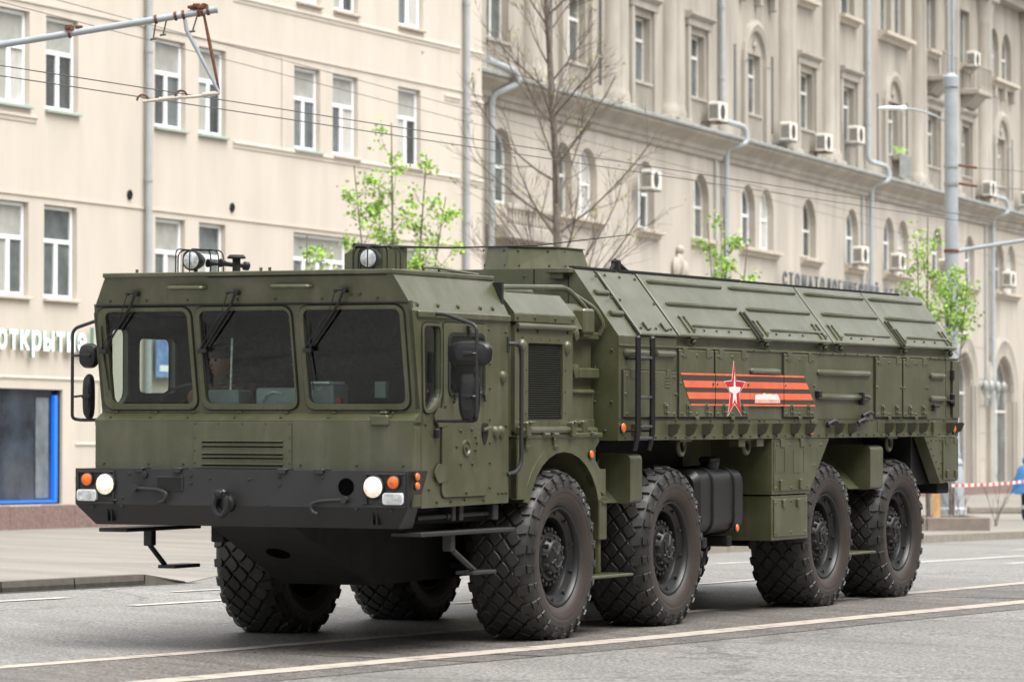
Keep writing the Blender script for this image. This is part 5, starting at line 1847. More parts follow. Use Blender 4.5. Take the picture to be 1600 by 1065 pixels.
# filler box on the ledge
MB().box(.17, .34, -1.235, -1.08, 1.80, 1.885, .01).box(.24, .32, -1.19, -1.12, 1.885, 1.915, .012).build('filler_box', 'green', cab_o)

# wipers
for k, (py, pz, ey) in enumerate(((1.01, 2.856, 1.375), (.085, 2.855, .450), (-.885, 2.862, -.505))):
    hz = 2.39
    w = MB()
    w.cyl((.145, py, pz), (.085, py, pz), .022, n=10).cyl((.10, py + .07, pz - .005), (.075, py + .07, pz - .005), .014, n=8).tube([(.088, py, pz + .005), (.088, py + .08, pz)], .012, 6)
    w.tube([(.095, py, pz), (.10, py + .045, pz - .10), (WX(hz) - .045, ey - .015, hz)], [.010, .011, .007], 6)
    w.tube([(.09, py + .07, pz), (.105, py + .13, pz - .15), (WX(hz) - .045, ey + .02, hz + .01)], .0045, 5)
    w.box(WX(hz) - .06, WX(hz) - .03, ey - .05, ey + .03, hz - .015, hz + .02, .005)
    w.tube([(WX(2.60) - .032, ey - .005, 2.60), (WX(2.40) - .030, ey, 2.40), (WX(2.08) - .032, ey - .03, 2.08)], [.005, .009, .005], 6)
    wo_ = w.build('wiper', 'black', cab_o)

# mirrors on bent tube frames
def mirror(s, ang):
    Y = s * CY
    yo = s * 1.85
    fr = MB().tube(smooth_path([(.55, Y, 2.68), (.53, s * 1.56, 2.675), (.50, yo, 2.585), (.50, yo, 1.85), (.55, s * 1.80, 1.838), (.57, Y, 1.84)], .06, 5), .0145, 8)
    fr.sphere((.55, Y - s * -.005, 2.68), .028, 8, 6).sphere((.57, Y + s * .005, 1.84), .022, 8, 6)
    fo = fr.build('mirror_frame', 'bumper', cab_o)
    for (zc, w_, h_, yc) in ((2.365, .375 if s < 0 else .165, .19, s * 1.768 if s < 0 else s * 1.715), (2.03, .172 if s < 0 else .09, .385 if s < 0 else .36, s * 1.765 if s < 0 else s * 1.715)):
        lp_ = []
        for i in range(28):
            a = 2 * math.pi * i / 28
            ca, sa = math.cos(a), math.sin(a)
            lp_.append((w_ / 2 * math.copysign(abs(ca) ** (2 / 3.4), ca), h_ / 2 * math.copysign(abs(sa) ** (2 / 3.0), sa)))
        m_ = MB()
        for (o0, k0), (o1, k1) in zip(((0, 1.0), (-.03, 1.0), (-.055, .9), (-.07, .55)), ((-.03, 1.0), (-.055, .9), (-.07, .55), (-.074, .05))):
            m_.loft([(.50 + .06 + o0, yc + a * k0, zc + b * k0) for a, b in lp_], [(.50 + .06 + o1, yc + a * k1, zc + b * k1) for a, b in lp_], cap=False)
        m_.tube([(.545, yc + a, zc + b) for a, b in lp_], .007, 6, closed=True)
        mo_ = m_.build('mirror', 'black', cab_o, smooth=50)
        MB().plate(lp_, [], lambda a, b, t: (.561 + t, yc + a, zc + b), .003).build('mirror_glass', 'chrome', mo_)
        MB().tube([(.50, yo, zc), (.475, (yc + yo) / 2 + s * .02, zc), (.49, yc, zc + .01)], .010, 6).box(.468, .492, yc - .05, yc + .03, zc - .014, zc + .016, .005).build('mirror_bracket', 'black', mo_)
mirror(-1, 0)
mirror(1, 0)

# roof fittings
for yc, zc in ((.777, 3.137), (-.845, 3.128)):
    sp = MB().lathe([(.03, -.13), (.06, -.11), (.078, -.05), (.085, -.005), (.085, .012), (.076, .016)], (.60, yc, zc), (-1, 0, 0), 24).cyl((.66, yc, 3.02), (.66, yc, zc - .05), .018, n=8).build('searchlight', 'black', TK)
    MB().lathe([(.077, .004), (.075, .014), (.05, .024), (.001, .03)], (.60, yc, zc), (-1, 0, 0), 24).build('lens', 'lens', sp)
    cg = MB()
    for xx, hh in ((.70, .205), (.78, .205)):
        cg.tube(smooth_path([(xx, yc + .19, 3.02), (xx, yc + .19, 3.02 + hh), (xx, yc - .19, 3.02 + hh), (xx, yc - .19, 3.02)], .07), .006, 6)
    cg.tube(smooth_path([(.44, yc + .06, 3.02), (.44, yc + .06, 3.225), (.78, yc + .06, 3.225), (.78, yc + .06, 3.02)], .06), .006, 6)
    cg.tube(smooth_path([(.44, yc - .07, 3.02), (.44, yc - .07, 3.225), (.78, yc - .07, 3.225), (.78, yc - .07, 3.02)], .06), .006, 6)
    cg.build('lamp_cage', 'blackmatt', sp)
hn = MB()
for yc, L in ((.665, .34), (.545, .22)):
    hn.lathe([(.036, 0), (.030, .02), (.016, .06), (.012, .12), (.012, L), (.03, L + .01), (.03, L + .05)], (.66, yc, 3.115), (.95, -.5, -.06), 14)
hn.build('air_horn', 'black', TK)
MB().lathe([(.034, 3.02), (.034, 3.145), (.075, 3.145), (.078, 3.155), (.06, 3.175), (.001, 3.178)], (.60, .363, 0), (0, 0, 1), 12).build('roof_vent', 'blackmatt', TK)
rb_ = MB().loft([(.80, -.52, 3.02), (1.25, -.52, 3.02), (1.25, -.52, 3.175), (.80, -.52, 3.175)], [(.80, -.66, 3.02), (1.25, -.66, 3.02), (1.25, -.66, 3.25), (.80, -.66, 3.25)])
rb_.box(.80, 1.25, -.86, -.661, 3.02, 3.25, .012)
rb_.build('roof_box', 'green', TK, smooth=0)
an = MB().tube([(.62, -.70, 3.232), (.95, -.86, 3.235)], [.02, .016], 8).tube([(.95, -.86, 3.235), (1.9, -.93, 3.262), (3.4, -1.0, 3.34), (5.4, -1.02, 3.52)], [.011, .009, .006, .004], 6)
an.build('whip_antenna', 'blackmatt', TK)
rl = MB().tube([(1.0, -1.12, 3.065), (1.25, -1.12, 3.07), (1.85, -1.2, 3.035)], .014, 6).tube([(1.05, -.9, 3.05), (1.85, -.95, 3.06)], .012, 6)
for x, y in ((1.02, -1.12), (1.3, -1.12), (1.8, -1.19)): rl.cyl((x, y, 3.02), (x, y, 3.07), .012, n=6)
rl.build('roof_rail', 'green', TK)
MB().box(.9, 1.5, -.3, .3, 3.022, 3.05, .01).build('roof_hatch', 'green', TK)
nb_ = MB()
for y in (1.02, -.12, -.2): nb_.cyl((.14, y, 3.02), (.14, y, 3.05), .014, n=6)
nb_.build('roof_stud', 'green', TK)

# cab interior: seats, equipment cases, gear and a hose
for yc in (.95, .15, -.85):
    st = MB().box(1.20, 1.70, yc - .24, yc + .24, 1.42, 1.62, .05).box(1.62, 1.78, yc - .24, yc + .24, 1.60, 2.15, .06)
    st.build('seat', 'seat', cab_o)
MB().box(.42, .72, -1.36, 1.36, 1.42, 1.945, .03).build('dashboard', 'green_in', cab_o)
eq = MB().box(.48, .72, .28, .56, 1.946, 2.085, .015).box(.48, .76, -.30, .12, 1.946, 2.10, .02).box(.5, .76, -.58, -.33, 1.946, 2.13, .01)
eq.build('equipment_case', 'panel_grey', cab_o)
MB().box(.47, .74, -.56, -.35, 2.131, 2.15, .004).build('map_board', 'pvc', cab_o)
MB().tube([(.47, .05, 1.96), (.455, .02, 2.04), (.46, -.06, 2.07), (.465, -.14, 2.05)], .006, 6).tube([(.46, -.36, 1.96), (.455, -.40, 2.05), (.46, -.50, 2.1)], .006, 6).cyl((.52, .37, 1.95), (.52, .355, 2.50), .010, n=8).build('cable', 'lens', cab_o)
MB().sphere((.62, .70, 2.02), .12, 12, 8, (.8, 1, .75)).build('canvas_bag', 'seat', cab_o)
MB().lathe([(.22, 0), (.235, .015), (.22, .03), (.205, .015)], (.72, .92, 2.0), (-.55, 0, .83), 28, closed=True).cyl((.72, .92, 2.0), (.9, .92, 1.7), .025, n=8).build('steering_wheel', 'black', cab_o)
hs_ = MB()
for i in range(8):
    hs_.tube([Vector((.9, -1.12 + .05 * math.cos(a) - .008 * i, 2.13 + .05 * math.sin(a) - .012 * i)) for a in [2 * math.pi * j / 12 for j in range(12)]], .010, 5, closed=True)
hs_.build('coiled_hose', 'black', cab_o)
MB().box(.55, .60, -.62, -.50, 1.946, 2.02, .004).box(.7, .73, .165, .215, 1.95, 2.02).build('knob', 'red', cab_o)
MB().box(.75, .80, -.92, -.82, 2.02, 2.15, .004).build('dial', 'panel_grey', cab_o)

# steps below the cab on both sides
for s in (-1, 1):
    st = MB().box(.30, 2.02 if s < 0 else 1.5, s * 1.47, s * 1.20, .932, .965, .006)
    st.tube([(.95, s * 1.38, .93), (1.0, s * 1.40, .80), (1.30, s * 1.44, .635)], .024, 6).box(1.24, 1.66, s * 1.47, s * 1.30, .602, .632, .006)
    st.box(.92, 1.0, s * 1.42, s * 1.34, .80, .935, .008)
    st.build('cab_step', 'bumper', TK, smooth=0)
    if s < 0:
        t = MB().tube([(.42, -1.36, 1.075), (.95, -1.36, 1.08)], .022, 8).tube([(1.18, -1.36, 1.085), (1.70, -1.36, 1.085)], .022, 8).box(.99, 1.05, -1.40, -1.34, 1.04, 1.165, .006).box(1.12, 1.19, -1.40, -1.34, 1.04, 1.165, .006).box(1.72, 1.82, -1.41, -1.33, 1.03, 1.165, .01).cyl((.93, -1.36, 1.08), (.98, -1.36, 1.08), .032, n=10)
        t.build('tilt_strut', 'bumper', TK)
        MB().box(.33, 1.88, -1.30, -1.22, 1.02, 1.15, .01).build('sill_beam', 'blackmatt', TK, smooth=0)

# ---- engine bay between cab and launcher body
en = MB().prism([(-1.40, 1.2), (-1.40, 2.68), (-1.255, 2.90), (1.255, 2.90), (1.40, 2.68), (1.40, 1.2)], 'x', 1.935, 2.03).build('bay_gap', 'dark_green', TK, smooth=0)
eb = MB()
eb.box(2.035, 3.22, -1.405, 1.405, 1.70, 2.66, .008).box(2.035, 3.24, -CY - .004, CY + .004, 2.652, 2.725, .006)
eb.loft([(2.035, -CY, 2.726), (2.035, -1.30, 2.90), (2.035, 1.30, 2.90), (2.035, CY, 2.726)], [(3.24, -CY, 2.726), (3.24, -1.30, 2.90), (3.24, 1.30, 2.90), (3.24, CY, 2.726)])
eb.box(3.221, 3.90, -1.30, 1.30, 1.70, 2.60, .008)
eb.loft([(3.245, -1.40, 2.62), (3.245, -1.28, 2.84), (3.245, 1.28, 2.84), (3.245, 1.40, 2.62)], [(3.72, -1.40, 2.62), (3.72, -1.28, 2.84), (3.72, 1.28, 2.84), (3.72, 1.40, 2.62)])
eng = part('engine_bay', eb, 'green', smooth=0)
MB().box(2.04, 3.22, -1.412, -1.404, 2.640, 2.651).build('seam', 'gasket', eng, smooth=0)
dp = MB().plate(rrect(2.06, 3.205, 1.735, 2.630, .03), [rrect(2.293, 2.980, 1.845, 2.482, .01)], lambda a, b, t: (a, -1.405 - t, b), .035).build('grille_door', 'green', eng, smooth=0)
MB().plate(rrect(2.20, 3.08, 1.79, 2.545, .02), [rrect(2.293, 2.980, 1.845, 2.482, .01)], lambda a, b, t: (a, -1.44 - t, b), .012).build('grille_frame', 'green', dp)
MB().box(2.29, 2.985, -1.408, -1.4055, 1.84, 2.486).build('grille_back', 'gasket', dp, smooth=0)
gs = MB()
for i in range(34):
    z = 1.853 + i * .0187
    gs.prism([(-1.415, z), (-1.437, z - .004), (-1.439, z + .001), (-1.417, z + .007)], 'x', 2.294, 2.979)
gs.build('grille_slat', 'mesh', dp, smooth=0)
hd_ = MB().tube([(2.07, -1.452, 2.622), (3.2, -1.452, 2.622)], .026, 8).tube([(2.07, -1.452, 1.760), (3.2, -1.452, 1.760)], .030, 8)
split(hd_, 'door_rail', 'green', dp)
for xx in (2.17, 3.06):
    MB().sphere((xx, -1.452, 2.452), .055, 10, 8, (.85, .7, 1.15)).build('dome_cover', 'green', dp)
ht = MB()
for xx in (2.22, 3.12): ht.box(xx - .03, xx + .03, -1.50, -1.44, 1.70, 1.83, .01).box(xx - .02, xx + .09, -1.52, -1.46, 1.815, 1.835, .006)
ht.build('latch', 'green', dp)
eb_ = MB()
for xx in (2.08, 2.42, 2.82, 3.17): eb_.bolt((xx, -CY - .004, 2.69), (0, -1, 0), .016, .014)
for xx, zz in ((2.12, 2.58), (2.5, 2.58), (3.1, 2.58)): eb_.bolt((xx, -1.44, zz), (0, -1, 0), .014, .012)
for i in range(4): eb_.bolt((2.36 + i * .18, -1.452, 2.515), (0, -1, 0), .007, .006).bolt((2.36 + i * .18, -1.452, 1.815), (0, -1, 0), .007, .006)
for i in range(4):
    eb_.bolt((2.25, -1.452, 1.9 + i * .18), (0, -1, 0), .008, .007).bolt((3.03, -1.452, 1.9 + i * .18), (0, -1, 0), .008, .007)
eb_.build('bolt', 'green_bolt', eng)
# bay details behind: bracket, box door, hinge bars
sd_ = MB().plate(rrect(3.24, 3.84, 1.735, 2.11, .01), [], lambda a, b, t: (a, -1.30 - t, b), .05).build('side_locker', 'green', eng, smooth=0)
MB().box(3.26, 3.82, -1.375, -1.35, 2.07, 2.10, .008).box(3.24, 3.84, -1.36, -1.35, 1.73, 1.85, .004).tube([(3.25, -1.37, 1.752), (3.83, -1.37, 1.752)], .03, 8).box(3.50, 3.60, -1.41, -1.36, 1.72, 1.84, .01).build('locker_trim', 'green', sd_)
MB().box(3.25, 3.95, -1.36, -1.30, 2.20, 2.29, .01).lathe([(.06, 0), (.06, .05), (.03, .06)], (3.36, -1.36, 2.26), (0, -1, 0), 12).build('lock_bar', 'green', eng)
MB().box(3.32, 3.95, -1.36, -1.30, 2.535, 2.60, .01).lathe([(.05, 0), (.05, .05), (.03, .06)], (3.36, -1.36, 2.57), (0, -1, 0), 12).build('lock_bar', 'green', eng)
MB().box(3.50, 3.72, -1.42, -1.30, 2.58, 2.80, .02).box(3.52, 3.70, -1.40, -1.32, 2.555, 2.58, .004).build('intake_box', 'green', eng)
r1 = MB().tube(smooth_path([(2.12, -1.26, 2.86), (2.20, -1.25, 2.945), (3.50, -1.25, 2.98), (3.80, -1.30, 2.80), (3.86, -1.33, 2.68), (3.80, -1.33, 2.56)], .12, 5), .022, 8)
r1.tube(smooth_path([(3.0, -1.12, 2.95), (3.72, -1.12, 2.985), (3.92, -1.34, 2.80), (3.95, -1.40, 2.66), (3.94, -1.36, 2.58)], .10, 5), .022, 8)
r1.build('guard_rail', 'green', TK)
MB().loft([(2.35, -1.22, 2.90), (2.95, -1.22, 2.90), (2.95, -.9, 2.90), (2.35, -.9, 2.90)], [(2.42, -1.18, 2.975), (2.86, -1.18, 2.975), (2.86, -.95, 2.975), (2.42, -.95, 2.975)]).build('engine_hatch', 'green', TK, smooth=0)
# lower wing with its round arch
arch = [(2.075, 1.19), (2.075, 1.69), (3.86, 1.69)]
arcp = []
cx, rz = 2.93, .50
for i in range(15):
    t = math.pi * (1 - i / 14.0) if False else math.pi - math.pi * i / 14.0
    arcp.append((2.985 + .70 * math.cos(t) * (1 if math.cos(t) < 0 else 1.05), 1.03 + .545 * math.sin(t)))
def wing(s):
    pts = [(2.075, 1.19), (2.30, 1.19)] + [p for p in arcp if p[1] > 1.19] + [(3.88, 1.19), (3.88, 1.42), (3.76, 1.42), (3.66, 1.50), (3.66, 1.60), (3.74, 1.66), (3.74, 1.69), (2.075, 1.69)]
    o = MB().plate(pts, [], lambda a, b, t: (a, s * (CY - t), b), .05)
    o.box(2.075, 2.10, s * CY, s * .95, 1.2, 1.689)
    return o
for s in (-1, 1):
    wo2 = wing(s).build('wing', 'green', TK, smooth=0)
    fl = MB()
    ap = [p for p in arcp if p[1] > 1.15]
    for p, q in zip(ap, ap[1:]):
        def out(p, k):
            d = Vector((p[0] - 2.985, p[1] - 1.03)).normalized()
            return (p[0] + d.x * k, p[1] + d.y * k)
        a0, a1, b0, b1 = out(p, .0), out(p, .085), out(q, .0), out(q, .085)
        fl.loft([(a0[0], s * (CY + .012), a0[1]), (a1[0], s * (CY + .004), a1[1]), (a1[0], s * (CY - .03), a1[1]), (a0[0], s * .90, a0[1])],
                [(b0[0], s * (CY + .012), b0[1]), (b1[0], s * (CY + .004), b1[1]), (b1[0], s * (CY - .03), b1[1]), (b0[0], s * .90, b0[1])], cap=False)
    fl.build('wing_flare', 'green', wo2, smooth=50, weld=True)
    if s < 0:
        MB().box(2.08, 3.80, -1.46, -1.38, 1.69, 1.735, .01).build('wing_top', 'green', wo2)
        h = MB()
        for xx in (2.24, 2.62, 2.80, 3.18, 3.60): h.box(xx - .06, xx + .06, -1.475, -1.455, 1.70, 1.745, .006).cyl((xx - .05, -1.47, 1.725), (xx + .05, -1.47, 1.725), .014, n=6)
        for xx in (2.24, 2.80): h.box(xx - .02, xx + .02, -1.47, -CY, 1.60, 1.69, .005).box(xx - .01, xx + .06, -1.475, -CY, 1.615, 1.63, .004)
        split(h, 'wing_hinge', 'green', wo2)
        ro = MB().lathe([(.042, 0), (.042, .014), (.034, .018)], (3.545, -CY, 1.55), (0, -1, 0), 18).build('reflector', 'black', wo2)
        MB().lathe([(.040, .012), (.030, .024), (.001, .027)], (3.545, -CY, 1.55), (0, -1, 0), 18).build('lens', 'orange', ro)
        MB().lathe([(.075, -.4), (.08, .02), (.07, .03), (.06, -.05), (.001, -.06)], (3.80, -1.36, 1.505), (0, -1, 0), 20).build('exhaust_outlet', 'black', TK)
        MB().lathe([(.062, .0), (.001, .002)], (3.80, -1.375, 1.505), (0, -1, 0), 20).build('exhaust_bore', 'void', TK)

# ---- launcher body: faceted hull
X0, X1 = 3.98, 13.07
hull = [(-BYY, 1.664), (BYY, 1.664), (BYY, 2.50), (1.49, 2.52), (1.49, 2.575), (BYY, 2.60), (1.09, 3.165), (-1.09, 3.165), (-BYY, 2.60), (-1.49, 2.575), (-1.49, 2.52), (-BYY, 2.50)]
hb2 = MB()
hb2.prism(hull, 'x', X0 + 1.29, 12.97)
hf = [(-BYY, 1.664), (BYY, 1.664), (BYY, 2.575), (1.09, 3.165), (-1.09, 3.165), (-BYY, 2.575)]
hb2.prism(hf, 'x', X0, X0 + 1.289)
hb2.box(12.971, X1, -BYY, BYY, 1.664, 2.50)
body_o = part('launcher_body', hb2, 'green', smooth=0)
# slope frame of reference: a along X, b up the slope from its foot
SV = Vector((0, BYY - 1.09, 3.165 - 2.60)).normalized()
def slope(x, b, h, s=-1):
    y = -BYY + SV.y * b
    z = 2.60 + SV.z * b
    y += -SV.z * h
    z += SV.y * h
    return (x, y * (1 if s < 0 else -1), z)
SL = math.hypot(BYY - 1.09, .565)
def lid(x0, x1, b0=-.015, b1=SL - .02, t=.022, name='lid'):
    lo, hi = [(x0, b0), (x1, b0), (x1, b1), (x0, b1)], None
    mb = MB()
    c = .012
    A = [slope(x, b, .002) for x, b in lo]
    B = [slope(x, b, t - c * .5) for x, b in lo]
    C = [slope(x, b, t) for x, b in [(x0 + c, b0 + c), (x1 - c, b0 + c), (x1 - c, b1 - c), (x0 + c, b1 - c)]]
    mb.loft(A, B, cap=False).loft(B, C, cap=False)
    mb.add(C, [(0, 1, 2, 3)]).add(A, [(0, 1, 2, 3)])
    return mb
l1 = lid(5.285, 9.185).build('roof_lid', 'green', body_o, smooth=0)
l2 = lid(9.225, 12.965).build('roof_lid', 'green', body_o, smooth=0)
l3 = lid(4.42, 5.245, -.02, SL - .03, .018).build('roof_hatch', 'green', body_o, smooth=0)
MB().loft([slope(4.395, -.02, .001), slope(4.415, -.02, .001), slope(4.415, -.02, .006), slope(4.395, -.02, .006)], [slope(4.395, SL, .001), slope(4.415, SL, .001), slope(4.415, SL, .006), slope(4.395, SL, .006)]).loft([slope(5.25, -.02, .001), slope(5.28, -.02, .001), slope(5.28, -.02, .006), slope(5.25, -.02, .006)], [slope(5.25, SL, .001), slope(5.28, SL, .001), slope(5.28, SL, .006), slope(5.25, SL, .006)]).loft([slope(9.19, -.02, .001), slope(9.22, -.02, .001), slope(9.22, -.02, .004), slope(9.19, -.02, .004)], [slope(9.19, SL, .001), slope(9.22, SL, .001), slope(9.22, SL, .004), slope(9.19, SL, .004)]).build('lid_gap', 'gasket', body_o, smooth=0)
def rib(p, q, r=.026, flat=.55):
    """Half-round stiffening rib between two points on a surface."""
    return MB().tube([p, p.lerp(q, .02), p.lerp(q, .98), q], [r * .35, r, r, r * .35], 8)
for x0, x1 in ((5.40, 7.17), (7.35, 9.10), (9.36, 11.05), (11.22, 12.88)):
    for b in (.605, .352):
        rib(Vector(slope(x0 + (.08 if b < .5 else 0), b, .024)), Vector(slope(x1, b, .024))).build('stiffening_rib', 'green', l1 if x0 < 9 else l2)
    rib(Vector(slope(x0 + .33, .105, .022)), Vector(slope(x1 - .02, .105, .022)), .018).build('stiffening_rib', 'green', l1 if x0 < 9 else l2)
for x0, x1, b in ((4.08, 4.36, .45), (4.10, 4.36, .22)):
    rib(Vector(slope(x0, b, .0)), Vector(slope(x1, b, .0))).build('stiffening_rib', 'green', body_o)
MB().loft([slope(11.10, .02, .022), slope(11.17, .02, .022), slope(11.17, .02, .027), slope(11.10, .02, .027)], [slope(11.10, SL - .03, .022), slope(11.17, SL - .03, .022), slope(11.17, SL - .03, .027), slope(11.10, SL - .03, .027)]).build('cover_strip', 'green', l2, smooth=0)
# lid latches: paired bars, toggles and knobs at the foot
for i, x in enumerate((5.62, 7.42, 8.98, 9.42, 11.32, 12.78)):
    t = MB()
    for d in (-.06, .06): t.tube([slope(x + d, .02, .03), slope(x + d * .9, .20, .03)], .008, 5).bolt(slope(x + d, .20, .024), (0, -SV.z, SV.y), .016, .016)
    t.bolt(slope(x + .10, .06, .024), (0, -SV.z, SV.y), .018, .018)
    t.build('toggle_latch', 'green', l1 if x < 9.2 else l2)
    k = MB().sphere((x + .02, -BYY - .008, 2.548), .032, 8, 6, (1.1, .9, .9)).box(x - .07, x + .09, -BYY - .03, -1.49, 2.575, 2.592, .004)
    k.build('lid_knob', 'green_bolt', body_o)
for x in (7.22, 11.22):
    t = MB()
    for d in (-.045, .045): t.box(0, 0, 0, 0, 0, 0) if False else t.tube([slope(x + d, -.02, .032), slope(x + d, .30, .032)], .014, 6)
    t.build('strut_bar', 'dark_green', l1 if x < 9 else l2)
sb2 = MB()
for x in (5.95, 6.25, 6.55, 6.85, 7.75, 8.1, 8.45, 9.8, 10.1, 10.45, 11.7, 12.0, 12.35): sb2.bolt(slope(x, .055, .022), (0, -SV.z, SV.y), .013, .012)
for x, b in ((4.50, .05), (4.83, .05), (5.17, .05), (4.52, .64), (4.83, .63), (5.16, .62), (4.47, .36), (5.2, .34), (4.30, .62), (4.30, .38)): sb2.bolt(slope(x, b, .018), (0, -SV.z, SV.y), .014, .014)
for x in (4.62, 5.02): sb2.tube([slope(x, .03, .022), slope(x - .02, .11, .03)], .010, 5).tube([slope(x, .035, .022), slope(x + .07, .04, .028)], .010, 5)
sb2.build('lid_bolt', 'green_bolt', body_o)
# ridge rail
rr = MB().box(3.98, 4.9, -1.10, -1.05, 3.166, 3.185).box(4.95, 7.85, -1.10, -1.05, 3.166, 3.188).box(7.9, 12.4, -1.10, -1.04, 3.166, 3.182)
rr.build('ridge_strip', 'blackmatt', body_o, smooth=0)
# raised hood on the roof and lifting bracket
hx = [(4.12, -.15), (4.12, -.40), (4.50, -.74), (5.12, -.74), (5.12, -.15)]
hi = [(4.16, -.18), (4.16, -.38), (4.52, -.69), (5.07, -.69), (5.07, -.18)]
hood = MB().loft([(x, y, 3.16) for x, y in hx], [(x, y, 3.37) for x, y in hi]).build('roof_hood', 'green', body_o, smooth=0)
hbm = MB()
for x, y, n_ in ((4.13, -.16, (-1, 0, .1)), (4.13, -.36, (-1, 0, .1)), (4.20, -.47, (-.7, -.7, .1)), (4.42, -.66, (-.7, -.7, .1)), (4.6, -.735, (0, -1, .1)), (5.1, -.735, (0, -1, .1))):
    hbm.bolt((x, y, 3.21), n_, .010, .008).bolt((x + .02, y + .02, 3.34), n_, .010, .008)
hbm.build('hood_bolt', 'green_bolt', hood)
MB().loft([(4.145, -.165, 3.371), (4.145, -.39, 3.371), (4.51, -.705, 3.371), (5.085, -.705, 3.371), (5.085, -.165, 3.371)], [(4.145, -.165, 3.380), (4.145, -.39, 3.380), (4.51, -.705, 3.380), (5.085, -.705, 3.380), (5.085, -.165, 3.380)]).build('hood_lid', 'green', hood, smooth=0)
MB().tube([(5.30, -.86, 3.18), (5.36, -.88, 3.285), (5.56, -.92, 3.18)], .022, 6).box(5.33, 5.39, -.93, -.85, 3.17, 3.29, .01).build('lifting_bracket', 'blackmatt', body_o)
MB().box(3.86, 3.98, -1.10, -.88, 3.12, 3.165, .006).box(3.90, 3.98, -1.03, -.9, 3.07, 3.12, .004).build('front_ledge', 'green', body_o)
fb2 = MB()
for y in (-.30, -.62, -.15, .1, .4): fb2.bolt((3.98, y, 3.10), (-1, 0, 0), .013, .012)
for y, z in ((-1.46, 2.45), (-1.46, 2.0), (-1.40, 1.75), (-1.30, 2.3), (-1.30, 2.0), (-1.25, 1.9)): fb2.bolt((3.98, y, z), (-1, 0, 0), .014, .014)
fb2.cyl((3.98, -1.18, 2.36), (3.90, -1.18, 2.36), .03, n=8).cyl((3.98, -1.18, 2.05), (3.90, -1.18, 2.05), .03, n=8)
fb2.build('front_fitting', 'green_bolt', body_o)
MB().box(3.974, 3.98, -.72, -.71, 2.4, 3.16).box(3.974, 3.98, -1.05, -1.045, 2.6, 3.1).build('front_seam', 'gasket', body_o, smooth=0)

# side doors of the body: leaf on a dark seal, hinges above, latches below
def bdoor(x0, x1, z0, z1, hinge=True, latch=True):
    MB().box(x0 - .022, x1 + .008, -BYY - .004, -BYY - .001, z0 - .012, z1 + .008).build('door_gap', 'gasket', body_o, smooth=0)
    d = MB().box(x0, x1, -BYY - .018, -BYY - .005, z0, z1, .005).build('side_door', 'green', body_o, smooth=0)
    h = MB()
    if hinge:
        for t in (.16, .84):
            xx = x0 + (x1 - x0) * t
            h.box(xx - .05, xx + .05, -BYY - .024, -BYY - .018, z1 - .07, z1 + .015, .003)
    if latch:
        for t in (.24, .78):
            xx = x0 + (x1 - x0) * t
            h.box(xx - .035, xx + .035, -BYY - .026, -BYY - .018, z0 + .025, z0 + .125, .004).box(xx - .012, xx + .05, -BYY - .05, -BYY - .026, z0 + .03, z0 + .048, .004).box(xx - .014, xx + .014, -BYY - .045, -BYY - .026, z0 + .07, z0 + .11, .006)
    for xx, zz in ((x0 + .06, z0 + .03), (x1 - .06, z0 + .03), ((x0 + x1) / 2, z0 + .03), (x0 + .06, z1 - .05), (x1 - .06, z1 - .05), ((x0 + x1) / 2, z1 - .05)):
        h.bolt((xx, -BYY - .018, zz), (0, -1, 0), .013, .012)
    for zz in (z0 + (z1 - z0) * .5,):
        h.bolt((x1 - .03, -BYY - .018, zz), (0, -1, 0), .016, .016, 8).bolt((x0 + .03, -BYY - .018, zz), (0, -1, 0), .012, .012)
    h.box((x0 + x1) / 2 - .04, (x0 + x1) / 2 + .04, -BYY - .03, -BYY - .018, z0 - .028, z0 + .006, .004)
    split(h, 'door_fitting', 'green', d)
    return d
for x0, x1 in ((5.295, 6.105), (6.150, 6.965), (7.875, 8.695), (10.440, 11.225), (11.275, 12.040)):
    bdoor(x0, x1, 1.868, 2.475)
dl2 = bdoor(4.06, 5.235, 1.868, 2.275)
lq = MB()
for xx in (4.72, 5.02):
    for i in range(4): lq.box(xx - .055, xx + .055, -BYY - .024, -BYY - .018, 2.13 + i * .028, 2.145 + i * .028, .003)
lq.build('louvre', 'green', dl2)
def srib(x0, x1, z, r=.030):
    rib(Vector((x0, -BYY - .006, z)), Vector((x1, -BYY - .006, z)), r).build('side_rib', 'green', body_o)
for a in ((4.08, 4.60, 2.432), (4.78, 5.20, 2.432), (7.03, 7.76, 2.30), (8.79, 10.28, 2.305), (8.79, 10.28, 2.065), (12.13, 12.58, 2.305), (12.13, 12.58, 2.065)): srib(*a)
sm = MB()
for xx in (6.99, 8.73, 10.40, 12.06, 12.66): sm.box(xx - .004, xx + .004, -BYY - .002, -BYY - .0005, 1.86, 2.49)
sm.box(3.985, 13.05, -BYY - .002, -BYY - .0005, 1.842, 1.848)
sm.build('panel_seam', 'gasket', body_o, smooth=0)
MB().box(3.99, 12.98, -BYY - .012, -BYY, 2.485, 2.50, .003).build('top_rail', 'green', body_o, smooth=0)
# rear door strip and end latches
MB().box(12.855, 13.075, -BYY - .016, -BYY - .002, 1.86, 2.47, .005).build('rear_strip', 'green', body_o, smooth=0)
split(MB().box(12.82, 12.852, -BYY - .006, -BYY - .001, 1.88, 2.46).box(12.69, 12.83, -BYY - .05, -BYY - .002, 2.02, 2.05, .006).box(12.80, 12.85, -BYY - .045, -BYY - .002, 1.98, 2.12, .008).box(12.80, 12.85, -BYY - .04, -BYY - .002, 2.26, 2.38, .008).box(12.2, 12.36, -BYY - .04, -BYY, 1.965, 2.0, .006).box(12.2, 12.24, -BYY - .03, -BYY, 1.93, 1.99, .004), 'rear_catch', 'black', body_o)
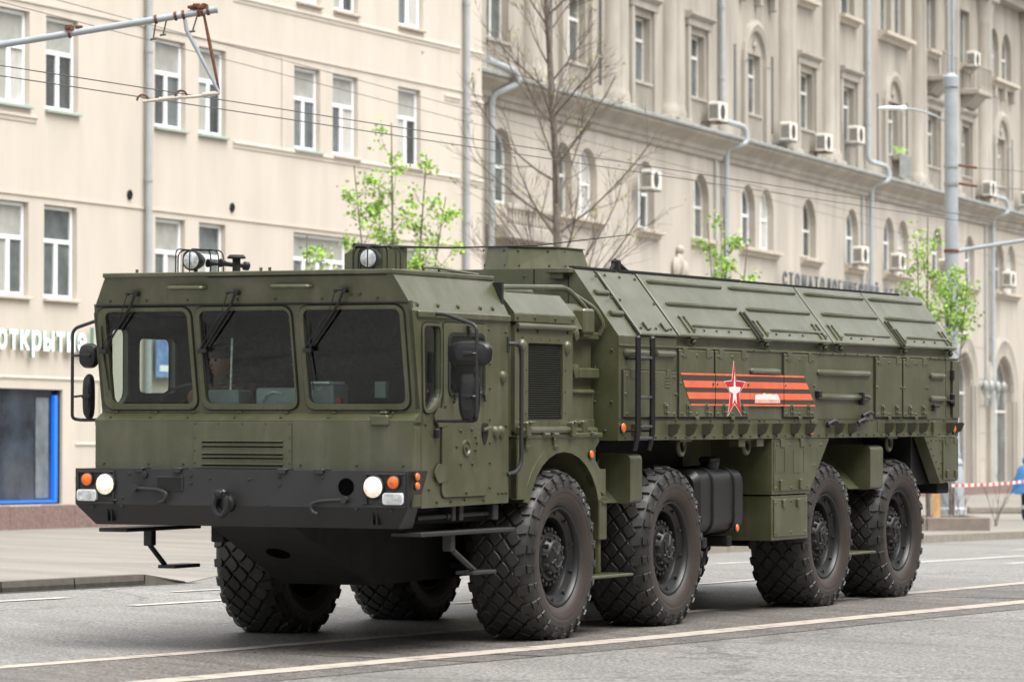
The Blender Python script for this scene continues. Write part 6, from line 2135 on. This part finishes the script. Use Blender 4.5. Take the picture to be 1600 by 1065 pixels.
# clamp on the lower rib, shackles and cleats
MB().box(9.98, 10.03, -BYY - .05, -BYY, 1.99, 2.12, .006).tube([(10.0, -BYY - .04, 2.08), (10.18, -BYY - .045, 2.06)], .016, 6).box(8.74, 8.82, -BYY - .05, -BYY, 2.06, 2.13, .008).build('rod_clamp', 'black', body_o)
for xx, zz in ((9.12, 1.80), (9.98, 1.815), (10.12, 1.885)):
    MB().tube([(xx - .08, -BYY - .02, zz), (xx, -BYY - .06, zz + .035), (xx + .10, -BYY - .06, zz + .02)], .018, 6).cyl((xx - .1, -BYY - .03, zz - .02), (xx + .05, -BYY - .03, zz - .005), .022, n=8).build('shackle', 'black', body_o)
# wedge lugs along the skirt
lw = None
for xx in (4.30, 5.13, 5.53, 5.91, 6.42, 6.80, 7.28, 7.66, 8.13, 8.53, 9.34, 9.72, 10.80, 11.13, 11.50, 11.86, 12.73, 13.0):
    if lw is None:
        g = MB()
        A = [(-.05, 0, .05), (.05, 0, .05), (.03, 0, -.06), (-.05, 0, -.05)]
        B = [(-.02, -.075, .055), (.06, -.075, .045), (.01, -.06, -.035), (-.03, -.05, -.045)]
        g.loft(A, B)
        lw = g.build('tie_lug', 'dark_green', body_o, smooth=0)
        o = lw
    else: o = inst(lw, 'tie_lug', body_o)
    o.location = (xx, -BYY - .001, 1.755)
kb2 = MB()
for i in range(40):
    xx = 4.12 + i * .225
    if xx < 13.0: kb2.bolt((xx, -BYY, 1.690), (0, -1, 0), .013, .012)
for xx in (4.07, 5.25, 6.06, 6.6, 7.02, 7.4, 7.8, 8.2, 8.75, 10.36, 11.24, 12.1, 12.6, 7.28, 9.0): kb2.bolt((xx, -BYY, 1.835), (0, -1, 0), .013, .012)
for xx in (7.1, 7.5, 8.85, 9.2, 9.55, 9.9, 10.2, 12.12, 12.4, 12.6): kb2.bolt((xx, -BYY - .012, 2.493), (0, -1, 0), .014, .010)
kb2.build('rivet', 'green_bolt', body_o)
MB().box(10.52, 10.72, -BYY - .006, -BYY, 1.72, 1.84, .003).box(8.62, 8.80, -BYY - .012, -BYY, 1.795, 1.845, .004).box(12.20, 12.26, -BYY - .03, -BYY, 1.71, 1.82, .006).build('data_plate', 'green', body_o)
for xx, zz in ((4.05, 1.775), (8.60, 1.735), (12.90, 1.742)):
    o = MB().lathe([(.048, 0), (.048, .014), (.040, .018)], (xx, -BYY, zz), (0, -1, 0), 18).build('reflector', 'black', body_o)
    MB().lathe([(.046, .012), (.036, .026), (.001, .03)], (xx, -BYY, zz), (0, -1, 0), 18).build('lens', 'orange', o)
for xx in (5.62, 7.2, 11.15):
    q = [(xx + .075 * math.cos(a), -1.42, 1.615 + .085 * math.sin(a)) for a in [2 * math.pi * i / 18 for i in range(18)]]
    MB().tube(q, .024, 8, closed=True).box(xx - .14, xx + .14, -1.47, -1.37, 1.645, 1.663, .004).build('lifting_eye', 'green', body_o)
MB().box(6.82, 6.98, -1.50, -1.40, 1.59, 1.662, .004).box(7.28, 7.45, -1.50, -1.40, 1.59, 1.662, .004).build('hanger_bracket', 'green', body_o)
# ladder
ld = MB()
for xx in (4.14, 4.455):
    ld.tube(smooth_path([(xx, -1.64, 2.55), (xx, -1.64, 1.72), (xx + .01, -1.60, 1.58)], .05), .027, 8).sphere((xx, -1.64, 2.55), .03, 8, 6)
    ld.cyl((xx, -1.64, 2.38), (xx, -BYY, 2.38), .014, n=6).cyl((xx, -1.64, 1.75), (xx, -BYY, 1.75), .014, n=6)
lo = ld.build('ladder', 'black', TK)
for zz in (2.385, 2.04, 1.785, 1.685):
    MB().cyl((4.145, -1.64, zz), (4.45, -1.64, zz), .015, n=8).build('rung', 'steel', lo)

# ribbon and star printed sheets
def sheet_poly(name, pts, y, m, parent=None):
    return MB().plate(pts, [], lambda a, b, t: (a, y - t, b), .0012).build(name, m, parent or body_o, smooth=0)
TLx, TRx, BRx, BLx, ZT, ZB = 5.312, 8.392, 8.700, 5.565, 2.267, 1.972
DY = -BYY - .0195
for i, (f0, f1, m) in enumerate(((0, .058, 'r_orange'), (.058, .232, 'r_black'), (.232, .44, 'r_orange'), (.44, .588, 'r_black'), (.588, .79, 'r_orange'), (.79, .945, 'r_black'), (.945, 1.0, 'r_orange'))):
    L = lambda f: (TLx + (BLx - TLx) * f, ZT + (ZB - ZT) * f)
    Rr = lambda f: (TRx + (BRx - TRx) * f, ZT + (ZB - ZT) * f)
    # cut at the open gaps between the doors
    cuts = [(4.0, 6.126), (6.142, 6.985), (6.992, 7.852), (7.868, 9.0)]
    mb = MB()
    for c0, c1 in cuts:
        a0, a1, b0, b1 = max(c0, L(f0)[0]), min(c1, Rr(f0)[0]), max(c0, L(f1)[0]), min(c1, Rr(f1)[0])
        mb.plate([(a0, L(f0)[1]), (a1, L(f0)[1]), (b1, L(f1)[1]), (b0, L(f1)[1])], [], lambda a, b, t: (a, DY - t, b), .0012)
    mb.build('ribbon_stripe', m, body_o, smooth=0)
star = [(6.580, 2.385), (6.640, 2.205), (6.862, 2.195), (6.712, 2.085), (6.770, 1.886), (6.597, 1.995), (6.437, 1.886), (6.500, 2.085), (6.345, 2.195), (6.530, 2.205)]
cxs, czs = 6.595, 2.125
def sc(k, dx=0, dz=0): return [(cxs + (x - cxs) * k + dx, czs + (z - czs) * k + dz) for x, z in star]
sheet_poly('star_border', sc(1.045), DY - .0015, 'r_white')
sheet_poly('star_field', sc(.975), DY - .0030, 'r_red')
sheet_poly('star_emblem', [(6.592, 2.285), (6.618, 2.150), (6.745, 2.145), (6.715, 2.105), (6.635, 2.085), (6.648, 1.985), (6.597, 2.035), (6.546, 1.985), (6.560, 2.085), (6.475, 2.105), (6.445, 2.145), (6.570, 2.150)], DY - .0045, 'r_white')
sheet_poly('torn_patch', [(7.11, 2.004), (7.125, 2.075), (7.20, 2.083), (7.29, 2.079), (7.35, 2.096), (7.40, 2.082), (7.48, 2.088), (7.60, 2.080), (7.66, 2.089), (7.72, 2.066), (7.755, 2.008)], DY - .0016, 'r_white')
sheet_poly('torn_edge', [(7.10, 2.0), (7.11, 2.035), (7.75, 2.035), (7.755, 2.0)], DY - .0030, 'r_pink')

# ---- lower lockers, tank, skirts and mudguards on the seen side, mirrored on the other
cabp = [(7.61, 1.660), (9.155, 1.660), (8.60, 1.130), (7.61, 1.130)]
def lower(s):
    up_ = MB().prism([(x, z) for x, z in cabp], 'y', s * BYY * .996, s * .88).build('locker', 'green', TK, smooth=0)
    lw_ = MB().box(7.62, 8.57, s * BYY * .994, s * .88, .69, 1.118, .008).build('locker', 'green', TK, smooth=0)
    MB().box(6.9, 7.60, s * .90, s * .86, 1.0, 1.655).build('bulkhead', 'green', TK, smooth=0)
    if s > 0: return
    Yf = -BYY * .996
    MB().plate([(7.65, 1.165), (8.60, 1.165), (9.07, 1.625), (7.65, 1.625)], [], lambda a, b, t: (a, Yf - t, b), .010).build('locker_door', 'green', up_, smooth=0)
    h = MB().box(7.80, 7.92, Yf - .02, Yf - .01, 1.58, 1.66, .004).box(8.33, 8.45, Yf - .02, Yf - .01, 1.58, 1.66, .004).box(7.78, 7.84, Yf - .03, Yf - .01, 1.17, 1.27, .005).box(8.30, 8.36, Yf - .03, Yf - .01, 1.17, 1.27, .005)
    for x0, x1, z0 in ((7.68, 7.92, 1.34), (8.15, 8.42, 1.33)):
        for a, b, c_, d in ((x0, x0 + .006, z0, z0 + .22), (x1, x1 + .006, z0, z0 + .22), (x0, x1, z0, z0 + .006)): h.box(a, b, Yf - .0135, Yf - .0101, c_, d)
    for xx, zz in ((7.7, 1.6), (8.05, 1.6), (8.6, 1.6), (8.9, 1.6), (7.7, 1.19), (8.1, 1.19), (8.52, 1.2), (8.7, 1.4)): h.bolt((xx, Yf - .010, zz), (0, -1, 0), .012, .010)
    split(h, 'door_fitting', 'green', up_)
    Yl = -BYY * .994
    MB().box(7.66, 8.53, Yl - .010, Yl - .001, .725, 1.085, .005).build('locker_door', 'green', lw_, smooth=0)
    h = MB().box(7.86, 7.93, Yl - .03, Yl - .01, 1.0, 1.08, .005).box(8.24, 8.31, Yl - .03, Yl - .01, 1.0, 1.08, .005)
    for xx, zz in ((7.7, 1.05), (8.1, 1.06), (8.48, 1.05), (7.7, .76), (8.1, .76), (8.48, .76)): h.bolt((xx, Yl - .010, zz), (0, -1, 0), .012, .010)
    split(h, 'door_fitting', 'green', lw_)
lower(-1)
lower(1)
for s in (-1, 1):
    # mudguards: rounded boxes with a flat flank
    for x0, x1, z0, z1 in ((4.295, 4.55, 1.112, 1.54), (10.39, 10.765, 1.13, 1.575)):
        cs = rpoly([(s * 1.50, z0), (s * 1.50, z1), (s * 1.30, z1 + .02), (s * .90, z1), (s * .90, z0)], .05)
        MB().prism(cs, 'x', x0, x1).build('mudguard', 'green', TK, smooth=50)
        MB().prism([(s * 1.38, z0 + .01), (s * .9, 1.64), (s * .9, z0 + .01)], 'x', x0 - .30, x0 - .001).build('mudguard_web', 'green', TK, smooth=0)
    # rear skirt
    MB().prism([(11.985, 1.660), (13.065, 1.660), (13.065, 1.185), (12.50, 1.160)], 'y', s * BYY * .997, s * 1.40).build('rear_skirt', 'green', TK, smooth=0)
    # posts with step plates between the wheels
    for x, z1, xs0, xs1 in ((4.03, 1.13, 3.50, 4.37), (10.02, 1.15, 9.80, 10.56)):
        MB().box(x - .08, x + .08, s * 1.36, s * 1.22, .80, z1 + .05, .01).cyl((x, s * 1.30, .80), (x, s * 1.30, .52), .035, n=8).build('step_post', 'green', TK)
        MB().box(xs0, xs1, s * 1.50, s * 1.22, .482, .507, .006).build('foot_step', 'green', TK)
Ys = -BYY * .997
sk = MB().box(12.57, 13.06, Ys - .012, Ys - .001, 1.20, 1.635, .006)
for xx in (12.68, 12.96): sk.box(xx - .05, xx + .05, Ys - .02, Ys - .012, 1.58, 1.65, .004).box(xx - .03, xx + .03, Ys - .03, Ys - .012, 1.22, 1.30, .004)
sk.build('skirt_door', 'green', TK)
sk2 = MB()
for i in range(6): sk2.bolt((12.10 + i * .085, Ys, 1.60 - i * .07), (0, -1, 0), .012, .010)
for xx in (12.2, 12.35, 12.48): sk2.bolt((xx, Ys, 1.62), (0, -1, 0), .012, .010)
for zz in (1.25, 1.38, 1.5): sk2.bolt((12.53, Ys, zz), (0, -1, 0), .012, .010)
sk2.build('skirt_bolt', 'green_bolt', TK)
MB().box(12.60, 12.98, -1.45, 1.45, 1.05, 1.165, .01).build('rear_beam', 'gasket', TK, smooth=0)
MB().box(12.0, 12.95, -1.36, -1.30, 1.15, 1.66).build('inner_skirt', 'gasket', TK, smooth=0)
MB().box(12.90, 12.96, -1.30, 1.30, 1.15, 1.66).build('rear_bulkhead', 'gasket', TK, smooth=0)
MB().box(11.9, 11.95, -1.40, 1.40, 1.30, 1.66).build('wheel_baffle', 'gasket', TK, smooth=0)
# fuel tank
for s in (-1, 1):
    cs = rpoly([(s * 1.45, .80), (s * 1.45, 1.385), (s * .92, 1.40), (s * .92, .76)], .14, 5)
    k = MB()
    k.loft([(6.02, y, z) for y, z in cs], [(7.04, y, z) for y, z in cs], cap=False)
    mid = (s * 1.185, 1.09)
    for xx, sg in ((6.02, -1), (7.04, 1)):
        k.loft([(xx, y, z) for y, z in cs], [(xx + sg * .07, mid[0] + (y - mid[0]) * .85, mid[1] + (z - mid[1]) * .85) for y, z in cs], cap=False)
        k.add([(xx + sg * .07, mid[0] + (y - mid[0]) * .85, mid[1] + (z - mid[1]) * .85) for y, z in cs], [tuple(range(len(cs)))])
    tk_ = k.build('fuel_tank', 'black', TK, smooth=40)
    for xx in (6.30, 6.82):
        b = MB()
        b.tube([(xx, mid[0] + (y - mid[0]) * 1.02, mid[1] + (z - mid[1]) * 1.015) for y, z in cs], .016, 6, closed=True)
        b.build('tank_strap', 'black', tk_)
    if s < 0:
        MB().cyl((6.62, -1.28, 1.38), (6.62, -1.30, 1.47), .085, n=16).box(6.50, 6.72, -1.36, -1.22, 1.44, 1.50, .02).build('filler_cap', 'black', tk_)
        o = MB().lathe([(.042, 0), (.042, .014), (.034, .018)], (6.83, -1.465, .835), (0, -1, 0), 18).build('reflector', 'black', tk_)
        MB().lathe([(.040, .012), (.03, .024), (.001, .027)], (6.83, -1.465, .835), (0, -1, 0), 18).build('lens', 'orange', o)
    MB().box(6.2, 6.3, s * 1.40, s * .5, .66, .76, .01).box(6.8, 6.9, s * 1.40, s * .5, .66, .76, .01).build('tank_bracket', 'blackmatt', tk_)

# ---- the man behind the centre windscreen
dr_ = empty('person')
dr_.matrix_world = TRUCK_M @ Matrix.Translation((1.10, .77, 1.60))
tag(dr_, 'person with a weathered face and dark cap seated behind the middle windscreen', 'person')
Vd = [(0, 0, 0, .17, .15), (.03, 0, .22, .18, .14), (.02, 0, .42, .19, .13), (.0, 0, .53, .10, .09), (-.02, 0, .59, .06, .06), (-.03, 0, .66, .07, .07), (-.03, 0, .74, .075, .08), (-.02, 0, .80, .05, .05),
      (.0, -.20, .47, .075, .075), (-.08, -.27, .24, .058, .058), (-.30, -.22, .20, .045, .045), (-.38, -.20, .22, .04, .03),
      (.0, .20, .47, .075, .075), (-.08, .27, .24, .058, .058), (-.30, .22, .20, .045, .045), (-.38, .20, .22, .04, .03),
      (-.20, -.12, -.02, .09, .09), (-.45, -.14, .0, .075, .075), (-.47, -.14, -.16, .06, .06),
      (-.20, .12, -.02, .09, .09), (-.45, .14, .0, .075, .075), (-.47, .14, -.16, .06, .06)]
Ed = [(0, 1), (1, 2), (2, 3), (3, 4), (4, 5), (5, 6), (6, 7), (2, 8), (8, 9), (9, 10), (10, 11), (2, 12), (12, 13), (13, 14), (14, 15), (0, 16), (16, 17), (17, 18), (0, 19), (19, 20), (20, 21)]
# ------------------------------------------------------------------ people
def skin_body(name, verts, edges, material, parent=None, levels=2):
    """One continuous figure grown over a skeleton: verts = [(x, y, z, rx, ry)]."""
    me = bpy.data.meshes.new(name)
    me.from_pydata([v[:3] for v in verts], edges, [])
    o = bpy.data.objects.new(name, me)
    COL.objects.link(o)
    o.parent = parent
    md = o.modifiers.new('skin', 'SKIN')
    md.use_smooth_shade = True
    for i, v in enumerate(verts):
        sv = me.skin_vertices[0].data[i]
        sv.radius = (v[3], v[4])
        sv.use_root = (i == 0)
    sd = o.modifiers.new('sub', 'SUBSURF')
    sd.levels = levels
    sd.render_levels = levels
    dg = bpy.context.evaluated_depsgraph_get()
    dg.update()
    m2 = bpy.data.meshes.new_from_object(o.evaluated_get(dg))
    o.modifiers.clear()
    o.data = m2
    m2.materials.clear()
    m2.materials.append(M[material])
    return o

def face_parts(parent, c, s, fwd, hair='cap', cap=True):
    """Eyes, nose, mouth and ears set on a head centred at c; fwd is where it looks."""
    f = Vector(fwd).normalized()
    up = Vector((0, 0, 1))
    sd = f.cross(up).normalized()
    c = Vector(c)
    n = MB()
    a, b, t = c + f * .092 * s + up * .015 * s, c + f * .118 * s - up * .018 * s, c + f * .09 * s - up * .03 * s
    n.add([a, b + sd * .016 * s, b - sd * .016 * s, t + sd * .018 * s, t - sd * .018 * s, b + f * .012 * s], [(0, 1, 5), (0, 5, 2), (1, 3, 5), (3, 4, 5), (4, 2, 5)])
    n.build('nose', 'skin', parent)
    for q in (-1, 1):
        MB().sphere(tuple(c + f * .086 * s + sd * .034 * s * q + up * .02 * s), .013 * s, 8, 6).build('eye', 'gasket', parent)
        MB().sphere(tuple(c + sd * .082 * s * q - up * .005 * s), .028 * s, 8, 6, (.5, .5, 1.1)).build('ear', 'skin', parent)
    MB().box(-.022 * s, .022 * s, -.004, .004, -.003, .003).build('mouth', 'red', parent).location = c + f * .093 * s - up * .055 * s

# the steward in the blue rain cape at the right edge, turned away to the right
pz = .15
pe_ = empty('person', (13.36, 99.4, pz))
tag(pe_, 'person in a blue rain cape, navy trousers and dark cap at the right edge', 'person')
V = [(0, 0, .90, .15, .12), (.02, 0, 1.10, .16, .12), (.04, 0, 1.32, .19, .13), (.05, 0, 1.43, .10, .09), (.07, 0, 1.50, .06, .06), (.10, 0, 1.57, .075, .07), (.12, 0, 1.66, .08, .085), (.12, 0, 1.72, .05, .05),
     (-.10, .03, .86, .10, .10), (-.11, .02, .50, .075, .075), (-.13, .0, .12, .055, .055), (-.12, -.02, .05, .05, .05), (-.02, -.12, .045, .05, .04),
     (.12, -.02, .86, .10, .10), (.14, -.02, .50, .075, .075), (.13, .02, .12, .055, .055), (.14, .0, .05, .05, .05), (.24, -.09, .045, .05, .04),
     (-.20, .02, 1.36, .075, .075), (-.30, -.02, 1.08, .055, .055), (-.24, -.14, .86, .042, .042), (-.20, -.20, .78, .045, .03),
     (.26, .0, 1.36, .075, .075), (.34, -.04, 1.10, .055, .055), (.44, -.18, 1.0, .042, .042), (.50, -.24, .98, .045, .03)]
E_ = [(0, 1), (1, 2), (2, 3), (3, 4), (4, 5), (5, 6), (6, 7), (0, 8), (8, 9), (9, 10), (10, 11), (11, 12), (0, 13), (13, 14), (14, 15), (15, 16), (16, 17), (2, 18), (18, 19), (19, 20), (20, 21), (2, 22), (22, 23), (23, 24), (24, 25)]
body = skin_body('body', V, E_, 'trouser', pe_)
hd = MB().sphere((.12, 0, 1.62), .098, 12, 9, (.92, 1.0, 1.18)).build('head', 'skin', pe_)
face_parts(pe_, (.12, 0, 1.62), 1.0, (.8, -.6, 0))
MB().lathe([(.108, 0), (.112, .05), (.095, .10), (.05, .13), (.001, .135)], (.12, 0, 1.635), (0, 0, 1), 14).box(.14, .26, -.12, -.02, 1.632, 1.645, .004).build('cap', 'cap', pe_)
# cape: an open bell that hangs over shoulders and back with folds
cp = MB()
rings = []
for i, (z, rx, ry, cx) in enumerate(((1.50, .085, .085, .06), (1.44, .17, .14, .05), (1.37, .28, .18, .04), (1.22, .34, .22, .02), (1.0, .37, .25, -.02), (.80, .38, .27, -.05), (.70, .40, .28, -.07))):
    rings.append([(cx + rx * math.cos(2 * math.pi * k / 28) * (1 + .06 * math.sin(k * 2.1 + i * .5) * min(1, i / 3)), ry * math.sin(2 * math.pi * k / 28) * (1 + .07 * math.cos(k * 1.7 + i * .4) * min(1, i / 3)), z + (.02 * math.sin(k * 1.3) if i > 4 else 0)) for k in range(28)])
for a, b in zip(rings, rings[1:]): cp.loft(a, b, cap=False)
cp.build('rain_cape', 'poncho', pe_, recalc=False)
# the cape's hood, pushed back
MB().sphere((-.06, .05, 1.55), .13, 10, 8, (.75, .9, 1.0)).build('hood', 'poncho', pe_)
for s in (-1, 1):
    x = -.125 if s < 0 else .135
    MB().lathe([(.078, .30), (.082, .33), (.082, .37), (.078, .40)], (x, .005, 0), (0, 0, 1), 12).build('reflective_band', 'reflect', pe_)
    hx, hy, hz = ((-.20, -.20, .78) if s < 0 else (.50, -.24, .98))
    h = MB()
    h.sphere((hx, hy, hz - .04), .045, 8, 6, (.8, .5, 1.1))
    for q in range(4):
        o = Vector((hx - .028 + .019 * q, hy - .01, hz - .075))
        h.tube([o, o + Vector((0, -.012, -.03)), o + Vector((.002, -.03, -.045 - .004 * (q in (1, 2))))], [.0095, .009, .007], 6)
    h.tube([Vector((hx + .03, hy - .01, hz - .03)), Vector((hx + .045, hy - .03, hz - .06)), Vector((hx + .04, hy - .045, hz - .085))], [.011, .0095, .008], 6)
    h.build('hand', 'skin', pe_)
skin_body('body', Vd, Ed, 'cloth_green', dr_)
MB().sphere((-.035, 0, .71), .105, 14, 10, (1, .86, 1.15)).build('head', 'skin', dr_)
face_parts(dr_, (-.035, 0, .71), 1.05, (-.9, .3, 0))
MB().lathe([(.112, 0), (.118, .05), (.10, .10), (.05, .13), (.001, .135)], (-.03, 0, .745), (0, 0, 1), 14).build('cap', 'cap', dr_)
for s in (-1, 1):
    h = MB()
    o0 = Vector((-.40, s * .195, .225))
    h.sphere(tuple(o0), .045, 8, 6, (1.1, .8, .5))
    for q in range(4):
        o = o0 + Vector((-.04, -.028 + .019 * q, 0))
        h.tube([o, o + Vector((-.03, 0, -.01)), o + Vector((-.045 - .004 * (q in (1, 2)), 0, -.03))], [.0095, .009, .007], 6)
    h.tube([o0 + Vector((0, -s * .035, 0)), o0 + Vector((-.025, -s * .055, .005)), o0 + Vector((-.05, -s * .05, -.005))], [.011, .0095, .008], 6)
    h.build('hand', 'skin', dr_)
